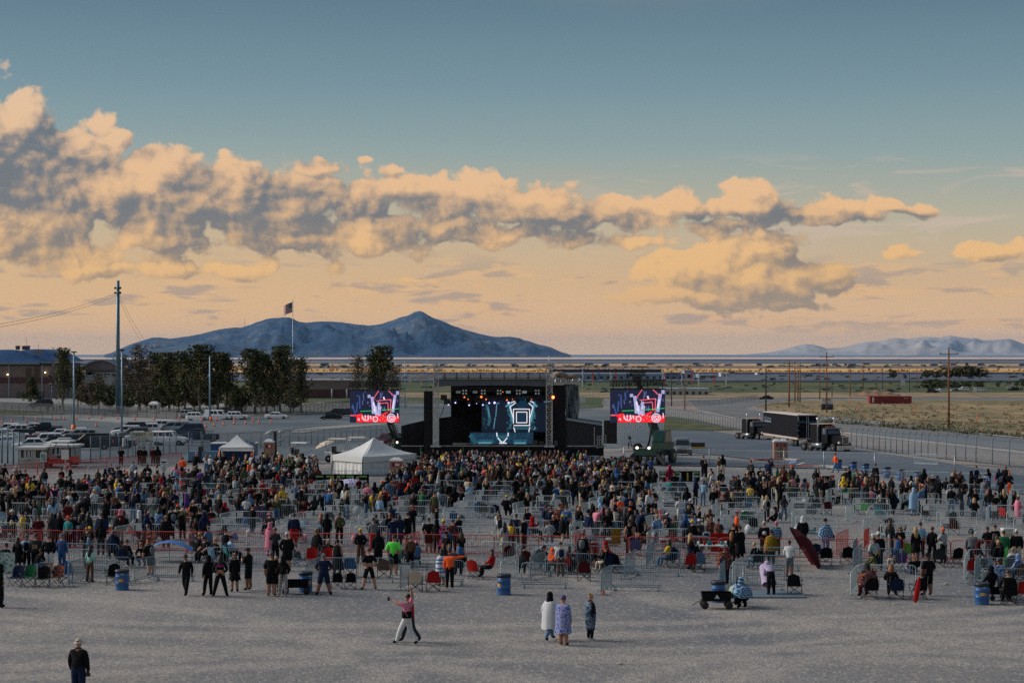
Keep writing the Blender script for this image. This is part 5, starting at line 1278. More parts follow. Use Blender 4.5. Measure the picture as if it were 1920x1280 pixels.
lfb = [mat('leaf_brown',(.14,.085,.045),.8),mat('leaf_drab',(.09,.075,.045),.8),lf[1]]
m_bark = mat('bark',(.20,.17,.155),.9,var=.3)
TREES = {}
for nm,args in dict(poplar=(3,10,1.2,1900,'poplar',3,.22),poplar2=(8,10,1.6,2300,'poplar',3,.22),round=(5,10,3.2,3200,'round'),spruce=(6,10,2.6,4600,'spruce'),thin=(9,10,1.6,1200,'poplar',3,.2)).items():
 t_,c_ = leaf_crown(*args); t_.materials.append(m_bark)
 for q_ in lf: c_.materials.append(q_)
 TREES[nm] = (t_,c_)
def tree(px,base,top,kind,lab,cat='tree',grp=None,sx=1.0,mats=None,dY=0):
 Yt = G(px,base).y + dY; g = GP(px,Yt); h = (CZ - g.z) - (top - HZ) * Yt / F
 h = CZ - (top - HZ) * Yt / F - g.z
 o = empty({'spruce': 'spruce_tree','round': 'broadleaf_tree'}.get(kind,'poplar_tree'),g,random.uniform(0,6),lab,cat,grp); s_ = h / 10; o.scale = (s_ * sx,s_ * sx,s_)
 shared('trunk',TREES[kind][0],o); shared('crown',TREES[kind][1],o,mats); return o
TL = [(118,768,656,'poplar','tall narrow poplar beside the tan hall',.9),(146,766,690,'poplar2','shorter leafy tree right of the tall narrow poplar',1.0),
(60,755,706,'spruce','dark conifer in front of the tan hall wall',1.0),(185,768,700,'thin','bare brownish bush tree before the arched building',1.5),
(232,770,668,'thin','thin bare tree against the tall lamp pole',1.1),(262,770,650,'thin','pale trunked half bare poplar with tall ragged top',1.3),(294,768,664,'poplar','leafy poplar right of the half bare one',1.1),
(318,772,664,'poplar2','wide poplar right of the small guard hut',1.1),(346,773,662,'poplar','slim poplar in the middle of the tree belt',1.0),(375,774,650,'poplar2','tallest broad poplar left of the tall lamp pole',1.0),
(408,774,664,'poplar2','dense poplar just right of the tall lamp pole',1.15),(424,774,668,'poplar','ragged poplar at the end of the first belt',1.0),(441,776,722,'spruce','small black spruce between the two tree belts',1.1),
(478,776,658,'poplar2','very dark dense poplar starting the second belt',1.1),(500,776,668,'poplar','narrow dark poplar close to the dense one',1.0),(525,776,652,'poplar2','tall pointed poplar behind the flagpole',.95),
(545,775,676,'thin','thin grey poplar right of the flagpole',1.1),(564,774,674,'poplar','last small poplar before the long low building',1.0),
(672,762,668,'thin','thin brown tree above the left video screen',1.0),(714,764,652,'poplar2','dark tree rising above the left video screen',.95),(700,764,668,'poplar','small dark tree behind the left video screen',.9),(738,762,686,'thin','bare reddish tree at the right of the left screen',1.3)]
for (px,b_,t_,k_,lab,sx) in TL: tree(px,b_,t_,k_,lab,'tree','trees along the car park',sx * (1.35 if k_.startswith('pop') else 1.15),lfb if k_ == 'thin' else None)
for i,px in enumerate((172,205,240,275,305,335,365,395,455,490,515,550)):
 tree(px,772 + (i % 3),716 + (i * 7) % 16,'round',['low brown shrub','low olive bush','low dark bush'][i % 3] + ' number %d from the left under the poplars' % (i + 1) if False else ['ragged brown bush under the poplars %s','low olive bush under the poplars %s','dark round bush under the poplars %s'][i % 3] % ['near the hall','by the bare tree','by the tall pole foot','left of the guard hut','behind the guard hut','right of the guard hut','behind the roof box car','behind the white van','right of the spruce','left of the white saloon','above the white saloon','by the low building'][i],'bush',None,1.5,lfb if i % 3 == 0 else None,6)
far_t = [(1675,711,693,1.6),(1697,711,702,1.2),(1738,711,694,2.0),(1756,711,696,2.0),(1779,711,689,2.3),(1798,711,688,2.3),(1818,711,687,2.3),(1836,711,690,2.2)]
for i,(px,b_,t_,sx) in enumerate(far_t): tree(px,b_,t_,'round','far dark tree %s' % ['standing alone at the left of the grove','small and low beside the lone one','with rounded top left of the grove','tucked against the left of the grove','left of the tall wooden pole','behind the tall wooden pole','highest in the far grove','at the right end of the grove'][i],'tree','far dark trees',sx)
for i,(px,b_,t_,sx) in enumerate([(1744,733,711,2.3),(1764,732,712,2.2),(1788,731,715,2.2),(1810,731,714,2.4),(1834,730,714,2.4),(1871,727,716,1.1),(1906,726,714,1.2),(1918,727,710,1.2)]):
 tree(px,b_,t_,'round','green bushy tree %s' % ['left in the nearer far row','second in the nearer far row','just right of the wooden pole','in the middle of the nearer far row','at the right end of the nearer far row','small and alone beyond the far car park','beside the right picture edge','cut by the right picture edge'][i],'tree','green trees by the far car park',sx)
 # shrubs in the dry field and along the road
sh = MB(); rnd = random.Random(4)
for i in range(520):
 t = rnd.random()
 if t < .35: px = rnd.uniform(1480,1960); py = 786 + (px - 1480) * .078 + rnd.gauss(0,1.5)
 else: px = rnd.uniform(1450,1960); py = rnd.uniform(758,790 + max(0,(px - 1500)) * .07)
 g = G(px,py); r = rnd.uniform(.15,.5) * (1.4 if t < .2 else 1)
 for _ in range(14):
  c = g + Vector((rnd.gauss(0,r),rnd.gauss(0,r),abs(rnd.gauss(0,r * .7)))); u = Vector([rnd.gauss(0,1) for _ in range(3)]).normalized() * .22; v = u.orthogonal().normalized() * .16
  sh.cur = 0 if t < .6 else 1; sh.add([c - u,c - v,c + u,c + v],[(0,1,2,3)])
o = sh.build('field_scrub',[mat('scrub_green',(.10,.10,.05),.9),mat('scrub_dry',(.26,.19,.11),.9)]); o['kind'] = 'stuff'; o['label'] = 'low scrub and dry tussocks scattered over the field'
# band of reddish willows far out
wl = MB()
for i in range(1600):
 px = rnd.uniform(-40,1960); g = G(px,697.5); h = rnd.uniform(2,7) * (1.5 if 1000 < px < 1330 or px < 760 else .6); c = g + Vector((rnd.gauss(0,3),rnd.gauss(0,30),abs(rnd.gauss(0,h * .45))))
 u = Vector((rnd.uniform(-2.6,2.6),0,rnd.uniform(.4,2))); v = Vector((rnd.uniform(.5,1.6),0,rnd.uniform(-1.2,0))); wl.add([c - u,c - v,c + u,c + v],[(0,1,2,3)])
sc_ = MB()
for i in range(620):
 px = rnd.uniform(-40,1960); py = rnd.choice((rnd.uniform(700.5,714),rnd.uniform(684,690),rnd.uniform(717,737))); g = G(px,py); w__ = rnd.uniform(.5,2.6) * g.y / 900; h__ = rnd.uniform(.25,.8) * g.y / 900
 c = g + Vector((0,0,h__ * .5)); sc_.add([c + Vector((-w__,0,-h__)),c + Vector((w__,0,-h__)),c + Vector((w__ * .6,w__,h__)),c + Vector((-w__ * .7,w__ * .5,h__ * .8))],[(0,1,2,3)])
o = sc_.build('far_dark_scrub',mat('far_scrub',(.055,.062,.055),.9)); o['kind'] = 'stuff'
o = wl.build('far_willow_scrub',mat('willow_gold',(.42,.24,.11),.9)); o['kind'] = 'stuff'

# ================================================================ FAR BUILDINGS
g = G(1180,712)
def farbox(name,px0,px1,py0,py1,mt,lab,dY=0,roofm=None):
 Yq = G((px0 + px1) / 2,py1).y + dY; k = Yq / F; b = empty(name,GP((px0 + px1) / 2,Yq),0,lab,'building'); W = (px1 - px0) * k; H = (py1 - py0) * k
 m = MB(); m.box((-W / 2,0,0),(W / 2,20,H * .8)); m.build('wall',mt,b)
 m = MB(); m.box((-W / 2 - .4,-.4,H * .8),(W / 2 + .4,20.4,H)); m.build('roof',roofm or m_galv,b)
 n = max(1,int((px1 - px0) / 12))
 for i in range(n):
  x = -W / 2 + W * (i + .5) / n; m = MB(); m.box((x - W / n * .2,-.1,H * .15),(x + W / n * .2,-.02,H * .55)); m.build('window',m_glass,b)
fb = mat('far_blue_wall',(.22,.32,.42),.7,var=.1,scale=.05); fd = mat('far_dark_wall',(.05,.08,.13),.8); fw = mat('far_white_wall',(.45,.50,.55),.7)
farbox('grandstand_shed',1030,1240,692,699,fd,'long dark shed roof on the far side of the plain',0,fd)
farbox('warehouse',1060,1245,699,712,fb,'long pale blue warehouse behind the right screen',0,fw)
farbox('warehouse',1246,1282,700,711,fb,'blue block with small towers right of the pale warehouse',0,fd)
farbox('warehouse',1284,1300,694,711,fw,'tall pale block behind the wooden poles',0,fb)
farbox('farm_shed',1352,1368,699,706,fw,'small white gabled shed on the plain',0,fw)
farbox('farm_shed',1420,1436,698,703,fw,'tiny white shed far out behind a pole',0,fb)
farbox('farm_shed',1310,1345,702,709,fb,'cluster of low blue sheds on the plain',0,fw)
farbox('low_wall',1246,1330,728,741,m_galv,'grey corrugated enclosure beside the dirt road',0,m_galv)

# ================================================================ POLES, LAMPS, FLAGS, WIRES
def pole(px,base,top,lab,mt=m_wood,arms=(),r=.16,name='utility_pole',cat='pole',ins=True,grp=None):
 g = G(px,base); k = g.y / F; H = (base - top) * k; o = empty(name,g,0,lab,cat,grp)
 m = MB(); m.tube([(0,0,-.1),(0,0,H)],[r,r * .7],8); m.build('post',mt,o)
 for (py,hw_) in arms:
  z = (base - py) * k; m = MB(); m.bar((-hw_ * k,-.15,z),(hw_ * k,-.15,z),.12,.14); a = m.build('crossarm',m_woodd,o)
  if ins:
   m = MB()
   for x in (-hw_ * k * .95,hw_ * k * .95): m.lathe([(.03,0),(.09,.1),(.05,.2),(.09,.3),(.03,.4)],6,(x,-.15,z + .06))
   m.build('insulator',mat('insulator_brown',(.05,.04,.04),.3),a)
 return o,H,k
def wire(p,q,sag,lab,r=.012,name='wire'):
 m = MB(); cable(m,p,q,sag,r,14); o = m.build(name,m_wire); tag(o,lab,'wire','overhead wires'); return o
pA = pole(1779,800,651,'tall brown wooden pole with two crossarms in the field',arms=((664,17),(681.5,17)),r=.21)
pB = pole(1550,774,660,'tall brown wooden pole in front of the roadside sign',arms=((669,13),),r=.20)
pole(1479.5,764,674,'leftmost brown pole of the cluster of four, with low crossarm',arms=((682,10),),r=.24)
pole(1490.5,755,678,'second brown pole of the cluster of four',r=.2); pole(1496,754,681,'third brown pole of the cluster of four',r=.19); pole(1500,754.5,681,'rightmost brown pole of the cluster, darker low down',r=.2)
pole(1537,748,682,'slim brown pole left of the tall one by the sign',arms=((686,8),),r=.2); pole(1594,744,686,'thin far pole left of the dirt mound',r=.2); pole(1618,731,687,'thin far pole above the dirt mound',r=.22)
pole(1436,778,690,'black wooden pole behind the left truck',m_woodd,r=.2); pole(1284,769,689,'brown pole right of the right video screen',m_wood,r=.15); pole(1259,762,697,'dark leaning pole close to the right screen',m_woodd,r=.15)
for i,(px,b_,t_) in enumerate(((1643,731,701),(1655,731,690),(1685,735,690),(1705,734,690),(1719,733,688),(1790,715,697),(1803,716,697),(1839,712,699),(1892,729,703),(1560,745,722))):
 pole(px,b_,t_,'distant thin pole %s' % ['left of the warning sign','above the warning sign','right of the warning sign','left of the double road sign','right of the double road sign','before the left of the far grove','in the middle of the far grove','right of the far grove','near the right picture edge','short one behind the tall sign pole'][i],m_woodd if i % 2 else m_wood,r=.16)
for i in range(16):
 px = 1560 + i * 24 + (i % 3) * 3; yb = 775 + (px - 1500) * .068
 pole(px,yb,yb - 7.5,'short field fence post %s' % ['next to the sign','one right of the sign','two right of the sign','left of the container corner','under the container left end','below the container middle','below the container right end','just right of the container','right of the second orange marker','between container and tall pole','left of the tall pole','right of the tall pole','before the third orange marker','at the third orange marker','past the third orange marker','near the right picture edge'][i],m_woodd,r=.06,name='fence_post',cat='post',grp='posts of the field fence')
for px,b_,t_,lab in ((1592,757,746,'orange marker post left of the container'),(1611,770,759,'orange marker post below the tall sign'),(1714.5,777,762,'orange marker post below the container'),(1831.5,794,778,'orange marker post right of the tall pole'),(1626,752,745,'short orange marker at the container end')):
 pole(px,b_,t_,lab,m_orange,r=.09,name='marker_post',cat='marker post')
for px,b_,t_,lab in ((1306,737,729,'small orange sign left by the enclosure'),(1312,739,731,'taller orange sign right by the enclosure')):
 pole(px,b_,t_,lab,m_orange,r=.35,name='orange_sign',cat='sign')
topA = pA[0].location + Vector((0,0,pA[1])); topB = pB[0].location + Vector((0,0,pB[1]))
wire(topA,topB,2.2,'wire from the tall field pole to the sign pole'); wire(topA,at(2050,668,420),2.5,'wire running right from the tall field pole')
wA = pA[0].location + Vector((0,0,pA[1] - (717 - 651) * pA[2])); wB = pB[0].location + Vector((0,0,pB[1] - (710 - 660) * pB[2]))
wire(wA,at(1690,733,520),1.5,'pale guy wire left of the tall field pole',.03); wire(wA,at(1905,738,480),1.8,'pale guy wire right of the tall field pole',.03); wire(wB,at(1481,712,420),2.6,'sagging wire left of the sign pole',.03); wire(wB,at(1690,728,520),1.8,'sagging wire right of the sign pole',.03)
# steel poles
def lamp(px,base,top,lab,r=.13,head='T',boot=None,grp=None,mt=None):
 o,H,k = pole(px,base,top,lab,mt or mat('pole_blue_grey',(.18,.30,.40),.4,.3),r=r,name='lamp_post',cat='lamp post',grp=grp)
 m = MB()
 if head == 'T': m.box((-5 * k,-.2,H - .1),(5 * k,.2,H + .12)); m.build('lamp_head',m_blackm,o)
 elif head == 'arm': m.box((-5 * k,-.15,H - .05),(0.05,.15,H + .1)); m.build('lamp_arm',mat('arm_white',(.6,.62,.62),.4),o)
 if boot: m = MB(); m.lathe([(.45,0),(.48,.1),(.42,boot),(.1,boot + .05)],12); m.build('concrete_base',m_orange,o)
 return o
lamp(138.5,807,660,'tall grey lamp post with orange base in the car park',.19,'T',1.0); lamp(228.5,820,656,'tall grey lamp post left of the ticket sign',.16,'T'); lamp(393.5,788,668,'tall blue grey pole behind the white van',.2,'')
for px,b_,t_,lab in ((97,748,719,'small white street lamp by the black suv'),(209.5,765,728,'small white street lamp in front of the bare tree'),(325.5,772,737,'small white street lamp right of the guard hut')):
 lamp(px,b_,t_,lab,.12,'arm',mt=_M['arm_white'] if 'arm_white' in _M else None)
big = pole(221,775,526,'very tall steel power pole with clustered insulators',mat('pole_steel',(.09,.17,.22),.4,.4),r=.55,name='power_pole')
k = big[2]; m = MB()
for z,s_ in ((540,1),(549,1)):
 for sx in (-1,1):
  m.bar((0,-.3,big[1] - (z - 526) * k),(sx * 4.6 * k,-.3,big[1] - (z - 526) * k),.14); m.lathe([(.1,-.3),(.3,0),(.1,.3)],6,(sx * 4.8 * k,-.3,big[1] - (z - 526) * k))
m.build('insulator_arms',m_blackm,big[0])
tb = big[0].location + Vector((0,0,big[1] - 22 * k))
wire(tb,at(-60,616,tb.y * .6),1.0,'upper thin cable leaving the power pole to the left',.03); wire(tb + Vector((0,0,-.6)),at(-60,622,tb.y * .6),1.0,'lower thin cable leaving the power pole to the left',.03)
wire(tb,at(300,668,tb.y * 1.25),2.0,'thin cable falling right from the power pole',.03); wire(tb + Vector((0,0,-1)),at(292,668,tb.y * 1.25),2.2,'second thin cable falling right from the power pole',.03)
# flagpole with stars and stripes
fp,H,k = pole(549,770,562,'tall grey flagpole behind the poplars',m_galv,r=.12,name='flagpole',cat='flagpole')
fw_,fh_ = 16.5 * k,25 * k; zt = H - 3.5 * k
fo = empty('flag',fp.location + Vector((0,-.15,0)),0,'American flag flying at the top of the tall flagpole','flag')
def flagpt(u,v):  # u 0 at pole..1, v 0 top..1
 return (-u * fw_ - .1,.5 * math.sin(u * 7) * u,zt - v * fh_ * .78 - u * fh_ * .32 * (1 - v * .2) - .25 * k * math.sin(u * 9))
mr = MB(); mw = MB(); mb_ = MB()
for i in range(13):
 tgt = mr if i % 2 == 0 else mw
 for j in range(12):
  u0,u1 = j / 12,(j + 1) / 12
  if i < 7 and u1 <= .42: tgt2 = mb_
  else: tgt2 = tgt
  q_ = [flagpt(u0,i / 13),flagpt(u1,i / 13),flagpt(u1,(i + 1) / 13),flagpt(u0,(i + 1) / 13)]
  tgt2.add(q_,[(0,1,2,3)])
mr.build('red_stripes',mat('flag_red',(.35,.02,.03),.7),fo); mw.build('white_stripes',mat('flag_white',(.6,.6,.6),.7),fo); mb_.build('canton',mat('flag_blue',(.012,.015,.08),.7),fo)
ms_ = MB()
for i in range(5):
 for j in range(4):
  x,y,z = flagpt(.04 + j * .095,.03 + i * .10); ms_.box((x - .05,y - .05,z - .05),(x + .05,y - .02,z + .05))
ms_.build('stars',_M['flag_white'],fo)
for px,b_,t_,lab in ((459,735,596,'hair thin aerial standing before the left of the mountain'),(369,720,628,'hair thin aerial above the middle poplars')): pole(px,b_,t_,lab,m_wire,r=.07,name='aerial',cat='aerial')
for i,(px,b_,t_) in enumerate(((655,720,684),(759.5,765,675),(799,730,674),(801,732,674),(912,704,677),(1034,706,679),(1037,706,682),(1044,706,681),(1093,730,683),(870,703,688))):
 pole(px,b_,t_,'slim grey pole %s' % ['above the left video screen','tall one left of the stage','at the left stage mast','close behind the left stage mast','above the middle of the stage roof','at the right stage mast','one right of the right mast','two right of the right mast','right of the stage tarpaulin','short one above the stage roof'][i],mat('pole_blue_grey',(.18,.3,.4)),r=.12,name='grey_pole')
 # feather flags
FC = {'white': mat('feather_white',(.62,.64,.66),.8,var=.08),'red': mat('feather_red',(.62,.035,.03),.8),'blue': mat('feather_blue',(.05,.12,.33),.8)}
fl = [(769,718,735,'white',703),(791,715,735,'red',705),(1092,723,770,'white',697),(1112,722,755,'red',697),(1123,722,750,'blue',697),(1145,722,745,'white',697),(1155,724,745,'red',698),(1177,720,745,'blue',697),(1242,720,740,'white',695),(1247,726,745,'red',701),(1273,723,745,'blue',701),(1278,724,745,'white',698),(1297,724,745,'red',695),(1310,725,756,'white',696),(1338.5,724,745,'red',700),(1361.5,724,745,'white',697)]
near = ['left of the stage','beside the left stage mast','right of the stage tarpaulin','second right of the stage','next to the red one right of the stage','at the left edge of the right screen','over the left part of the right screen','over the middle of the right screen','at the right edge of the right screen','overlapping the right screen edge','left of the brown pole','right beside the brown pole','right of the brown pole','by the grey enclosure','first of the last two to the right','at the right end of the row']
for i,(px,fb_,base,c,top) in enumerate(fl):
 g = G(px,base); k = g.y / F; o = empty('feather_flag',g,0,'%s feather flag %s' % (c,near[i]),'flag','feather flags behind the stage')
 m = MB(); m.tube([(0,0,0),(0,0,(base - top) * k)],.05,5); m.build('pole',m_galv,o)
 m = MB(); n = 7; rows = []
 for j in range(n + 1):
  t = j / n; w_ = (1.6 + 1.2 * math.sin(t * 2.8)) * k * .9; z = (base - fb_ + (fb_ - top) * t) * k; rows.append([(-w_ * .5 + .15 * math.sin(j * 1.7),.06 * math.sin(j),z),(w_ * .5 + .15 * math.sin(j * 1.7),-.05,z)])
 m.loft(rows,False,False); m.build('banner',FC[c],o)
for i,(px,c) in enumerate(((829,'red'),(857,'blue'),(861,'white'),(884,'red'),(892,'blue'),(914,'white'),(922.5,'red'),(943,'blue'),(955.5,'white'),(973,'red'),(985,'blue'),(1003,'white'),(1017,'red'),(1062,'red'))):
 g = G(px,725); k = g.y / F; o = empty('pennant',g,0,'small %s pennant tip above the stage roof, %s' % (c,['at its left end','left third','beside the left blue one','left of centre','next to the second red one','just left of the middle pole','just right of the middle pole','right of centre','white right of centre','third from the right mast','second from the right mast','white near the right mast','at the right mast','on the side truss'][i]),'flag','pennants above the stage roof')
 z1 = (725 - 698) * k + (2 * k if i in (0,12) else 0); m = MB(); m.tube([(0,0,0),(0,0,z1)],.04,4); m.build('pole',m_galv,o)
 m = MB(); m.prism([(-.9 * k,z1 - 6 * k),(1.2 * k,z1 - 6 * k),(1.3 * k,z1),(.6 * k,z1 - .5 * k)],-.02,.02); m.build('banner',FC[c],o)

 # ================================================================ FENCES
def fence(pts,H,spacing,lab,postm=m_galv,meshm=None,name='chain_link_fence',cat='fence',rail=True,r=.05,arm=False):
 W_ = [G(*p) for p in pts]; o = empty(name,W_[0],0,lab,cat); O = W_[0]; pm = {}
 m = MB();
 for a,b in zip(W_,W_[1:]): m.bar(a - O + Vector((0,0,H)),b - O + Vector((0,0,H)),.05)
 if rail: m.build('top_rail',postm,o)
 m = MB();
 for a,b in zip(W_,W_[1:]): m.add([a - O,b - O,b - O + Vector((0,0,H)),a - O + Vector((0,0,H))],[(0,1,2,3)])
 m.build('mesh_panel',meshm or m_chain,o)
 m = MB(); m.tube([(0,0,0),(0,0,H + .05)],r,5)
 if arm: m.bar((0,0,H),(.25,-.15,H + .3),.05)
 pme = m.mesh('post'); pme.materials.append(postm); acc = 0
 for a,b in zip(W_,W_[1:]):
  L = (b - a).length; n = max(1,int(L / spacing))
  for i in range(n): shared('post',pme,o,None,a + (b - a) * i / n - O)
 shared('post',pme,o,None,W_[-1] - O)
 return o
m_posts = mat('fence_post_blue',(.08,.13,.17),.5,.3)
fence([(1247,783),(1300,793),(1345,801),(1397,811)],2.2,3.2,'chain link fence along the highway left of the trucks',m_posts,arm=True)
fence([(1596,839),(1660,848),(1740,858),(1830,868),(1960,884)],2.3,3.2,'chain link fence along the highway right of the trucks',m_posts,arm=True)
fence([(380,847),(470,841),(560,835),(650,827),(745,816)],2.0,3.4,'tall chain link fence curving behind the tents',m_posts)
fence([(170,866),(240,858),(330,849),(400,845)],2.4,3.0,'chain link fence behind the ticket sign',m_posts)
fence([(4,868),(36,872)],3.0,1.4,'blue steel gate beside the left ticket booth',mat('gate_blue',(.05,.12,.17),.5,.3),name='steel_gate',cat='gate',r=.08)
fence([(-30,790),(80,788),(150,784),(240,781)],2.0,3.6,'low chain link fence behind the left parked cars',m_posts)
fence([(-30,770),(120,776),(240,782),(330,786),(560,778),(655,768)],2.4,3.6,'dark chain link fence in front of the tree belt',m_blackm,transp('dark_mesh',(.015,.02,.02),.34,9.0))
fence([(1170,869),(1330,873),(1470,877),(1545,879),(1640,882),(1790,888),(1960,893)],1.5,6.0,'thin wire fence behind the crowd on the right',m_galv,transp('thin_mesh',(.3,.33,.35),.05,5.0),name='wire_fence')
m_sf = transp('orange_snow_mesh',(.55,.05,.035),.15,7.0)
fence([(-20,896),(70,889),(125,885),(200,878),(290,872),(340,867)],.95,4.0,'red plastic mesh fence in front of the ticket booths',mat('red_post',(.45,.04,.03),.6),m_sf,name='mesh_fence')
fence([(1245,762),(1330,760),(1420,748)],1.4,8,'low wire fence beside the dirt road',m_posts)
# guard hut
gh = empty('guard_hut',G(288,776),0,'small white guard hut with domed roof by the trees','hut'); kq = gh.location.y / F
m = MB(); m.box((-8 * kq,0,0),(8 * kq,2.5,18 * kq)); m.build('wall',m_white,gh)
for x in (-4.5,3):
 m = MB(); m.box(((x - 2.5) * kq,-.05,9 * kq),((x + 3) * kq,-.01,16 * kq)); m.build('window',m_glass,gh)
m = MB(); m.loft([[(-9.5 * kq,-.3,18 * kq),(9.5 * kq,-.3,18 * kq),(9.5 * kq,2.8,18 * kq),(-9.5 * kq,2.8,18 * kq)],[(-9 * kq,-.2,20 * kq),(9 * kq,-.2,20 * kq),(9 * kq,2.7,20 * kq),(-9 * kq,2.7,20 * kq)],[(-4.5 * kq,.5,23.5 * kq),(4.5 * kq,.5,23.5 * kq),(4.5 * kq,2,23.5 * kq),(-4.5 * kq,2,23.5 * kq)]],True,True,False); m.build('roof',m_wpaint,gh)
# dirt mound
md = MB(); rows = []
for i in range(22):
 px = 1594 + i * 4.6; rr = []
 for j in range(9):
  t = j / 8; hgt = math.sin(PI * min(1,i / 21)) ** .6 * math.sin(PI * t) * 2.1 * (1 + .15 * math.sin(i * 1.3)); g = GP(px,G(px,744).y + t * 22); rr.append((g.x,g.y,g.z + hgt))
 rows.append(rr)
md.loft(rows,False,False); o = md.build('dirt_mound',mat('mound_earth',(.22,.13,.075),.95,var=.4,scale=.3)); o['kind'] = 'structure'
# traffic cones
CN = [(4,794),(23,793),(50,792),(67.5,791),(104,788.5),(120,788),(143.5,787),(166.5,786),(190,786),(181,800.5),(221,786.5),(253,788),(289,788),(336,790),(378,790.5),(406.5,790),(439.5,791),(386,802.5),(401.5,800.5),(419.5,798.5),(439,797),(461,796),(475,792),(485.5,794.5),(509,793.5)]
m = MB(); m.lathe([(.21,.05),(.12,.38),(.05,.80),(.035,.82)],10); cme = m.mesh('cone_body'); cme.materials.append(mat('cone_orange',(.85,.10,.03),.5))
m = MB(); m.box((-.26,-.26,0),(.26,.26,.06)); cb = m.mesh('cone_base'); cb.materials.append(m_wpaint)
m = MB(); m.lathe([(.14,.30),(.105,.46),(.10,.46)],10); m.lathe([(.09,.56),(.06,.70),(.055,.7)],10); cs = m.mesh('collar'); cs.materials.append(m_wpaint)
CL = ['cut by the left picture edge','second from the left picture edge','third from the left picture edge','above the white estate car','left of the low sign','left of the orange lamp base','behind the tall lamp post foot','one right of the tall lamp post','two right of the tall lamp post','alone in front of the line','between the two lamp posts','above the charcoal suv','above the white suv tail','above the silver minivan','before the compact white suv','at the foot of the tall blue pole','in front of the black fronted truck','nearest to the black pickup','second from the black pickup','third from the black pickup','fourth from the black pickup','fifth from the black pickup','behind the sixth in the front line','sixth from the black pickup','below the white saloon']
for (px,py),l_ in zip(CN,CL):
 o = empty('traffic_cone',G(px,py),0,'orange and white traffic cone %s' % l_,'traffic cone','cones across the car park'); o.scale = (1.25,) * 3
 shared('cone_body',cme,o); shared('cone_base',cb,o); shared('collar',cs,o)
o = empty('traffic_barrel',G(395.5,790),0,'orange barrel at the foot of the blue grey pole','traffic barrel'); m = MB(); m.lathe([(.32,0),(.3,.5),(.26,1.0),(.1,1.05)],12); m.build('body',m_orange,o)
# ================================================================ PEOPLE
def seg_dist(p,a,b):
 ab = b - a; t = max(0,min(1,(p - a).dot(ab) / max(1e-9,ab.dot(ab)))); return (p - (a + ab * t)).length
BASE = dict(pel=(0,0,.96),spi=(0,0,1.14),che=(0,.01,1.32),nek=(0,0,1.49),nk2=(0,.01,1.57),
shL=(-.18,0,1.43),elL=(-.235,-.01,1.15),wrL=(-.235,.08,.91),haL=(-.23,.12,.83),
shR=(.18,0,1.43),elR=(.235,-.01,1.15),wrR=(.235,.08,.91),haR=(.23,.12,.83),
hiL=(-.095,0,.90),knL=(-.11,.02,.50),anL=(-.12,-.02,.10),toL=(-.14,.14,.045),
hiR=(.095,0,.90),knR=(.11,.02,.50),anR=(.12,-.02,.10),toR=(.14,.14,.045),hed=(0,.03,1.69))
RAD = dict(pel=.178,spi=.170,che=.185,nek=.085,nk2=.058,sh=.100,el=.076,wr=.050,ha=.036,hi=.125,kn=.098,an=.070,to=.052)
EDG = [('pel','spi'),('spi','che'),('che','nek'),('nek','nk2'),('che','shL'),('shL','elL'),('elL','wrL'),('wrL','haL'),('che','shR'),('shR','elR'),('elR','wrR'),('wrR','haR'),
('pel','hiL'),('hiL','knL'),('knL','anL'),('anL','toL'),('pel','hiR'),('hiR','knR'),('knR','anR'),('anR','toR')]
# slots: 0 skin, 1 top, 2 upper leg, 3 shoes, 4 forearm, 5 shin, 6 upper arm, 7 dark features
def pose(**kw):
 d = dict(BASE)
 for k,v in kw.items(): d[k] = v
 return d
def lean(d,ang,keys=('spi','che','nek','nk2','shL','shR','elL','elR','wrL','wrR','haL','haR','hed'),axis='X',about=(0,0,.96)):
 M = Matrix.Translation(about) @ Matrix.Rotation(math.radians(ang),4,axis) @ Matrix.Translation([-a for a in about]); d = dict(d)
 for k in keys: d[k] = tuple(M @ Vector(d[k]))
 return d
SIT = dict(pel=(0,0,.50),spi=(0,-.05,.70),che=(0,-.07,.90),nek=(0,-.06,1.06),nk2=(0,-.04,1.13),shL=(-.18,-.07,1.0),shR=(.18,-.07,1.0),elL=(-.27,.02,.76),elR=(.27,.02,.76),
wrL=(-.24,.24,.70),wrR=(.24,.24,.70),haL=(-.22,.31,.68),haR=(.22,.31,.68),hiL=(-.10,.05,.49),hiR=(.10,.05,.49),knL=(-.14,.46,.50),knR=(.14,.46,.50),anL=(-.14,.50,.10),anR=(.14,.50,.10),toL=(-.15,.66,.045),toR=(.15,.66,.045),hed=(0,0,1.25))
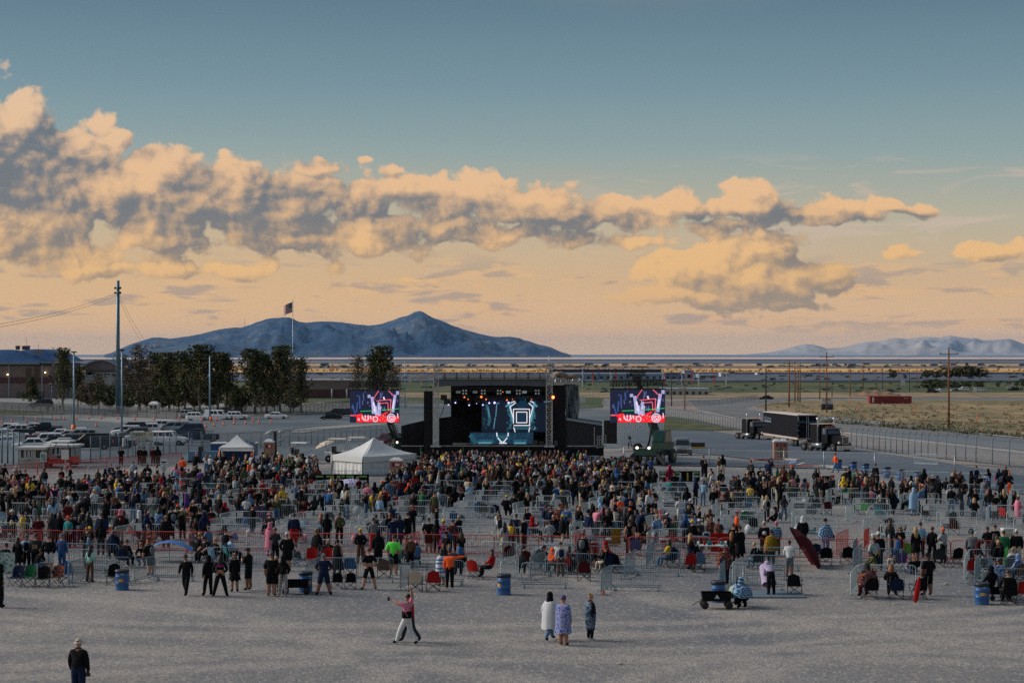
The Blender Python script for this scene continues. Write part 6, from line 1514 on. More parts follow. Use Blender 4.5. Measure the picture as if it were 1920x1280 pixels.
POSES = {
'stand': pose(),
'stand2': pose(hiL=(-.10,0,.90),knL=(-.15,.05,.50),anL=(-.20,.02,.10),toL=(-.25,.17,.045),elR=(.27,-.04,1.17),wrR=(.20,.10,1.02),haR=(.14,.15,1.04)),
'pockets': pose(elL=(-.27,-.08,1.17),wrL=(-.20,.06,.98),haL=(-.17,.09,.93),elR=(.27,-.08,1.17),wrR=(.20,.06,.98),haR=(.17,.09,.93)),
'crossed': pose(elL=(-.25,.04,1.18),wrL=(-.04,.20,1.20),haL=(.05,.20,1.23),elR=(.25,.04,1.18),wrR=(.04,.23,1.16),haR=(-.05,.23,1.19)),
'phone': pose(elL=(-.24,.10,1.20),wrL=(-.10,.28,1.34),haL=(-.04,.30,1.42),elR=(.24,.08,1.20),wrR=(.10,.28,1.34),haR=(.04,.30,1.42)),
'phone_up': pose(elR=(.28,.14,1.52),wrR=(.18,.24,1.74),haR=(.16,.26,1.83),elL=(-.25,-.02,1.17)),
'hands_up': pose(elL=(-.30,.03,1.62),wrL=(-.24,.06,1.86),haL=(-.22,.07,1.95),elR=(.30,.03,1.62),wrR=(.24,.06,1.86),haR=(.22,.07,1.95)),
'walk': lean(pose(knL=(-.10,.20,.52),anL=(-.10,.30,.12),toL=(-.10,.45,.07),knR=(.10,-.06,.50),anR=(.11,-.34,.16),toR=(.12,-.24,.05),elL=(-.25,-.12,1.18),wrL=(-.25,-.06,.95),haL=(-.25,-.04,.87),elR=(.25,.08,1.17),wrR=(.24,.25,1.0),haR=(.23,.31,.96)),-3),
'lean': lean(pose(elL=(-.25,.16,1.2),wrL=(-.18,.36,1.06),haL=(-.16,.42,1.02),elR=(.25,.16,1.2),wrR=(.18,.36,1.06),haR=(.16,.42,1.02)),-18),
'bend': lean(pose(elL=(-.2,.22,1.22),wrL=(-.14,.42,1.28),haL=(-.12,.5,1.3),elR=(.2,.22,1.22),wrR=(.14,.42,1.28),haR=(.12,.5,1.3)),-58),
'point': pose(shR=(.19,0,1.44),elR=(.44,.04,1.45),wrR=(.66,.05,1.49),haR=(.75,.05,1.50)),
'hold_up': lean(pose(elL=(-.25,.22,1.46),wrL=(-.23,.48,1.55),haL=(-.22,.56,1.57),elR=(.26,-.02,1.66),wrR=(.22,.02,1.90),haR=(.21,.03,1.98),knL=(-.10,.22,.52),anL=(-.11,.36,.11),toL=(-.12,.51,.08),knR=(.10,-.08,.50),anR=(.11,-.36,.15),toR=(.12,-.24,.05)),4),
'bag': pose(elR=(.25,-.02,1.15),wrR=(.27,.02,.90),haR=(.27,.03,.82),anL=(-.16,0,.10),toL=(-.20,.15,.045)),
'wide': pose(knL=(-.19,.02,.50),anL=(-.28,-.02,.10),toL=(-.33,.13,.045),knR=(.19,.02,.50),anR=(.28,-.02,.10),toR=(.33,.13,.045),elL=(-.30,-.08,1.18),wrL=(-.17,-.13,1.05),haL=(-.1,-.14,1.03),elR=(.30,-.08,1.18),wrR=(.17,-.13,1.05),haR=(.1,-.14,1.03)),
'sit': pose(**SIT),
'sit_lean': lean(pose(**SIT),-14,about=(0,0,.5)),
'sit_arm': pose(**{**SIT,'elR': (.30,.12,.86),'wrR': (.16,.30,.98),'haR': (.12,.34,1.05)}),
'crouch': pose(pel=(0,-.12,.42),spi=(0,-.06,.60),che=(0,.04,.78),nek=(0,.12,.92),nk2=(0,.15,.98),shL=(-.18,.08,.88),shR=(.18,.08,.88),elL=(-.25,.26,.68),elR=(.25,.26,.68),wrL=(-.14,.44,.58),wrR=(.14,.44,.58),haL=(-.12,.5,.54),haR=(.12,.5,.54),hiL=(-.10,-.08,.42),hiR=(.10,-.08,.42),knL=(-.17,.28,.50),knR=(.17,.28,.50),anL=(-.14,.02,.12),anR=(.14,.02,.12),toL=(-.16,.17,.05),toR=(.16,.17,.05),hed=(0,.20,1.10)),
'floor': pose(pel=(0,0,.14),spi=(0,-.06,.34),che=(0,-.08,.52),nek=(0,-.06,.68),nk2=(0,-.04,.75),shL=(-.18,-.08,.62),shR=(.18,-.08,.62),elL=(-.3,.04,.42),elR=(.3,.04,.42),wrL=(-.2,.25,.38),wrR=(.2,.25,.38),haL=(-.15,.31,.38),haR=(.15,.31,.38),hiL=(-.1,.04,.13),hiR=(.1,.04,.13),knL=(-.28,.36,.34),knR=(.28,.36,.34),anL=(-.1,.52,.08),anR=(.1,.52,.08),toL=(-.1,.66,.05),toR=(.1,.66,.05),hed=(0,0,.88)),
}
def head_geo(m,c,fwd=(0,1,0)):
 prof = [(.02,-.125),(.052,-.115),(.066,-.085),(.074,-.04),(.080,0),(.083,.035),(.078,.07),(.060,.10),(.03,.118),(.005,.122)]
 m.cur = 0; n = 12; rings = []
 for r,z in prof:
  rings.append([(c[0] + r * .95 * math.cos(2 * PI * k / n),c[1] + r * 1.15 * math.sin(2 * PI * k / n) - .004 + (.012 if z < -.05 and math.sin(2 * PI * k / n) > 0 else 0),c[2] + z) for k in range(n)])
 m.loft(rings)
 m.add([(c[0] - .012,c[1] + .088,c[2] - .03),(c[0] + .012,c[1] + .088,c[2] - .03),(c[0],c[1] + .116,c[2] - .026),(c[0],c[1] + .088,c[2] + .02)],[(0,1,2),(0,2,3),(1,3,2)])
 for s_ in (-1,1): m.box((c[0] + s_ * .079 - .008,c[1] - .02,c[2] - .03),(c[0] + s_ * .079 + .008,c[1] + .012,c[2] + .025))
 m.cur = 7
 for s_ in (-1,1): m.box((c[0] + s_ * .031 - .012,c[1] + .084,c[2] + .002),(c[0] + s_ * .031 + .012,c[1] + .093,c[2] + .013))
 m.box((c[0] - .022,c[1] + .088,c[2] - .066),(c[0] + .022,c[1] + .098,c[2] - .058))
def hand_geo(m,w_,h_,side):
 """palm with four fingers and a thumb, slightly curled"""
 w_,h_ = Vector(w_),Vector(h_); d = (h_ - w_).normalized(); sd_ = d.cross(Vector((0,1,0))); sd_ = (sd_ if sd_.length > .2 else d.cross(Vector((0,0,1)))).normalized(); up = sd_.cross(d)
 m.cur = 0; m.bar(w_ + d * .01,w_ + d * .09,.075,.03,up=up)
 for i,L in enumerate((.062,.072,.066,.05)):
  b = w_ + d * .088 + sd_ * (.027 - i * .018); e1 = b + d * L * .55 + up * .006; e2 = e1 + d * L * .38 - up * .016; m.tube([b,e1,e2],[.009,.008,.006],5)
 b = w_ + d * .03 + sd_ * .036; m.tube([b,b + sd_ * .03 + d * .03,b + sd_ * .036 + d * .062 - up * .01],[.011,.010,.007],5)
_BODY = {}
def body_mesh(pn,build='m',fine=False):
 key = (pn,build,fine)
 if key in _BODY: return _BODY[key]
 P_ = POSES[pn]; names = [k for k in P_ if k != 'hed']; names.remove('pel'); names = ['pel'] + names; idx = {k: i for i,k in enumerate(names)}
 wf = {'m': 1.0,'f': .86,'l': 1.2}[build]
 vs = [Vector(P_[k]) for k in names]
 if build == 'f':
  for k in names:
   if k[:2] in ('sh','el','wr','ha'): vs[idx[k]].x *= .90
 if build == 'l':
  for k in names:
   if k[:2] in ('sh','el','wr','ha','hi'): vs[idx[k]].x *= 1.15
 if fine:
  for k in ('haL','haR'): w_ = vs[idx['wr' + k[2]]]; vs[idx[k]] = w_ + (vs[idx[k]] - w_).normalized() * .02
 me = bpy.data.meshes.new('b'); me.from_pydata(vs,[(idx[a],idx[b]) for a,b in EDG],[]); me.update()
 o = bpy.data.objects.new('b',me); COL.objects.link(o)
 sk = o.modifiers.new('s','SKIN'); sk.branch_smoothing = .3
 for k in names:
  r = RAD.get(k,RAD.get(k[:2])); r *= (wf if k in ('pel','spi','che') or k[:2] in ('hi','kn') else (1 + (wf - 1) * .5))
  sv = me.skin_vertices[0].data[idx[k]]; sv.radius = (r * (1.0 if k not in ('che','spi','pel') else 1.08),r * (1.0 if k not in ('che','spi','pel') else .84)); sv.use_root = (k == 'pel')
 su = o.modifiers.new('u','SUBSURF'); su.levels = 1
 dg = bpy.context.evaluated_depsgraph_get(); res = bpy.data.meshes.new_from_object(o.evaluated_get(dg)); bpy.data.objects.remove(o); bpy.data.meshes.remove(me)
 m = MB(); pv_ = {k: vs[idx[k]] for k in names}
 slotmap = {('pel','spi'): 1,('spi','che'): 1,('che','nek'): 1,('nek','nk2'): 0}
 def slot(a,b):
  if (a,b) in slotmap: return slotmap[(a,b)]
  if b[:2] == 'sh': return 1
  return {'el': 6,'wr': 4,'ha': 0,'hi': 2,'kn': 2,'an': 5,'to': 3}[b[:2]]
 segs = [(pv_[a],pv_[b],slot(a,b)) for a,b in EDG]
 m.v = [tuple(v.co) for v in res.vertices]
 for p in res.polygons:
  c = p.center; best = min(segs,key=lambda s_: seg_dist(c,s_[0],s_[1])); sl = best[2]
  if sl == 1 and c.z < pv_['pel'].z - .03 and pn not in ('sit','sit_lean','sit_arm','floor','crouch'): sl = 2
  m.f.append(tuple(p.vertices)); m.mi.append(sl); m.sm.append(True)
 bpy.data.meshes.remove(res)
 head_geo(m,P_['hed'])
 if fine:
  for s_ in 'LR': hand_geo(m,pv_['wr' + s_],P_['ha' + s_],s_)
 r = m.mesh('person')
 for _ in range(8): r.materials.append(None)
 _BODY[key] = r; return r
 # head coverings, built round the head centre
def head_parts():
 R = {}
 def shell(z0,k,back=.0,top=.13,n=12):
  m = MB(); rings = []
  for j,t in enumerate((0,.25,.5,.75,.92,1)):
   z = z0 + (top - z0) * t; r = k * math.sqrt(max(.0,1 - max(0,(z - .03) / (top - .03)) ** 2)) if z > .03 else k
   rings.append([(r * .98 * math.cos(2 * PI * i / n),r * 1.14 * math.sin(2 * PI * i / n) - back,z) for i in range(n)])
  m.loft(rings,True,True); return m
 m = shell(-.01,.092,.016); R['short'] = m
 m = shell(-.01,.094,.016); m.loft([[(-.09,-.02,.02),(-.10,-.10,.02),(0,-.125,.03),(.10,-.10,.02),(.09,-.02,.02)],[(-.105,.0,-.12),(-.12,-.10,-.12),(0,-.14,-.12),(.12,-.10,-.12),(.105,0,-.12)],[(-.12,-.02,-.28),(-.11,-.13,-.30),(0,-.17,-.34),(.11,-.13,-.30),(.12,-.02,-.28)],[(-.07,-.06,-.40),(-.06,-.14,-.44),(0,-.16,-.46),(.06,-.14,-.44),(.07,-.06,-.40)]],True,True); R['long'] = m
 m = shell(-.01,.093,.016); m.lathe([(.005,-.05),(.04,-.03),(.05,0),(.04,.03),(.005,.05)],8,(0,-.10,.11)); R['bun'] = m
 m = shell(-.01,.093,.016); m.tube([(0,-.10,.06),(0,-.17,0),(0,-.16,-.16),(0,-.13,-.26)],[.03,.04,.035,.01],7); R['ponytail'] = m
 m = shell(.0,.098,.008,.16); R['beanie'] = m
 m = shell(.03,.098,.005,.135); m.loft([[(-.07,.09,.045),(0,.11,.055),(.07,.09,.045)],[(-.06,.16,.03),(0,.19,.035),(.06,.16,.03)]],False,False); m.loft([[(-.06,.16,.022),(0,.19,.027),(.06,.16,.022)],[(-.07,.09,.035),(0,.11,.045),(.07,.09,.035)]],False,False); R['cap'] = m
 m = shell(.03,.100,.005,.14); m.lathe([(.10,.045),(.165,.0),(.16,-.01),(.095,.03)],14); R['bucket'] = m
 m = shell(.03,.098,.005,.16); m.lathe([(.09,.05),(.22,.035),(.22,.025),(.09,.035)],16); R['brim'] = m
 m = MB(); n = 12
 rings = [[(r * math.cos(2 * PI * i / n),r * 1.12 * math.sin(2 * PI * i / n) - .03,z) for i in range(n)] for r,z in ((.15,-.22),(.125,-.14),(.112,-.05),(.115,.03),(.108,.09),(.07,.14),(.01,.155))]
 m.loft(rings); R['hood'] = m
 return {k: v.mesh('hat' if k in ('cap','bucket','brim','beanie') else 'hood' if k == 'hood' else 'hair') for k,v in R.items()}
HP = head_parts()
for me in HP.values(): me.materials.append(None)
# cloaks and wraps for a standing figure
def cloak_mesh(kind):
 m = MB(); n = 22; rnd = random.Random(hash(kind) % 97 if False else len(kind)); rings = []
 prof = {'blanket': [(1.50,.10,.09),(1.46,.20,.13),(1.38,.26,.17),(1.15,.30,.21),(.90,.30,.23),(.65,.31,.24),(.45,.33,.26)],
 'wrap': [(1.50,.10,.09),(1.44,.21,.14),(1.30,.25,.18),(1.05,.25,.20),(.80,.24,.19),(.60,.22,.17),(.42,.19,.15)],
 'poncho': [(1.51,.09,.08),(1.45,.19,.13),(1.32,.30,.18),(1.10,.36,.21),(.88,.38,.22),(.72,.39,.23)],
 'dress': [(1.16,.145,.12),(1.0,.18,.15),(.85,.21,.18),(.66,.25,.21),(.55,.27,.22)],
 'longcoat': [(1.50,.10,.09),(1.45,.20,.12),(1.30,.24,.16),(1.05,.23,.17),(.8,.25,.19),(.55,.28,.2),(.40,.29,.2)]}[kind]
 for j,(z,rx,ry) in enumerate(prof):
  f = j / len(prof); rings.append([((rx + .03 * f * math.sin(k * 2.9 + 1)) * math.cos(2 * PI * k / n),(ry + .03 * f * math.sin(k * 2.3)) * math.sin(2 * PI * k / n),z + .03 * f * math.sin(k * 1.1)) for k in range(n)])
 m.loft(rings,True,False); me = m.mesh({'dress': 'skirt','longcoat': 'coat'}.get(kind,'blanket')); me.materials.append(None); return me
CLK = {k: cloak_mesh(k) for k in ('blanket','wrap','poncho','dress','longcoat')}
m = MB(); m.lathe([(.05,0),(.13,.05),(.15,.2),(.14,.34),(.08,.42)],8,(0,0,0),sy=.6); BAG = m.mesh('backpack'); BAG.materials.append(None)

def cl(name,c,r=.9): return mat('cloth_' + name,c,r,spec=.12)
TOPS = {'black': (.007,.008,.010),'dark grey': (.03,.033,.038),'grey': (.13,.15,.17),'navy': (.010,.020,.055),'blue': (.03,.10,.26),'denim blue': (.09,.17,.28),'white': (.55,.58,.60),'red': (.36,.015,.015),'maroon': (.07,.010,.014),
'orange': (.85,.12,.03),'pink': (.62,.20,.28),'teal': (.03,.22,.23),'green': (.02,.14,.06),'lime': (.12,.80,.08),'yellow': (.70,.46,.04),'brown': (.11,.06,.04),'cream': (.50,.44,.34),'purple': (.10,.05,.20),'mint': (.28,.55,.48),'light blue': (.25,.42,.58),'lavender': (.42,.36,.52),'olive': (.08,.09,.04)}
T = {k: cl(k.replace(' ','_'),v) for k,v in TOPS.items()}
T['tie-dye'] = fabric('tie_dye',[(.55,.12,.25),(.12,.35,.55),(.6,.5,.1),(.1,.45,.3)],7); T['blue mandala'] = fabric('mandala_blue',[(.02,.06,.14),(.10,.32,.42),(.35,.40,.60),(.03,.10,.2)],7.0,'rings'); T['yellow mandala'] = fabric('mandala_yellow',[(.02,.03,.01),(.5,.36,.02),(.03,.12,.03),(.45,.12,.02)],8,'rings')
T['floral'] = fabric('floral_blue',[(.03,.05,.22),(.14,.20,.45),(.30,.36,.58),(.05,.09,.30),(.55,.10,.06)],9); T['striped'] = fabric('serape',[(.5,.45,.4),(.04,.03,.04),(.35,.05,.06),(.55,.5,.45),(.05,.05,.12)],7,'stripe_x'); T['pink camo'] = fabric('pink_camo',[(.10,.01,.06),(.6,.12,.25),(.02,.01,.03),(.45,.05,.2)],7)
T['red camo'] = fabric('red_camo',[(.5,.01,.03),(.08,.01,.04),(.6,.05,.08)],7); T['camo leggings'] = fabric('bw_print',[(.02,.02,.02),(.4,.4,.4),(.05,.05,.05)],14); T['plaid'] = fabric('plaid',[(.20,.24,.26),(.03,.04,.05),(.35,.38,.40),(.06,.07,.08)],9,'check')
T['blue tie-dye'] = fabric('blue_dye',[(.05,.12,.35),(.25,.4,.6),(.03,.06,.2),(.45,.55,.7)],6); T['dark floral'] = fabric('dark_floral',[(.01,.01,.02),(.02,.03,.06),(.35,.08,.02),(.01,.06,.02)],10); T['grey stripe'] = fabric('grey_wave',[(.01,.02,.04),(.03,.05,.09),(.14,.20,.27),(.02,.03,.06)],4)
T['white blue stripe'] = fabric('blue_white_flag',[(.05,.16,.42),(.6,.64,.68),(.6,.64,.68),(.05,.16,.42),(.6,.64,.68)],2.4,'stripe_z')
SKIN = [mat('skin_%d' % i,c,.6) for i,c in enumerate(((.42,.23,.16),(.34,.18,.12),(.22,.11,.07),(.12,.06,.04)))]
HAIR = {'black': mat('hair_black',(.006,.005,.005),.6),'brown': mat('hair_brown',(.035,.018,.010),.6),'blond': mat('hair_blond',(.38,.24,.10),.6),'ginger': mat('hair_ginger',(.22,.07,.02),.6),'pink': mat('hair_pink',(.75,.12,.13),.6)}
DARK = mat('dark_features',(.02,.01,.01),.6)
PEOPLE = []; USED = set()
def person(px,py,rz,pn,top,bottom,head='short',headc='black',h=1.72,build='m',sleeve='long',legs='long',shoes='black',skin=None,extra=None,extrac=None,label=None,group=None,bag=None,fine=None,at_=None):
 g = G(px,py) if at_ is None else at_
 if fine is None: fine = py > 1075
 me = body_mesh(pn,build,fine); sk = SKIN[skin if skin is not None else random.choice((0,0,1,1,2))]
 tp = T[top]; bt = T[bottom]; sh_ = T[shoes]
 mats = [sk,tp,bt,sh_,tp if sleeve == 'long' else sk,bt if legs == 'long' else sk,sk if sleeve == 'none' else tp,DARK]
 o = shared('person',me,None,mats,g,(0,0,math.radians(rz))); s_ = h / 1.80; o.scale = (s_,s_,s_); tag(o,label,'person',group)
 hc = Vector(POSES[pn]['hed'])
 def hp(k,mt):
  c_ = shared({'cap': 'hat','bucket': 'hat','brim': 'hat','beanie': 'hat','hood': 'hood'}.get(k,'hair'),HP[k],o,[mt],hc); return c_
 if head in ('cap','bucket','brim','beanie','hood'):
  hp(head,T[headc]);
  if head != 'hood': hp('long' if build == 'f' else 'short',HAIR['brown' if random.random() < .5 else 'black'])
 else: hp(head,HAIR[headc])
 if extra:
  z = 0 if not pn.startswith('sit') else 0
  c_ = shared(CLK[extra].name.split('.')[0],CLK[extra],o,[T[extrac or top]])
  if pn in ('bend','lean'): c_.rotation_euler = (math.radians(-10 if pn == 'lean' else -38),0,0); c_.location = (0,0,.06 if pn == 'lean' else .1)
  if pn in ('sit','sit_lean','crouch','sit_arm'): c_.scale = (1.1,1.5,.60); c_.location = (0,.08,.16) if pn != 'crouch' else (0,.05,.02)
 if bag:
  b_ = Vector(POSES[pn]['che']); shared('backpack',BAG,o,[T[bag]],(b_.x,b_.y - .21,b_.z - .30))
 PEOPLE.append(o); return o
 # ---- the ones that stand out, placed where the photo has them
H_ = [
(147,1312,-15,'bag','black','navy','bucket','cream',1.80,'l',{},'person in black jumper and pale bucket hat, back turned, cut by the bottom edge'),
(1,1139,-80,'stand2','black','black','hood','black',1.74,'m',{},'person all in black cut by the left picture edge'),
(770,1203,75,'walk','red','dark grey','short','black',1.70,'m',dict(fine=True),'person in red sleeves mostly hidden behind the one with raised arms'),
(763,1208,62,'hold_up','pink','white','short','black',1.78,'m',dict(sleeve='short'),'person striding in pink jersey and white trousers with one arm raised high'),
(1030,1200,-40,'walk','white','denim blue','hood','black',1.70,'m',dict(extra='blanket',extrac='white'),'person with black hood wrapped in a white blanket, walking'),
(1056,1209,-35,'stand','floral','floral','beanie','purple',1.72,'l',dict(extra='blanket',extrac='floral',legs='bare',shoes='maroon'),'person in blue floral blanket and flowered cap with bare shins'),
(1107,1200,-60,'stand2','black','black','bun','blond',1.66,'f',dict(extra='wrap',extrac='grey stripe',shoes='white'),'blond person wrapped in a dark blue marbled blanket'),
(349,1116,170,'walk','black','black','cap','dark grey',1.74,'m',{},'person in black motorcycle jacket walking, leftmost of the group in black'),
(391,1116,30,'stand2','black','black','hood','black',1.68,'m',{},'hooded person in black beside the one with the pink back print'),
(413,1118,5,'wide','black','black','long','black',1.76,'m',{},'person in black hoodie with pink lettering on the back'),
(440,1109,190,'stand','black','black','long','brown',1.68,'f',dict(extra='dress',extrac='black',legs='bare'),'long haired person in black sweatshirt and bare legs facing the camera'),
(466,1106,60,'phone','black','black','cap','black',1.82,'m',dict(sleeve='short',legs='bare'),'person in black shirt, shorts and cap looking at a phone'),
(509,1117,0,'stand','black','black','short','brown',1.84,'l',dict(sleeve='short',legs='bare'),'tall person in black shirt and shorts, back turned, beside the stroller'),
(518,1113,170,'stand','black','black','long','blond',1.6,'f',{},'blond person half hidden behind the tall one in black shorts'),
(531,1118,-10,'stand2','black','camo leggings','hood','black',1.72,'m',dict(shoes='white'),'person in black hoodie and black and white printed leggings'),
(607,1115,185,'wide','navy','navy','cap','grey',1.76,'l',dict(sleeve='short',legs='bare',skin=2),'person in navy tee and long navy shorts facing the camera'),
(633,1083,-20,'stand2','black','black','bun','black',1.74,'f',dict(sleeve='none',extra='longcoat',extrac='black'),'person with bare shoulders in a long black dress behind the barrier'),
(692,1105,20,'wide','black','black','short','brown',1.80,'m',dict(sleeve='short',legs='bare'),'person in black shirt and short shorts with hands behind the back'),
(738,1078,-5,'pockets','lime','black','short','brown',1.84,'l',dict(sleeve='short',legs='bare',shoes='lime'),'person in bright green tee and black shorts'),
(843,1104,-8,'point','orange','black','cap','black',1.72,'m',dict(shoes='white'),'person in bright orange top pointing to the right'),
(828,1098,40,'stand','white','denim blue','long','black',1.62,'f',dict(extra='blanket',extrac='white blue stripe',legs='bare'),'person wrapped in a blue and white striped flag'),
(169,1091,-20,'stand2','mint','brown','long','black',1.64,'f',{},'person in mint top and brown trousers standing by a barrier'),
(33,1074,10,'stand','black','black','long','black',1.66,'f',dict(extra='dress',extrac='black',legs='bare'),'person in black top and short skirt near the left edge'),
(50,1070,5,'phone','light blue','black','beanie','grey',1.72,'m',dict(bag='black'),'person in light hoodie with black vest and grey beanie'),
(67,1071,0,'stand','dark grey','black','short','black',1.78,'l',{},'person in dark jersey with the number 20 on the back'),
(92,1074,0,'pockets','black','white','short','black',1.76,'l',dict(legs='bare'),'person in black top and pale shorts, back turned'),
(116,1070,-10,'stand','blue','blue','bucket','grey',1.74,'m',{},'person in blue jersey with red 27 and grey hat'),
(72,1029,15,'crossed','maroon','black','cap','black',1.78,'l',{},'person in dark maroon jacket and black cap before the red barriers'),
(128,1028,160,'stand','teal','black','beanie','orange',1.7,'m',{},'person with orange and green striped beanie before the red barriers'),
(166,1020,-20,'stand','dark grey','black','long','black',1.74,'f',{},'person in dark quilted jacket hugging the one in navy'),
(190,1024,10,'stand','navy','grey','short','black',1.78,'l',dict(extra='poncho',extrac='navy'),'person in a large navy blanket before the red barriers'),
(216,1018,-40,'phone','dark grey','black','short','black',1.68,'m',{},'person in grey jacket looking down beside the pink hood'),
(226,1016,160,'crossed','maroon','black','hood','pink',1.76,'m',{},'person with bright pink hood behind the red barriers'),
(298,1010,0,'stand','blue tie-dye','blue','long','black',1.72,'f',dict(extra='longcoat',extrac='blue tie-dye'),'person in long blue patterned coat before the red barriers'),
(506,1043,-20,'stand','pink','pink','hood','pink',1.70,'m',dict(extra='longcoat',extrac='pink'),'person in long light pink hooded coat'),
(516,1056,10,'phone','dark grey','black','cap','grey',1.74,'m',{},'person in dark jacket and grey cap beside the pink coat'),
(538,1070,0,'pockets','black','black','beanie','white',1.80,'l',dict(legs='bare'),'large person in black hoodie with white cap and bare calves'),
(551,1026,5,'stand','navy','red','short','black',1.80,'l',{},'person in navy jacket with red lower half before the red barriers'),
(602,1022,-25,'crossed','denim blue','black','long','ginger',1.7,'f',{},'person in denim jacket with reddish hair before the red barriers'),
(613,1023,0,'stand','black','black','hood','black',1.70,'m',{},'person in black hoodie with small back print beside the denim jacket'),
(637,1020,10,'stand2','olive','black','short','black',1.72,'m',{},'person in dark green hoodie with white tick mark'),
(676,1056,0,'pockets','black','brown','beanie','yellow',1.70,'m',{},'person in black jacket with bright yellow beanie'),
(709,1062,5,'stand','black','black','hood','black',1.72,'l',{},'person in black hoodie with pale skull print left of the green tee'),
(700,1033,0,'stand','grey','red','cap','black',1.72,'m',{},'person in grey top and black cap with a red blanket'),
(737,1030,10,'crossed','navy','navy','brim','black',1.78,'m',{},'person in navy with wide black brimmed hat'),
(804,1036,0,'pockets','black','black','short','black',1.80,'l',dict(sleeve='short',legs='bare'),'person in black tee first of four before the red barriers'),
(819,1038,-20,'crossed','black','black','hood','black',1.74,'m',{},'person in black hooded top second of four before the red barriers'),
(832,1038,20,'stand','pink camo','pink camo','beanie','yellow',1.74,'m',dict(extra='longcoat',extrac='pink camo'),'person in long pink splotched coat and yellow hat'),
(849,1036,10,'stand','dark floral','black','short','black',1.72,'m',{},'person in red and blue jumper last of four before the red barriers'),
(862,1080,10,'sit','black','black','hood','blue',1.74,'l',{},'person in black jacket with red back emblem and blue hood'),
(921,1082,70,'sit','red','black','long','brown',1.70,'m',{},'person in red seated low in a chair right of the red chair'),
(935,1014,-30,'stand','white','black','long','brown',1.66,'f',{},'person in fluffy white top before the red barriers'),
(946,1040,15,'stand','tie-dye','tie-dye','long','black',1.66,'f',dict(extra='dress',extrac='tie-dye'),'person in rainbow tie-dye skirt'),
(958,1036,0,'stand','cream','black','long','black',1.72,'f',dict(sleeve='none',bag='yellow'),'person with bare back and yellow bag'),
(968,1026,-10,'crossed','navy','black','short','black',1.78,'m',dict(sleeve='none'),'person in navy vest with bare arms by the yellow bag'),
(983,1030,60,'stand','black','black','short','black',1.74,'m',{},'person in black looking at the bare backed one'),
(1031,1020,0,'sit','plaid','grey','short','black',1.74,'m',{},'person in pale plaid shirt seated behind the inflatable lounger'),
(1083,1005,-30,'lean','black','denim blue','long','ginger',1.72,'f',{},'person in black top and jeans with long strawberry hair'),
(1180,1038,0,'stand','black','black','bun','black',1.74,'f',dict(sleeve='none'),'person with bare shoulders and black strappy top by the yellow cloth'),
(1232,1024,20,'stand','blue tie-dye','denim blue','short','blond',1.70,'m',{},'blond person in patterned jacket before the red barriers'),
(1252,1022,60,'phone','navy','black','cap','white',1.74,'m',dict(sleeve='none'),'person in navy vest and white cap with a small orange cup'),
(1298,1037,-10,'stand','black','black','bucket','yellow',1.72,'m',dict(extra='longcoat',extrac='black'),'person in long black coat and mustard hat by the white table'),
(1311,1036,170,'crossed','dark grey','black','cap','white',1.74,'m',{},'person in dark coat with beige scarf and white cap'),
(1333,1028,175,'stand','dark floral','black','long','brown',1.68,'f',{},'long haired person in colourful fleece facing the camera behind the table'),
(1347,1034,-20,'phone','navy','navy','short','black',1.72,'m',dict(extra='longcoat',extrac='dark floral'),'person in long dark printed coat left of the red banner'),
(1375,1046,0,'stand','black','black','cap','olive',1.74,'m',{},'person in black with orange back print right of the red banner'),
(1388,1052,30,'stand','black','black','cap','black',1.74,'m',dict(extra='longcoat',extrac='black'),'person in long black coat beside the orange back print'),
(1433,1042,-5,'stand','black','black','beanie','cream',1.74,'l',{},'person in black hoodie with white cat face print and cream beanie'),
(1456,1042,5,'stand','blue mandala','black','beanie','pink',1.74,'m',{},'person in hoodie with bright round mandala and pink beanie'),
(1446,1058,0,'stand','yellow mandala','black','short','black',1.68,'l',dict(extra='poncho',extrac='yellow mandala'),'person under a yellow and green mandala shawl'),
(1480,1082,-10,'lean','white','grey','short','black',1.72,'m',dict(legs='bare',shoes='red'),'person in white shirt, grey scarf and shorts before the red umbrella'),
(1505,1030,0,'stand','black','black','hood','white',1.72,'l',{},'person in black vest over white hoodie before the red barriers'),
(1548,1036,0,'stand','blue tie-dye','blue tie-dye','beanie','black',1.74,'m',dict(extra='poncho',extrac='blue mandala'),'person in blue and white patterned blanket with black beanie'),
(1446,1116,10,'bend','lavender','black','hood','lavender',1.74,'m',dict(extra='blanket',extrac='lavender'),'person bending over the barrier in a pale lavender cloak'),
(1393,1140,25,'crouch','blue mandala','black','hood','blue mandala',1.80,'l',dict(extra='poncho',extrac='blue mandala'),'person crouching under a blue mandala cloak beside the wagon'),
(1380,1136,-60,'crouch','tie-dye','black','hood','black',1.7,'m',dict(extra='poncho',extrac='tie-dye'),'person crouching in pink and white cloth next to the mandala cloak'),
(1359,1095,10,'stand','dark floral','navy','brim','grey',1.72,'l',dict(extra='poncho',extrac='dark floral'),'person in navy and orange poncho with wide grey hat'),
(1629,1120,15,'sit_lean','black','maroon','hood','dark grey',1.9,'l',dict(extra='poncho',extrac='dark floral'),'person with grey hood and dark flowered shawl seated left of the white barrier'),
(1671,1118,-15,'sit','black','black','long','ginger',1.8,'m',{},'person with long auburn hair seated on a navy chair'),
(1740,1116,20,'stand2','black','black','brim','black',1.78,'l',dict(sleeve='short',legs='bare'),'person in black with brimmed hat standing by the red chair bag'),
(1669,1040,-30,'stand','dark grey','black','long','brown',1.76,'f',{},'person in slate top and blue cap facing right before the red barriers'),
(1688,1052,170,'crossed','black','black','long','brown',1.74,'f',{},'person in black facing the camera by the green chair'),
(1717,1054,10,'stand','black','black','long','blond',1.74,'f',dict(extra='dress',extrac='black',legs='bare'),'blond person in short black dress'),
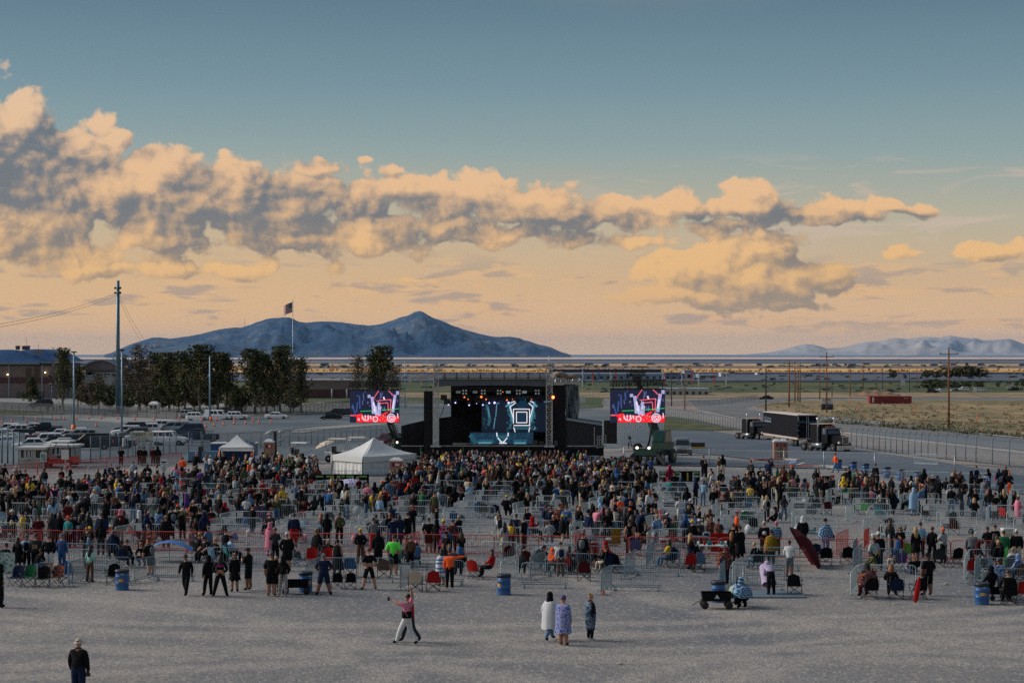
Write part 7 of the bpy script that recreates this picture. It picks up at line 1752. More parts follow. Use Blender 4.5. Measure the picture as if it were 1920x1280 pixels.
(1726,1046,0,'stand','light blue','black','bun','black',1.80,'m',{},'person in light blue shirt behind the blond one'),
(1748,1054,-20,'stand2','black','black','cap','black',1.74,'m',{},'person in black jacket and cap facing the orange beanie'),
(1769,1056,30,'phone','plaid','black','beanie','orange',1.72,'m',{},'person in grey patterned jacket with bright orange beanie'),
(1822,1062,-15,'stand','grey','black','cap','teal',1.74,'l',{},'person in grey hoodie and teal cap at the barrier'),
(1852,1052,0,'phone','black','grey','cap','black',1.70,'m',{},'person in black jacket behind the right end barriers'),
(1866,1050,10,'stand','black','black','short','black',1.76,'m',{},'dark dressed person between the black jacket and the green hoodie'),
(1882,1062,0,'stand','green','lime','cap','grey',1.74,'l',{},'person in green camouflage hoodie and neon trousers'),
(1906,1062,-10,'stand','black','cream','beanie','white',1.78,'l',dict(legs='bare'),'person in long black coat and white cap near the right edge'),
(1890,1130,-5,'sit','black','black','short','brown',1.80,'l',{},'person in black hoodie with back lettering seated at the right'),
(1872,1104,0,'sit','blue tie-dye','grey','cap','grey',1.76,'l',{},'person in pale blue camouflage jacket seated at the right'),
(1858,1120,20,'sit','black','black','hood','black',1.76,'m',{},'person in black seated right behind the blue barrel'),
(1908,981,-80,'walk','pink','black','beanie','cream',1.70,'f',dict(extra='longcoat',extrac='pink'),'person in dusty pink coat walking out at the right edge'),
(1355,893,5,'stand','black','cream','hood','black',1.78,'m',{},'guard in black standing alone behind the right crowd'),
(1348,895,60,'crossed','brown','cream','short','brown',1.7,'m',{},'person in brown beside the guard in black'),
(1445,898,-60,'walk','black','denim blue','short','black',1.74,'m',dict(sleeve='short'),'person in black tee and jeans walking alone below the toilets'),
(1567,887,100,'walk','orange','denim blue','short','black',1.76,'m',{},'person in bright orange jacket walking near the blue barrels'),
(1713,966,10,'stand','light blue','light blue','hood','light blue',1.74,'m',dict(extra='blanket',extrac='light blue'),'person wrapped in a pale blue cloak behind a white barrier'),
(1672,965,5,'stand2','black','black','long','black',1.76,'f',{},'slim person in black left of the pale blue cloak'),
(1486,937,0,'stand','pink','black','cap','black',1.70,'m',dict(sleeve='none'),'person in pink vest between the barrier columns'),
(1275,985,20,'crossed','white','white','short','black',1.74,'m',dict(sleeve='short'),'person all in white standing at a barrier'),
(1288,965,-10,'stand','black','blue tie-dye','hood','black',1.74,'m',dict(legs='bare'),'person in black hoodie and blue shorts right of the one in white'),
(1152,980,-20,'stand','maroon','black','short','black',1.74,'m',dict(extra='blanket',extrac='striped'),'person in striped red and white blanket'),
(1165,975,0,'stand','light blue','white','short','black',1.76,'m',dict(sleeve='short',legs='bare'),'person in light blue tee and white shorts'),
(1180,978,0,'pockets','navy','black','short','black',1.74,'l',dict(legs='bare'),'person in navy plaid shirt right of the light blue tee'),
(1137,975,10,'stand','black','black','long','black',1.72,'f',dict(extra='dress',extrac='black'),'person in black dress left of the striped blanket'),
(1108,895,5,'stand','cream','cream','long','black',1.70,'f',dict(extra='blanket',extrac='cream'),'person wrapped in a cream blanket in the right of the crowd'),
(145,985,-50,'lean','grey','grey','beanie','grey',1.74,'l',{},'person in light grey tracksuit pointing over a barrier'),
(690,955,-10,'stand','pink','black','short','black',1.72,'l',{},'person in pale pink top by the red hoodie'),
(721,965,20,'stand','red','black','short','brown',1.76,'m',{},'person in rust red jacket right of the pale pink top'),
(853,905,0,'stand','yellow','denim blue','cap','black',1.72,'m',dict(bag='navy'),'person in bright yellow jacket with navy backpack'),
(804,930,0,'stand','navy','navy','beanie','teal',1.74,'l',dict(extra='longcoat',extrac='navy'),'person in long navy coat and teal hat'),
(1256,918,10,'stand','red camo','red camo','hood','red camo',1.84,'l',dict(extra='longcoat',extrac='red camo'),'person in long bright red spotted hooded coat'),
(250,905,0,'stand','tie-dye','black','short','black',1.70,'m',{},'person in pink and orange patterned top in the left field'),
(233,966 - 124,170,'stand','white','black','short','brown',1.66,'f',dict(extra='longcoat',extrac='white'),'person in short white coat behind the fence by the square suv'),
(360,834,20,'phone','blue','lavender','short','brown',1.70,'m',dict(shoes='white'),'person in blue beside the black pickup'),
(262,872,0,'stand','black','black','short','brown',1.72,'m',{},'slim person in black left of the khaki trousers below the ticket sign'),(270,874,0,'pockets','black','brown','cap','black',1.76,'l',{},'person in black jacket and khaki trousers below the ticket sign'),
(287,873,10,'stand','maroon','brown','short','brown',1.74,'m',{},'person in dark red standing under the small white post sign'),(296,873,0,'stand','black','brown','hood','black',1.76,'l',{},'person in black coat right of the small white post sign'),
(227,873,0,'crossed','black','black','short','black',1.70,'l',{},'broad person in black behind the red mesh fence'),
(89,772,20,'walk','blue','navy','short','black',1.74,'m',{},'far person in blue walking by the black suv'),(100,772,0,'walk','grey','black','short','black',1.74,'m',{},'far person in grey walking behind the one in blue'),(112,770,0,'walk','black','black','short','black',1.72,'m',{},'far person in black walking last of three by the suv'),
(548,868,60,'walk','dark grey','cream','short','black',1.76,'m',{},'person in dark top and pale trousers walking left of the golf cart'),
]
for (px,py,rz,pn,tp,bt,hd_,hc,h_,bld,kw,lab) in H_:
 person(px,py,rz,pn,tp,bt,hd_,hc,h_,bld,label=lab,**kw)
pd = {o['label']: o for o in PEOPLE}
def back_text(lab,s_,size,mt,z=1.28,y=-.165):
 o = pd[lab]; lettering(s_,size,mt,o,(0,y,z))
back_text('person in black hoodie with pink lettering on the back','AWAY',.13,emi('pink_print',(.5,.02,.2),.5) if False else cl('pink_print',(.8,.05,.35)),1.33)
back_text('person in dark jersey with the number 20 on the back','20',.26,cl('gold_print',(.7,.5,.2)),1.20,-.20)
back_text('person in blue jersey with red 27 and grey hat','27',.22,cl('red_print',(.5,.02,.03)),1.28)
back_text('person striding in pink jersey and white trousers with one arm raised high','SA',.16,m_ink,1.30,-.18)
o = pd['person in black hoodie with white cat face print and cream beanie']; m = MB(); m.lathe([(.005,-.005),(.11,-.004),(.11,.004),(.005,.005)],14); c_ = m.build('print',T['white'],o,(0,-.20,1.22)); c_.rotation_euler = (PI / 2,0,0)
o = pd['person striding in pink jersey and white trousers with one arm raised high']; m = MB(); m.lathe([(.205,.96),(.208,1.20)],14,sy=.84); m.build('jersey_hem',T['black'],o);
m = MB(); m.box((-.05,-.04,-.04),(.05,.04,.04)); m.lathe([(.035,.04),(.035,.1)],8); c_ = m.build('camera',m_blackm,None); c_.location = o.matrix_basis @ Vector((-.22,.62,1.60)); tag(c_,'black camera held out by the person in the pink jersey','camera')
o = pd['person in black jumper and pale bucket hat, back turned, cut by the bottom edge']; c_ = copy_tree(c_); c_.name = 'camera'; c_.location = o.matrix_basis @ Vector((.30,.03,.76)); c_.scale = (1.2,) * 3; c_['label'] = 'black camera hanging from the hand of the person in the bucket hat'

# ---- the rest of the crowd
ORD = ['first','second','third','fourth','fifth','sixth','seventh','eighth','ninth','tenth','eleventh','twelfth','thirteenth','fourteenth','fifteenth','sixteenth','seventeenth','eighteenth','nineteenth','twentieth']
TILT = .11
def rowY(Yk,x): return Yk - TILT * x
def where(px,Y):
 col = ['at the far left','below the ticket booths','below the ticket sign','below the pop-up canopy','left of the marquee','below the marquee','right of the marquee','below the left of the stage','below the stage centre','below the right stage tower','below the right screen','below the silver suv','below the portable toilets','below the blue barrels','at the far right']
 edges = [90,190,300,470,590,700,800,880,980,1090,1230,1340,1480,1680,9999]
 for e,c in zip(edges,col):
  if px < e: return c
def clothes(rnd):
 top = rnd.choice(['black'] * 52 + ['dark grey'] * 7 + ['navy'] * 4 + ['grey','grey','navy','navy','navy','blue','denim blue','denim blue','white','white','white','light blue','red','red','maroon','orange','pink','teal','green','yellow','brown','brown','cream','purple','tie-dye','blue tie-dye','plaid','dark floral','olive','maroon'])
 bot = rnd.choice(['black'] * 9 + ['navy','denim blue','denim blue','grey','dark grey','brown','cream'])
 head = rnd.choice(['short','short','short','long','long','long','bun','ponytail','beanie','cap','cap','bucket','hood','hood'])
 if head in ('short','long','bun','ponytail'): hc = rnd.choice(['black','black','brown','brown','blond','ginger'])
 else: hc = rnd.choice(['black'] * 6 + ['white','white','grey','grey','dark grey','navy','black','dark grey','red','blue','yellow','teal','pink','cream','orange']) if head != 'hood' else top
 return top,bot,head,hc
HN = {'short': '%s short hair','long': 'long %s hair','bun': '%s hair bun','ponytail': '%s ponytail','beanie': '%s beanie','cap': '%s cap','bucket': '%s bucket hat','hood': 'hood up'}
def plabel(pn,top,bot,head,hc,px,Y,short):
 verb = 'seated' if pn.startswith('sit') else 'floor-seated' if pn == 'floor' else 'crouching' if pn == 'crouch' else 'standing'
 hh = HN[head] % hc if '%' in HN[head] else HN[head]
 top,bot = top.replace(' ','-'),bot.replace(' ','-'); hh = hh.replace('dark grey','dark-grey'); return '%s person in %s top, %s %s, %s, %s' % (verb,top,bot,'shorts' if short else 'trousers',hh,where(px,Y))
rnd = random.Random(21)
SPOTS = []
def too_close(x,y,d): return any((x - a) ** 2 + (y - b) ** 2 < d * d for a,b in SPOTS)
for o in PEOPLE: SPOTS.append((o.location.x,o.location.y))
CHAIRSPOTS = []
def fill(n,gen,standing=.7,mind=.45):
 k = 0; tries = 0; out = []
 while k < n and tries < n * 60:
  tries += 1; x,y = gen()
  px_ = 960 + x / y * F
  if (598 < px_ < 728 and 138 < y < 175) or (1232 < px_ < 1316 and 145 < y < 170) or too_close(x,y,mind): continue
  SPOTS.append((x,y)); out.append((x,y,rnd.random() < standing)); k += 1
 return out
WHITE_ROWS = [104.8,109.4,114.0,118.8,123.6,128.4,133.2,138.0,142.8]
def density(px):  # how busy each column is in the photo
 if px < 330: return .85
 if px < 560: return .62
 if px < 760: return .80
 if px < 960: return .45
 if px < 1220: return .80
 if px < 1400: return .42
 if px < 1620: return .40
 if px < 1900: return .42
 return .1
def podgen(y0,y1,dens=True):
 st8 = [0,0,0,0]
 def f():
  if st8[3] <= 0:
   while True:
    Y = rnd.uniform(y0,y1); px = rnd.uniform(-20,1940)
    if dens and rnd.random() > density(px) * (1.0 if Y > 116 or px < 330 else .6): continue
    if px > 1320 and Y < 119: continue
    break
   st8[0],st8[1],st8[3] = (px - 960) / F * Y,Y,rnd.choice((2,3,4,5,6,7))
  st8[3] -= 1
  x,Y = st8[0] + rnd.gauss(0,.9),min(y1,max(y0,st8[1] + rnd.gauss(0,.6)))
  if x > .255 * Y: st8[3] = 0
  return x,Y
 return f
def clustergen(c):
 def f():
  px,py,sx,sy = rnd.choice(c); g = G(px + rnd.gauss(0,sx),py + rnd.gauss(0,sy)); return g.x,g.y
 return f
front = fill(62,clustergen([(70,1062,40,8),(250,1060,30,9),(190,1050,30,8),(400,1056,30,6),(600,1056,40,6),(800,1060,40,7),(1010,1070,30,6),(1060,1075,20,5),(1130,1066,20,5),(1280,1060,20,5),(1420,1060,30,6),(1680,1075,25,6),(1870,1080,30,8)]),.35)
mid = fill(150,podgen(103.5,122),.62); midfar = fill(560,podgen(122,150),.6)
rightc = fill(90,clustergen([(1400,930,30,8),(1440,925,30,8),(1345,935,25,10),(1610,925,25,9),(1650,940,25,9),(1700,945,30,9),(1830,935,28,9),(1745,930,20,8),(1520,930,18,7)]),.45)
def add_auto(x,y,stand,individual=True,prefix=None):
 px = 960 + x / y * F
 for _ in range(60):
  top,bot,head,hc = clothes(rnd); pn = rnd.choice(['stand','stand','stand2','pockets','crossed','phone','phone_up','lean','stand2','bag']) if stand else rnd.choice(['sit','sit','sit_lean','sit_arm','floor','crouch'])
  short = rnd.random() < .22; lab = plabel(pn,top,bot,head,hc,px,y,short)
  if lab not in USED: break
 USED.add(lab)
 bld = rnd.choice(['m','m','l','f','f']); rz = rnd.gauss(0,45) if rnd.random() < .75 else rnd.uniform(0,360)
 ex = rnd.choice([None] * 9 + ['poncho','dress','longcoat','longcoat']) if stand and top in ('black','dark grey','navy','maroon','grey','plaid','blue tie-dye','tie-dye','white','dark floral') else None
 o = person(px,0,rz,pn,top,bot,head,hc,rnd.uniform(1.60,1.84),bld,'short' if rnd.random() < .3 else 'long','bare' if short else 'long',rnd.choice(['black','black','white','grey']),extra=ex,label=lab,group='people waiting among the barriers',bag=rnd.choice([None] * 7 + ['black','navy','grey']),fine=False,at_=Vector((x,y,gz(x,y))))
 if pn.startswith('sit'): CHAIRSPOTS.append((x,y,rz,px))
 return o
for (x,y,st_) in front + mid: add_auto(x,y,st_)
nind = len(PEOPLE)
# beyond about three hundred: the packed crowd in front of the stage and in the far left, as one mass
def crowd_mass(name,spots,lab):
 vs = []; fs = []; mi = []; mats = []; mid_ = {}
 def slot(mt):
  if mt.name not in mid_: mid_[mt.name] = len(mats); mats.append(mt)
  return mid_[mt.name]
 for (x,y,st_) in spots:
  top,bot,head,hc = clothes(rnd); pn = rnd.choice(['stand','stand2','pockets','crossed','phone','hands_up' if rnd.random() < .25 else 'stand','phone_up' if rnd.random() < .4 else 'pockets','lean']) if st_ else 'sit'
  me = body_mesh(pn,rnd.choice('mlf'),False); s_ = rnd.uniform(1.6,1.84) / 1.8; R = Matrix.Translation((x,y,gz(x,y))) @ Matrix.Rotation(rnd.gauss(0,.6),4,'Z') @ Matrix.Scale(s_,4)
  sk = SKIN[rnd.choice((0,1,1,2))]; bare = rnd.random() < .3; ms__ = [sk,T[top],T[bot],T['black'],sk if bare else T[top],T[bot],T[top],DARK]
  o = len(vs); vs += [tuple(R @ v.co) for v in me.vertices]
  for p in me.polygons: fs.append(tuple(i + o for i in p.vertices)); mi.append(slot(ms__[p.material_index]))
  hm_ = HP[head]; R2 = R @ Matrix.Translation(POSES[pn]['hed']); o = len(vs); vs += [tuple(R2 @ v.co) for v in hm_.vertices]; hm2 = T[hc] if head in ('cap','bucket','beanie','hood') else HAIR[hc]
  for p in hm_.polygons: fs.append(tuple(i + o for i in p.vertices)); mi.append(slot(hm2))
 me = bpy.data.meshes.new(name); me.from_pydata(vs,[],fs); me.polygons.foreach_set('material_index',mi); me.polygons.foreach_set('use_smooth',[True] * len(fs)); me.update()
 for q_ in mats: me.materials.append(q_)
 o = bpy.data.objects.new(name,me); link(o); o['kind'] = 'stuff'; o['label'] = lab; return o
def stagegen():
 px = rnd.uniform(755,1180) if rnd.random() < .9 else rnd.uniform(1180,1330); Y = rnd.uniform(147,176);
 if px > 1100: Y = min(Y,164)
 if 700 < px < 790 and Y > 158: Y = 150
 x = (px - 960) / F * Y; return x,Y
def leftgen():
 px = rnd.gauss(560,70) if rnd.random() < .55 else rnd.uniform(330,620); Y = rnd.uniform(150,170); return (px - 960) / F * Y,Y
def farrow():
 px = rnd.uniform(-10,1330); Y = rnd.uniform(143,153); return (px - 960) / F * Y,Y
sp = rightc + midfar + fill(330,stagegen,.97,.38) + fill(95,leftgen,.85,.4) + fill(75,farrow,.7,.5)
crowd_mass('crowd',sp,'far rows of the crowd and the packed mass before the stage')

# ================================================================ BARRIERS
def barrier_meshes():
 L,H = 2.25,1.08; m = MB(); c = .14
 pts = [(0,0,.16),(0,0,H - c),(.04,0,H - .04),(c,0,H),(L - c,0,H),(L - .04,0,H - .04),(L,0,H - c),(L,0,.16),(0,0,.16)]
 m.tube(pts,.021,6,False); m.tube([(.0,0,.24),(L,0,.24)],.016,5,False); fr_ = m.mesh('frame'); fr_.materials.append(None)
 m = MB()
 for i in range(1,20): x = L * i / 20; m.bar((x,0,.24),(x,0,H - .01),.013)
 br = m.mesh('bars'); br.materials.append(None)
 m = MB(); m.bar((0,-.28,.02),(0,.28,.02),.05,.02); m.bar((0,-.26,.03),(0,-.02,.26),.03,.02); m.bar((0,.26,.03),(0,.02,.26),.03,.02); m.bar((0,0,.02),(0,0,.18),.035); ft = m.mesh('foot'); ft.materials.append(None)
 m = MB(); m.box((.10,-.035,H - .36),(.46,-.025,H - .04)); sg = m.mesh('number_sign'); sg.materials.append(m_white)
 return fr_,br,ft,sg
BF,BB,BFT,BS = barrier_meshes()
m_bw = mat('barrier_galvanised_pale',(.44,.53,.55),.45,.25,var=.1,scale=3); m_bg = mat('barrier_blue_grey',(.16,.25,.30),.45,.3,var=.12,scale=3); m_br = mat('barrier_red',(.48,.06,.045),.5,var=.15,scale=3)
def barrier(p,q,mt,lab,grp,sign=False,stretch=True,fine=True):
 d = q - p; L = d.length; o = empty('crowd_barrier',p,math.atan2(d.y,d.x),lab,'barrier',grp)
 if fine:
  shared('frame',BF,o,[mt]); b_ = shared('bars',BB,o,[mt]); b_['kind'] = 'stuff'
  shared('foot',BFT,o,[mt],(.12,0,0)); shared('foot',BFT,o,[mt],(2.13,0,0))
 if sign: shared('number_sign',BS,o)
 if stretch: o.scale = (L / 2.25,1,1)
 return o
FB = [  # front barriers: px,py of each end on the ground
((128,1101),(163,1089),'angled, left of the person in mint'),((163,1089),(246,1089),'behind the person in mint and the left barrel'),((252,1094),(291,1086),'angled, right of the left barrel'),((292,1088),(365,1089),'behind the person in the motorcycle jacket'),
((573,1100),(601,1089),'angled, behind the stroller barrel'),((601,1090),(690,1091),'behind the two small black chairs'),((690,1091),(738,1091),'short, right of the small black chairs'),
((750,1107),(785,1094),'angled, carrying a white towel'),((785,1094),(870,1096),'behind the orange pointing person'),((939,1098),(972,1083),'pale, angled, right behind the middle barrel'),
((978,1101),(1064,1102),'facing front, right of the middle barrel'),((994,1088),(1023,1077),'angled, behind the one right of the middle barrel'),((1027,1080),(1108,1082),'second row, before the red seated people'),
((1127,1116),(1147,1105),'angled, with a small orange bottle at its foot'),((1147,1106),(1239,1107),'frontmost, right of the orange bottle'),((1171,1086),(1190,1076),'angled, behind the frontmost one'),((1190,1078),(1276,1080),'second row behind the frontmost one'),
((1212,1066),(1226,1056),'angled, third row behind the frontmost one'),((1227,1060),(1308,1062),'third row behind the frontmost one'),((970,1063),(1128,1066),'long, before the grey inflatable lounger'),
((1349,1106),(1364,1092),'angled, behind the barrel on the wagon'),((1374,1100),(1393,1088),'pale, angled, left of the lavender cloak'),((1370,1103),(1471,1105),'under the lavender cloak'),((1396,1084),(1474,1086),'behind the lavender cloak'),((1420,1068),(1500,1070),'left of the red umbrella'),
((1595,1123),(1606,1107),'pale, angled, right of the big gap'),((1606,1105),(1717,1106),'pale, facing front, behind the seated auburn hair'),((1600,1076),(1615,1060),'dark, angled, left of the right group'),((1612,1070),(1691,1072),'behind the right group, before the green chair'),((1599,1058),(1607,1047),'dark, angled, farthest left of the right group'),
((1808,1094),(1818,1072),'pale, angled, before the grey hoodie'),((1818,1072),(1905,1075),'under the grey hoodie'),((1828,1098),(1838,1082),'angled, right of the red chair'),((1838,1090),(1930,1092),'second row at the right edge'),((1842,1112),(1935,1114),'behind the barrel at the right edge'),
((118,1060),(223,1062),'behind the person in navy blanket'),((130,1072),(200,1074),'middle row behind the mint person'),((396,1068),(510,1070),'behind the group in black'),((0,1058),(55,1060),'at the left edge behind the jersey people'),((550,1062),(600,1048),'angled, left of the two red chairs'),((587,1052),(667,1053),'pale, behind the two red chairs'),((745,1066),(803,1067),'behind the green tee'),((904,1056),(972,1058),'pale, right of the blue hood'),((1285,1044),(1330,1046),'behind the left end of the white table')]
for a,b,lab in FB:
 pale = 'pale' in lab; barrier(G(*a),G(*b),m_bw if pale else m_bg,('steel barrier ' if not pale else 'white steel barrier ') + lab.replace('pale, ',''),'front crowd barriers')
 # red line
p0,p1 = G(-40,1031),G(1960,1056); L = (p1 - p0).length; n = 24; dv = (p1 - p0) / n
redn = ['cut by the left edge','behind the maroon jacket','behind the navy blanket people','left of the blue patterned coat','behind the blue patterned coat','before the yellow crouching person','left of the pink coat','behind the pink coat','right of the navy and red jacket','behind the dark green hoodie','left of the wide black hat','behind the green tee','behind the four standing people','left of the bare back','behind the bare back','left of the yellow cloth','behind the yellow cloth','behind the blond patterned jacket','behind the white table','right of the red banner','behind the mandala hoodie','behind the blue patterned blanket','left of the right group','behind the right group',]
for i in range(n):
 a = p0 + dv * i; barrier(Vector((a.x,a.y,0)),Vector((a.x + dv.x * .985,a.y + dv.y * .985,0)),m_br,'red barrier %s, in the long red line' % redn[i],'red barriers across the lot')
for a,b,lab in (((1078,1040),(1097,1030),'left of the yellow cloth'),((1568,1040),(1590,1030),'right of the white table'),((1620,1034),(1629,1026),'left of the slate top'),((40,1046),(78,1036),'behind the left chairs'),((760,1044),(786,1034),'left of the four standing people')):
 barrier(G(*a),G(*b),m_br,'angled red barrier ' + lab,'red barriers across the lot')
 # white rows with numbered pens
rows_spots = []; nb_ = len([o for o in COL.objects if o.name.startswith('crowd_barrier')]); stuff_b = []
for ri,Yk in enumerate(WHITE_ROWS):
 x = -Yk * .27 + (ri * 1.37) % 3.3; ci = 0
 while x < Yk * .262:
  px = 960 + x / Yk * F
  if px > 1330 and ri < 2 and not (1800 < px < 1960):
   if rnd.random() < .25: x += 4.0; continue
  y = rowY(Yk,x) + rnd.uniform(-.2,.2); w_ = 2.25; sl = -TILT + rnd.uniform(-.04,.04)
  a = Vector((x,y,gz(x,y))); b = Vector((x + w_,y + w_ * sl,gz(x,y)))
  if nb_ < 298:
   barrier(a,b,m_bw,'pale barrier with number sign, %s from the left in white row %s' % (ORD[min(ci,19)],['one','two','three','four','five','six','seven','eight','nine'][ri]),'pale barriers of the numbered pens',True); nb_ += 1
  else: stuff_b.append((a,b,True))
  c = Vector((x - .55 - rnd.uniform(0,.25),y - 2.0,gz(x,y - 2)))
  if rnd.random() < .58:
   if nb_ < 298 and ri < 6: barrier(c,a,m_bw,'pale angled barrier beside pen %s of white row %s' % (ORD[min(ci,19)],['one','two','three','four','five','six','seven','eight','nine'][ri]),'pale barriers of the numbered pens'); nb_ += 1
   else: stuff_b.append((c,a,False))
  rows_spots.append((x,y,px,ri)); x += 4.0; ci += 1
def rail(pa,pb,n):
 a,b = G(*pa),G(*pb); d = (b - a) / n
 for i in range(n): stuff_b.append((a + d * i,a + d * (i + .97),False))
rail((560,908),(1245,908),12); rail((780,878),(1176,877),8); rail((1340,903),(1600,905),6); rail((1600,905),(1880,915),6); rail((120,897),(350,894),5); rail((1100,889),(1176,889),2); rail((1715,872),(1760,874),1); rail((330,912),(600,910),6)
m = MB()
for a,b,sg in stuff_b:
 d = b - a; M = Matrix.Translation(a) @ Matrix.Rotation(math.atan2(d.y,d.x),4,'Z') @ Matrix.Diagonal((d.length / 2.25,1,1,1))
 for me in (BF,BB): m.cur = 0; m.add([M @ v.co for v in me.vertices],[tuple(p.vertices) for p in me.polygons])
 if sg: m.cur = 1; m.add([M @ v.co for v in BS.vertices],[tuple(p.vertices) for p in BS.polygons])
o = m.build('far_crowd_barriers',[m_bw,m_white]); o['kind'] = 'stuff'; o['label'] = 'far rows of pale crowd barriers near the stage'

# ================================================================ CHAIRS, BARRELS, WAGONS, BAGS
def chair_meshes():
 m = MB();
 for s_ in (-1,1):
  m.tube([(s_ * .30,.22,0),(-s_ * .26,-.0,.40)],.012,5); m.tube([(s_ * .28,-.26,0),(s_ * .30,.20,.44)],.012,5); m.tube([(s_ * .30,.22,.0),(s_ * .30,-.22,.46),(s_ * .30,-.34,.98)],.012,5)
  m.tube([(s_ * .28,-.26,0),(-s_ * .28,-.26,.44)],.012,5); m.tube([(s_ * .32,.24,.62),(s_ * .32,-.26,.62)],.022,5); m.tube([(s_ * .31,.22,.4),(s_ * .32,.23,.62)],.012,5)
 fr_ = m.mesh('frame'); fr_.materials.append(m_blackm)
 def sheet(fn,nu=6,nv=5,th=.015):
  m = MB(); r = [[fn(i / nu,j / nv) for i in range(nu + 1)] for j in range(nv + 1)]; m.loft(r,False,False); r2 = [[(x,y - th,z - th * .5) for x,y,z in row] for row in r]; m.loft(r2,False,False); return m
 st_ = sheet(lambda u,v: ((u - .5) * .56,.24 - v * .46,.42 - .07 * math.sin(PI * u) * math.sin(PI * (v * .7 + .2)))).mesh('seat'); st_.materials.append(None)
 bk = sheet(lambda u,v: ((u - .5) * (.56 - .08 * v * v),-.22 - v * .13 - .06 * math.sin(PI * u) * (1 - v * .4),.38 + v * (.50 - .04 * math.cos(2 * PI * u)))).mesh('backrest'); bk.materials.append(None)
 return fr_,st_,bk
CF,CS,CB = chair_meshes(); CHN = [0]
def chair(x,y,rz,c,lab,grp='folding camp chairs',sc=1.0):
 o = empty('camping_chair',(x,y,gz(x,y)),math.radians(rz),lab,'chair',grp); o.scale = (sc,) * 3
 shared('frame',CF,o); shared('seat',CS,o,[T[c]]); shared('backrest',CB,o,[T[c]]); SPOTS.append((x,y)); return o
CH = [(30,1099,170,'navy','navy camp chair at the left edge seen from behind'),(53,1098,175,'green','dark green camp chair beside the navy one at the left'),(80,1101,180,'black','black camp chair with a white bowl on its seat'),(104,1098,165,'dark floral','striped camp chair right of the black one at the left'),(123,1092,190,'blue','bright blue camp chair below the blue jersey'),
(213,1096,185,'black','black camp chair left of the left barrel'),(632,1103,10,'black','small low black chair, left of the two by the barrier'),(657,1103,10,'black','small low black chair, right of the two by the barrier'),(584,1062,180,'red','bright red chair left of the pair behind the navy tee'),(614,1062,180,'red','bright red chair right of the pair behind the navy tee'),
(657,1080,0,'blue','blue folding chair behind the short barrier'),(720,1083,0,'brown','brown mesh camp chair left of the green tee'),(812,1107,5,'red','red and black camp chair right of the blanket covered one'),(779,1108,0,'cream','camp chair covered by a cream blanket'),(892,1085,-30,'red','red camp chair by the seated person in red'),(770,1063,180,'black','black camp chair right of the green tee'),
(955,1056,0,'maroon','maroon camp chair behind the pale barrier'),(985,1066,0,'maroon','maroon camp chair with seated person in black and red'),(1095,1088,0,'maroon','maroon camp chair of the person in the red hood'),(1110,1050,10,'red','red camp chair left of the green patterned jacket'),(1160,1072,-40,'black','black chair of the person with pink hood'),(1190,1042,0,'blue','blue camp chair with blue blanket behind the third row'),
(1290,1072,20,'red','red striped folding chair near the white table'),(1310,1070,0,'denim blue','slate camp chair right of the striped one'),(1262,1060,0,'light blue','pale blue folding chair in the third row'),(1490,1114,-15,'black','empty black camp chair right of the lavender cloak'),(1528,1052,0,'navy','navy chair under the red umbrella'),(1548,1059,0,'black','flat black camp bed below the blue patterned blanket'),(1588,1058,0,'black','empty black chair right of the camp bed'),
(1631,1122,10,'black','black chair of the person with the flowered shawl'),(1680,1122,0,'navy','navy camp chair of the auburn haired person'),(1722,1122,10,'black','black folding chair beside the red chair bag'),(1697,1050,0,'lime','bright green camp chair before the red barriers'),(1759,1062,0,'dark grey','grey camp chair left of the orange beanie'),(1790,1060,20,'black','black camp chair right of the orange beanie'),(1822,1083,0,'red','red camp chair at the left of the right edge group'),(1860,1078,0,'light blue','pale blue chair behind the right edge barriers'),(1892,1132,0,'black','black chair of the hooded person at the right'),(1912,1128,10,'red','red camp chair with light blue cooler at the right edge'),
(1303,985,-70,'teal','turquoise folding chair standing alone'),(1480,962,10,'blue','blue camp chair right of the red table'),(907,970,0,'maroon','dark red chair of the red hooded person'),(928,972,0,'navy','navy chair right of the red hooded person'),(1144,985,0,'red','red chair below the striped blanket'),(1128,990,0,'maroon','maroon chair left of the striped blanket'),(744,958,180,'red','red chair behind the rust jacket'),(764,960,170,'maroon','maroon chair right of the rust jacket'),(568,982,0,'red','small red chair in white row one'),(850,985,0,'blue','blue chair draped with a white towel'),(1655,940,0,'red','bright red folding chair by the right pens'),(1664,938,20,'orange','orange chair beside the bright red one'),(1550,966,0,'maroon','dark red wagon chair in the right pens')]
for px,py,rz,c,lab in CH: g = G(px,py); chair(g.x,g.y,rz,c,lab,sc=.8 if 'small low' in lab else 1.0)
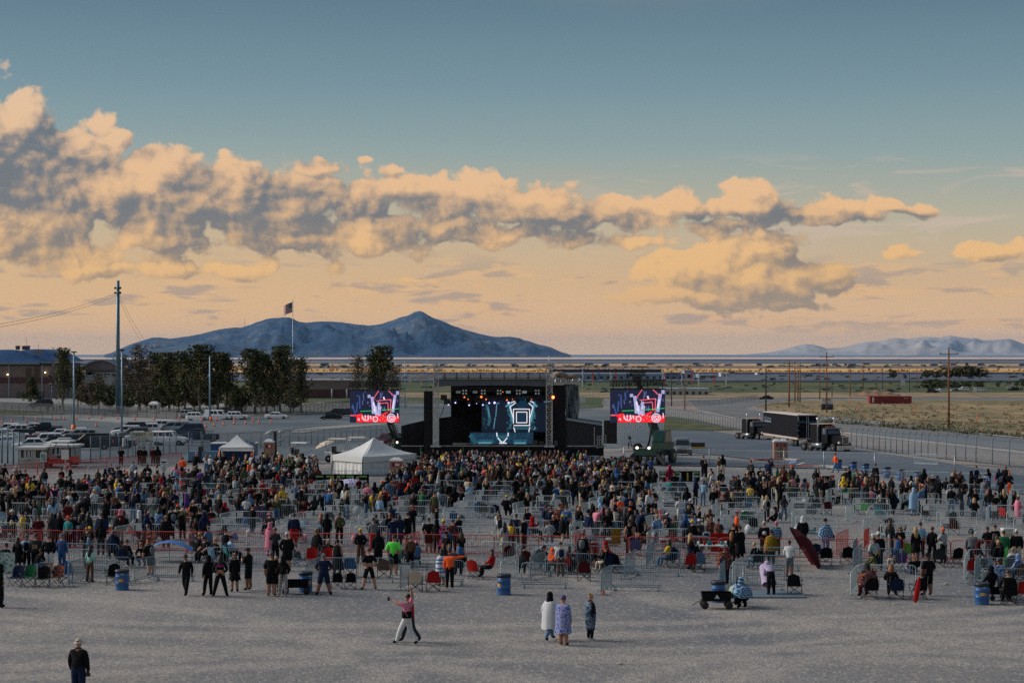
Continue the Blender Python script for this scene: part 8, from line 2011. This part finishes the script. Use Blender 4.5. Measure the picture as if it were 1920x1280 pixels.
# seats under the seated people, and empty ones in the pens
def chair_label(c,px,y,k): return '%s camp chair, %s, %s' % (c,k,where(px,y))
rn = random.Random(5); UL = set()
def pick_chair(px,y,kinds):
 for _ in range(60):
  c = rn.choice(['black'] * 6 + ['navy'] * 3 + ['blue','blue','red','red','maroon','maroon','green','dark grey','dark grey','denim blue','teal','grey','olive','light blue','purple','brown'])
  l_ = chair_label(c,px,y,rn.choice(kinds))
  if l_ not in UL: UL.add(l_); return c,l_
 return c,l_
taken = 0
for (x,y,rz,px) in CHAIRSPOTS:
 c,l_ = pick_chair(px,y,['sat on in the pens','with someone sitting in it','occupied, nearer the red line' if y < 122 else 'occupied, nearer the stage'])
 r = math.radians(rz); chair(x + math.sin(r) * .02,y - math.cos(r) * .02,rz,c,l_); taken += 1
for (x,y,px,ri) in rows_spots:
 if rn.random() < .9 * (density(px) + .1) and taken < 205:
  cx,cy = x + rn.uniform(.3,1.9),y + rn.uniform(.7,1.6)
  if too_close(cx,cy,.5): continue
  c,l_ = pick_chair(px,cy,['empty in the first white row','empty in a middle white row','empty in a far white row'][min(2,ri // 3):min(2,ri // 3) + 1]); chair(cx,cy,rn.gauss(0,40),c,l_); taken += 1
  # small belongings: coolers, bags, folded blankets
m = MB(); m.loft([[(-.32,-.2,0),(.32,-.2,0),(.32,.2,0),(-.32,.2,0)],[(-.35,-.22,.36),(.35,-.22,.36),(.35,.22,.36),(-.35,.22,.36)]],True,True,False); COOL = m.mesh('box'); COOL.materials.append(None)
m = MB(); m.box((-.36,-.23,.36),(.36,.23,.44)); m.box((-.3,-.03,.44),(.3,.03,.47)); COOLL = m.mesh('lid'); COOLL.materials.append(m_white)
m = MB(); m.lathe([(.12,0),(.2,.08),(.19,.26),(.1,.4),(.03,.44)],9,sy=.7); SACK = m.mesh('bag'); SACK.materials.append(None)
UB = set(); cnt = 0
for (x,y,px,ri) in rows_spots:
 for _ in range(2):
  if rn.random() < .62 * (density(px) + .2) and cnt < 200:
   bx,by = x + rn.uniform(-.2,2.2),y + rn.uniform(.3,2.0)
   if too_close(bx,by,.35): continue
   SPOTS.append((bx,by)); kind = rn.choice(['cooler','bag','bag'])
   for _k in range(50):
    c = rn.choice(['blue','blue','red','white','white','black','black','black','navy','navy','dark grey','teal','grey','light blue','green','orange','cream','maroon','pink','brown']); l_ = '%s %s on the gravel in white row %s, %s' % (c.replace(' ','-'),'cooler box' if kind == 'cooler' else rn.choice(['duffel bag','rucksack','tote bag']),['one','two','three','four','five','six','seven','eight','nine'][ri],where(px,by))
    if l_ not in UB: break
   UB.add(l_); cnt += 1; g = (bx,by,gz(bx,by))
   if kind == 'cooler': o = empty('cooler_box',g,rn.uniform(-.4,.4),l_,'cooler'); shared('box',COOL,o,[T[c]]); shared('lid',COOLL,o)
   else: o = shared('bag',SACK,None,[T[c]],g,(0,0,rn.uniform(0,3))); s_ = rn.uniform(.9,1.5); o.scale = (s_,s_,s_ * .9); tag(o,l_,'bag')
   # barrels
m = MB(); m.lathe([(.285,0),(.29,.02),(.285,.05),(.285,.28),(.30,.30),(.285,.32),(.285,.56),(.30,.58),(.285,.60),(.285,.80),(.295,.84),(.27,.85)],22); DR = m.mesh('drum'); DR.materials.append(mat('drum_blue',(.018,.10,.28),.4,var=.12,scale=3))
m = MB(); m.lathe([(.305,.74),(.31,.80),(.31,.87),(.29,.88),(.02,.82)],18); LN = m.mesh('bin_liner'); LN.materials.append(m_blackm)
m = MB(); yl = mat('logo_yellow',(.85,.55,.04),.5)
def onc(x,z,y=-.292): return (x,-math.sqrt(max(.0001,.292 ** 2 - x * x)),z)
el = [onc(.115 * math.cos(a),.44 + .055 * math.sin(a)) for a in [2 * PI * k / 14 for k in range(14)]]; m.add(el,[tuple(range(14))]); LG = m.mesh('logo'); LG.materials.append(yl)
m = MB(); m.add([onc(.02,.46),onc(.13,.36),onc(.16,.37),onc(.06,.47)],[(0,1,2,3)]); m.add([onc(.17,.34),onc(.17,.40),onc(.11,.34)],[(0,1,2)]); m.add([onc(-.15,.49),onc(-.10,.52),onc(-.13,.54)],[(0,1,2)]); LR = m.mesh('arrow'); LR.materials.append(mat('logo_red',(.6,.02,.02),.5))
m = MB(); m.add([onc(.0,.68),onc(.11,.685),onc(.11,.715),onc(.0,.71)],[(0,1,2,3)]); ST = m.mesh('sticker'); ST.materials.append(m_white)
def barrel(loc,rz,lab,liner=True,sticker=True,sc=1.0):
 o = empty('steel_drum',loc,rz,lab,'barrel','blue drums used as bins'); o.scale = (sc,) * 3; shared('drum',DR,o)
 if liner: shared('bin_liner',LN,o)
 l_ = shared('logo',LG,o,None,(0,-.003,0)); shared('arrow',LR,l_,None,(0,-.004,0)); t_ = lettering('SUNOCO',.04,m_navyc,l_,(0,-.297,.44))
 if sticker: shared('sticker',ST,o)
for px,py,rz,lab,kw in ((229,1105,0,'blue drum with yellow logo left of the motorcycle jacket',{}),(573,1109,.6,'blue drum behind the black stroller',{}),(945,1114,-.9,'blue drum standing alone in the middle front',{}),(1841,1132,-.1,'blue drum with white label at the right group',{}),
(1572,881,2,'far blue drum right of the orange jacket',{}),(1600,885,2.5,'far blue drum second in the line',{}),(1623,889,3,'far blue drum third in the line',{}),(1663,896,0,'far blue drum with logo fourth in the line',{}),(1689,901,.4,'far blue drum with logo fifth in the line',{}),(1721,904,3,'far blue drum last in the line behind the barrier',{})):
 g = G(px,py); barrel(g,rz,lab,sc=1.0 if py > 1000 else 1.05,**kw)
 # wagon carrying a drum
def wagon(px,py,rz,lab,c='black',sc=1.0):
 o = empty('folding_wagon',G(px,py),rz,lab,'wagon'); o.scale = (sc,) * 3; m = MB(); m.loft([[(-.48,-.26,.28),(.48,-.26,.28),(.48,.26,.28),(-.48,.26,.28)],[(-.52,-.28,.58),(.52,-.28,.58),(.52,.28,.58),(-.52,.28,.58)]],True,False,False); m.box((-.47,-.25,.28),(.47,.25,.30)); m.build('tub',T[c],o)
 for x in (-.42,.42):
  for y in (-.26,.26):
   m = MB(); m.lathe([(.03,-.04),(.13,-.04),(.14,0),(.13,.04),(.03,.04)],12); w_ = m.build('wheel',m_rub,o,(x,y,.14)); w_.rotation_euler = (PI / 2,0,0)
   m = MB(); m.bar((x,y,.14),(x,y,.30),.03); m.build('strut',m_blackm,o)
 m = MB(); m.tube([(-.5,0,.32),(-.85,0,.10)],.015,5); m.build('handle',m_blackm,o); return o
w_ = wagon(1343,1140,0,'black folding wagon in front of the crouching cloaks',sc=1.15)
m = MB(); m.prism([(-.09,-.06),(.09,-.06),(0,.08)],-.02,0); c_ = m.build('emblem',T['white'],w_,(0,-.285,.44))
barrel(G(1347,1128),.2,'blue drum standing right behind the black wagon',True,False)
wagon(555,1113,.1,'black stroller wagon left of the blue drum',sc=1.05); wagon(1870,1124,.3,'black wagon between the drum and the seated hoodie',sc=.9)
for i,(px,py,c) in enumerate(((520,955,'navy'),(1655,962,'dark grey'),(890,945,'blue'))): wagon(px,py,.2 * i,'%s wagon in the pens %s' % (c,where(px,120)),c)
# table with cups
g = G(1338,1050); tb_ = empty('folding_table',g,-.03,'white folding table with cups, right of the mustard hat','table'); m = MB(); m.box((-.95,-.35,.72),(.95,.35,.76)); m.build('top',m_white,tb_)
for x in (-.85,.85):
 for y in (-.28,.28): m = MB(); m.tube([(x,y,0),(x,y,.72)],.018,5); m.build('leg',m_galv,tb_)
m = MB(); m.lathe([(.035,0),(.048,.12),(.045,.12),(.03,.01)],8); CUP = m.mesh('cup'); CUP.materials.append(None)
for i,(x,c) in enumerate(((-.75,'white'),(-.45,'red'),(-.25,'teal'),(-.15,'teal'),(.02,'red'),(.40,'teal'),(.62,'white'))):
 o = shared('cup',CUP,None,[T[c]],g + Vector((x,-.1 + .03 * i,.762))); o.scale = (1.5,1.5,1.6); tag(o,'%s cup on the white table, %s from its left end' % (c,ORD[i]),'cup')
o = empty('red_banner',G(1362,1042),0,'red cloth banner with white letters hung on the red barriers','banner'); m = MB(); m.box((-.8,-.03,.22),(.8,.0,1.15)); m.build('cloth',T['red'],o)
lettering('TRULY',.42,T['white'],o,(-.1,-.04,.62))
# inflatable lounger, umbrellas, tarp shelter, banners, picnic tent
o = empty('inflatable_lounger',G(1046,1052),0,'large grey quilted inflatable lounger','lounger'); m = MB(); rr = []
for i in range(13):
 a = PI * i / 12; rr.append([(-1.3 * math.cos(a) * (1 - .1 * abs(j - 3) / 3),-.5 + j * .17,.05 + .85 * math.sin(a) ** .6 + .02 * math.sin(j * 2 + i)) for j in range(7)])
m.loft(rr,False,False); m.build('cushion',fabric('quilt_grey',[(.10,.13,.16),(.16,.20,.23)],12,'check'),o)
for s_ in (-1,1): m = MB(); m.lathe([(.05,-.5),(.3,-.45),(.33,0),(.3,.45),(.05,.5)],12); c_ = m.build('side_roll',T['grey'],o,(s_ * 1.05,0,.3)); c_.rotation_euler = (PI / 2,0,0)
def umbrella(px,py,r,tilt,rz,mt,lab,hgt=1.0,n=8):
 o = empty('umbrella',G(px,py),rz,lab,'umbrella'); R = Matrix.Translation((0,0,hgt)) @ Matrix.Rotation(tilt,4,'Y'); m = MB(); rings = []
 for k,(rr_,z) in enumerate(((.02,.38),(.4,.33),(.75,.2),(1,0))): rings.append([R @ Vector((rr_ * r * math.cos(2 * PI * i / n),rr_ * r * math.sin(2 * PI * i / n),z * r)) for i in range(n)])
 m.loft(rings,True,False,False); m.build('canopy',mt,o); m = MB(); m.tube([R @ Vector((0,0,-1.1 * r if hgt > 1 else -.3)),R @ Vector((0,0,.45 * r))],.02,5); m.build('shaft',m_blackm,o); m = MB()
 for i in range(n): a = 2 * PI * i / n; m.bar(R @ Vector((0,0,.3 * r)),R @ Vector((r * .97 * math.cos(a),r * .97 * math.sin(a),.0)),.012)
 s_ = m.build('ribs',m_blackm,o); s_['kind'] = 'stuff'; return o
umbrella(1508,1062,1.35,math.radians(58),.0,T['maroon'],'big dark red umbrella lying tilted on its side',.78)
umbrella(610,876,.95,math.radians(-20),0,fabric('confetti',[(.6,.6,.58),(.62,.6,.55),(.6,.25,.1),(.6,.6,.6),(.15,.4,.2)],9,'voronoi'),'white parasol with colourful dots left of the marquee',2.0)
umbrella(656,934,1.3,math.radians(0),0,fabric('beach_stripe',[(.50,.48,.62),(.08,.06,.30),(.55,.52,.62),(.50,.48,.62)],5,'rings'),'pale beach umbrella with purple rays in front of the marquee',.9)
umbrella(1473,915,.5,0,0,T['green'],'small closed dark green umbrella in the right pens',.6); umbrella(1489,903,.45,0,0,T['blue tie-dye'],'small blue umbrella above the right pens',1.5)
o = empty('tarp_shelter',G(318,1052),0,'low shelter under a blue tarpaulin, left of the group in black','shelter'); m = MB(); rr = []
for i in range(13):
 t = i / 12; rr.append([(-1.15 + 2.3 * t,-.6 + 1.3 * j / 4,.62 + .42 * math.sin(PI * t) - .03 * abs(j - 2) + .02 * math.sin(i * 2 + j)) for j in range(5)])
m.loft(rr,False,False); m.build('tarpaulin',mat('tarp_blue',(.05,.16,.42),.5,var=.2),o)
for x,z in ((-1.1,.62),(1.1,.62),(0,1.0)): m = MB(); m.tube([(x,.0,0),(x,.0,z)],.015,5); m.build('pole',m_galv,o)
def banner(px0,px1,py,hpx,lab,strokes_):
 a,b = G(px0,py),G(px1,py); o = empty('banner',a,math.atan2(b.y - a.y,b.x - a.x),lab,'banner'); L = (b - a).length; k = a.y / F; H = hpx * k; m = MB(); m.box((0,-.03,.1),(L,0,.1 + H)); m.build('cloth',T['black'],o)
 g1 = mat('banner_green',(.18,.42,.12),.7); g2 = mat('banner_pale',(.5,.56,.5),.7); g3 = mat('banner_yellow',(.5,.42,.04),.7)
 for (u0,u1,v,mt) in strokes_:
  m = MB(); m.box((u0 * L,-.045,.1 + v * H - .07),(u1 * L,-.032,.1 + v * H + .07)); m.build('print',(g1,g2,g3)[mt],o)
 return o,L,H
st_ = []
for i,u in enumerate((.02,.21,.41,.58,.82)):
 st_ += [(u,u + .14,.84,0),(u,u + .14,.5,1),(u,u + .14,.12,2)]
o,L_,H2 = banner(590,692,917,26,'black banner with green, white and yellow block letters before the marquee',st_)
for u,mt in ((.02,1),(.34,2),(.43,1),(.70,1),(.775,0)):
 m = MB(); m.box((u * L_ - .06,-.05,.15),(u * L_ + .06,-.034,.1 + H2 * .85)); m.build('print',(_M['banner_green'],_M['banner_pale'],_M['banner_yellow'])[mt],o)
st_ = []
for u in (.02,.36,.82): st_ += [(u,u + .15,.84,0),(u,u + .15,.52,1),(u,u + .13,.14,2)]
o,L_,H2 = banner(1236,1312,905,20,'black banner with green and white block letters below the silver suv',st_)
for u,mt in ((.52,1),(.70,2),(.84,1)):
 m = MB(); m.box((u * L_ - .06,-.05,.15),(u * L_ + .06,-.034,.1 + H2 * .85)); m.build('print',(_M['banner_green'],_M['banner_pale'],_M['banner_yellow'])[mt],o)
def cloth(px,py,w_,h_,c,lab,z=.1,cat='cloth',rz=0):
 o = empty('draped_cloth',G(px,py),rz,lab,cat); m = MB(); m.loft([[(-w_ / 2 + w_ * i / 8,-.06 - .03 * math.sin(i * 1.9 + j),z + h_ * j / 4) for i in range(9)] for j in range(5)],False,False); m.build('fabric',T[c] if isinstance(c,str) else c,o)
rbf = fabric('yellow_red',[(.6,.05,.03),(.7,.45,.04),(.6,.05,.03)],2.2,'stripe_z')
cloth(482,958,.75,.7,rbf,'red and yellow flag draped over a barrier',.5,'flag'); cloth(476,982,1.6,1.0,fabric('red_frame',[(.03,.06,.14),(.4,.05,.05),(.06,.08,.2),(.03,.06,.14)],2.5,'rings'),'dark blue blanket with red square hung on a barrier',.1,'blanket')
cloth(206,945,1.2,.55,fabric('ukr',[(.6,.5,.05),(.3,.45,.6),(.55,.55,.6)],2.0),'yellow and pale blue cloth on a barrier in the left field',.5,'flag'); cloth(1155,1030,.5,.8,'yellow mandala','black cloth with yellow blotches hung on the red barriers',.3,'blanket')
cloth(8,1082,1.0,1.0,fabric('teal_scales',[(.40,.52,.48),(.10,.24,.22),(.45,.55,.5)],12,'voronoi'),'pale patterned sheet hung on the barrier at the left edge',.15,'blanket'); cloth(759,1106,.45,.6,'white','white towel over the angled barrier',.5,'towel'); cloth(1045,972,.4,1.1,'white','white dotted sheet standing up in the pens',.1,'sheet')
cloth(1285,985,.9,.5,'light blue','light blue blanket over a barrier',.55,'blanket'); cloth(855,1068,.8,.5,'blue','blue blanket over chairs behind the four standing people',.3,'blanket')
cloth(1640,937,1.4,.9,fabric('teal_band',[(.05,.35,.35),(.2,.45,.5),(.02,.15,.2)],4),'teal patterned cloth on the right pen fence',.1,'blanket'); cloth(1850,962,2.6,.5,'blue mandala','dark blue floral tapestry over the right pens',.5,'tapestry'); cloth(1545,925,1.2,.5,'black','black awning in the right pens',.8,'awning'); cloth(1612,962,1.0,.5,'lime','bright green cloth in the right pens',.2,'cloth')
# bits on the gravel
for i,(px,py,c,s_) in enumerate(((1163,1073 + 31,'white',.1),(1213,1106,'white',.12),(1219,1105,'white',.1),(1612,1121,'white',.18),(1774,1096,'cream',.2),(1163,1245,'cream',.16),(430,1098,'white',.1),(426,1090,'white',.12))):
 o = shared('litter',SACK,None,[T[c]],G(px,py)); o.scale = (s_ * 3,s_ * 1.6,s_); tag(o,'scrap of pale litter %s' % ['before the seated maroon chair','left of two by the frontmost barrier','right of two by the frontmost barrier','at the foot of the pale angled barrier','alone right of the red chair bag','alone in the lower right gravel','below the black group barrier','behind the black group'][i],'litter')
o = empty('bottle',G(1131.5,1114),0,'small orange bottle at the foot of the angled barrier','bottle'); m = MB(); m.lathe([(.045,0),(.05,.1),(.045,.18),(.02,.22)],8); m.build('body',T['orange'],o); m = MB(); m.lathe([(.022,.22),(.022,.25)],8); m.build('cap',T['white'],o)
o = shared('chair_bag',SACK,None,[T['red']],G(1716,1128)); o.scale = (.55,.55,2.4); o.rotation_euler = (0,math.radians(10),0); tag(o,'long red chair bag leaning by the black folding chair','bag')
m = MB(); a,b = G(1360,1121),G(1514,1123); m.box((a.x,a.y,0),(b.x,a.y + 2.2,.06)); o = m.build('ground_mat',mat('mat_blue_grey',(.10,.15,.19),.8,var=.2)); tag(o,'flat blue grey mat under the lavender cloak and black chair','mat')
# small multi-piece prints count as one piece of print
for o in COL.objects:
 n_ = o.name.split('.')[0]
 if n_ in ('screen_picture','lens','blue_print','lettering','lamp_truss','roof_rail','scaffold_stair','text_lines','stars','red_stripes','white_stripes','reflective_tape','hinges','ribs','roof_lamps','door_bars','insulator','stage_crates','green_strap','grille_bars','rail','bundled_tarp','arrow','canton','pad','roll_cage') and o.parent is not None and 'label' not in o: o['kind'] = 'stuff'
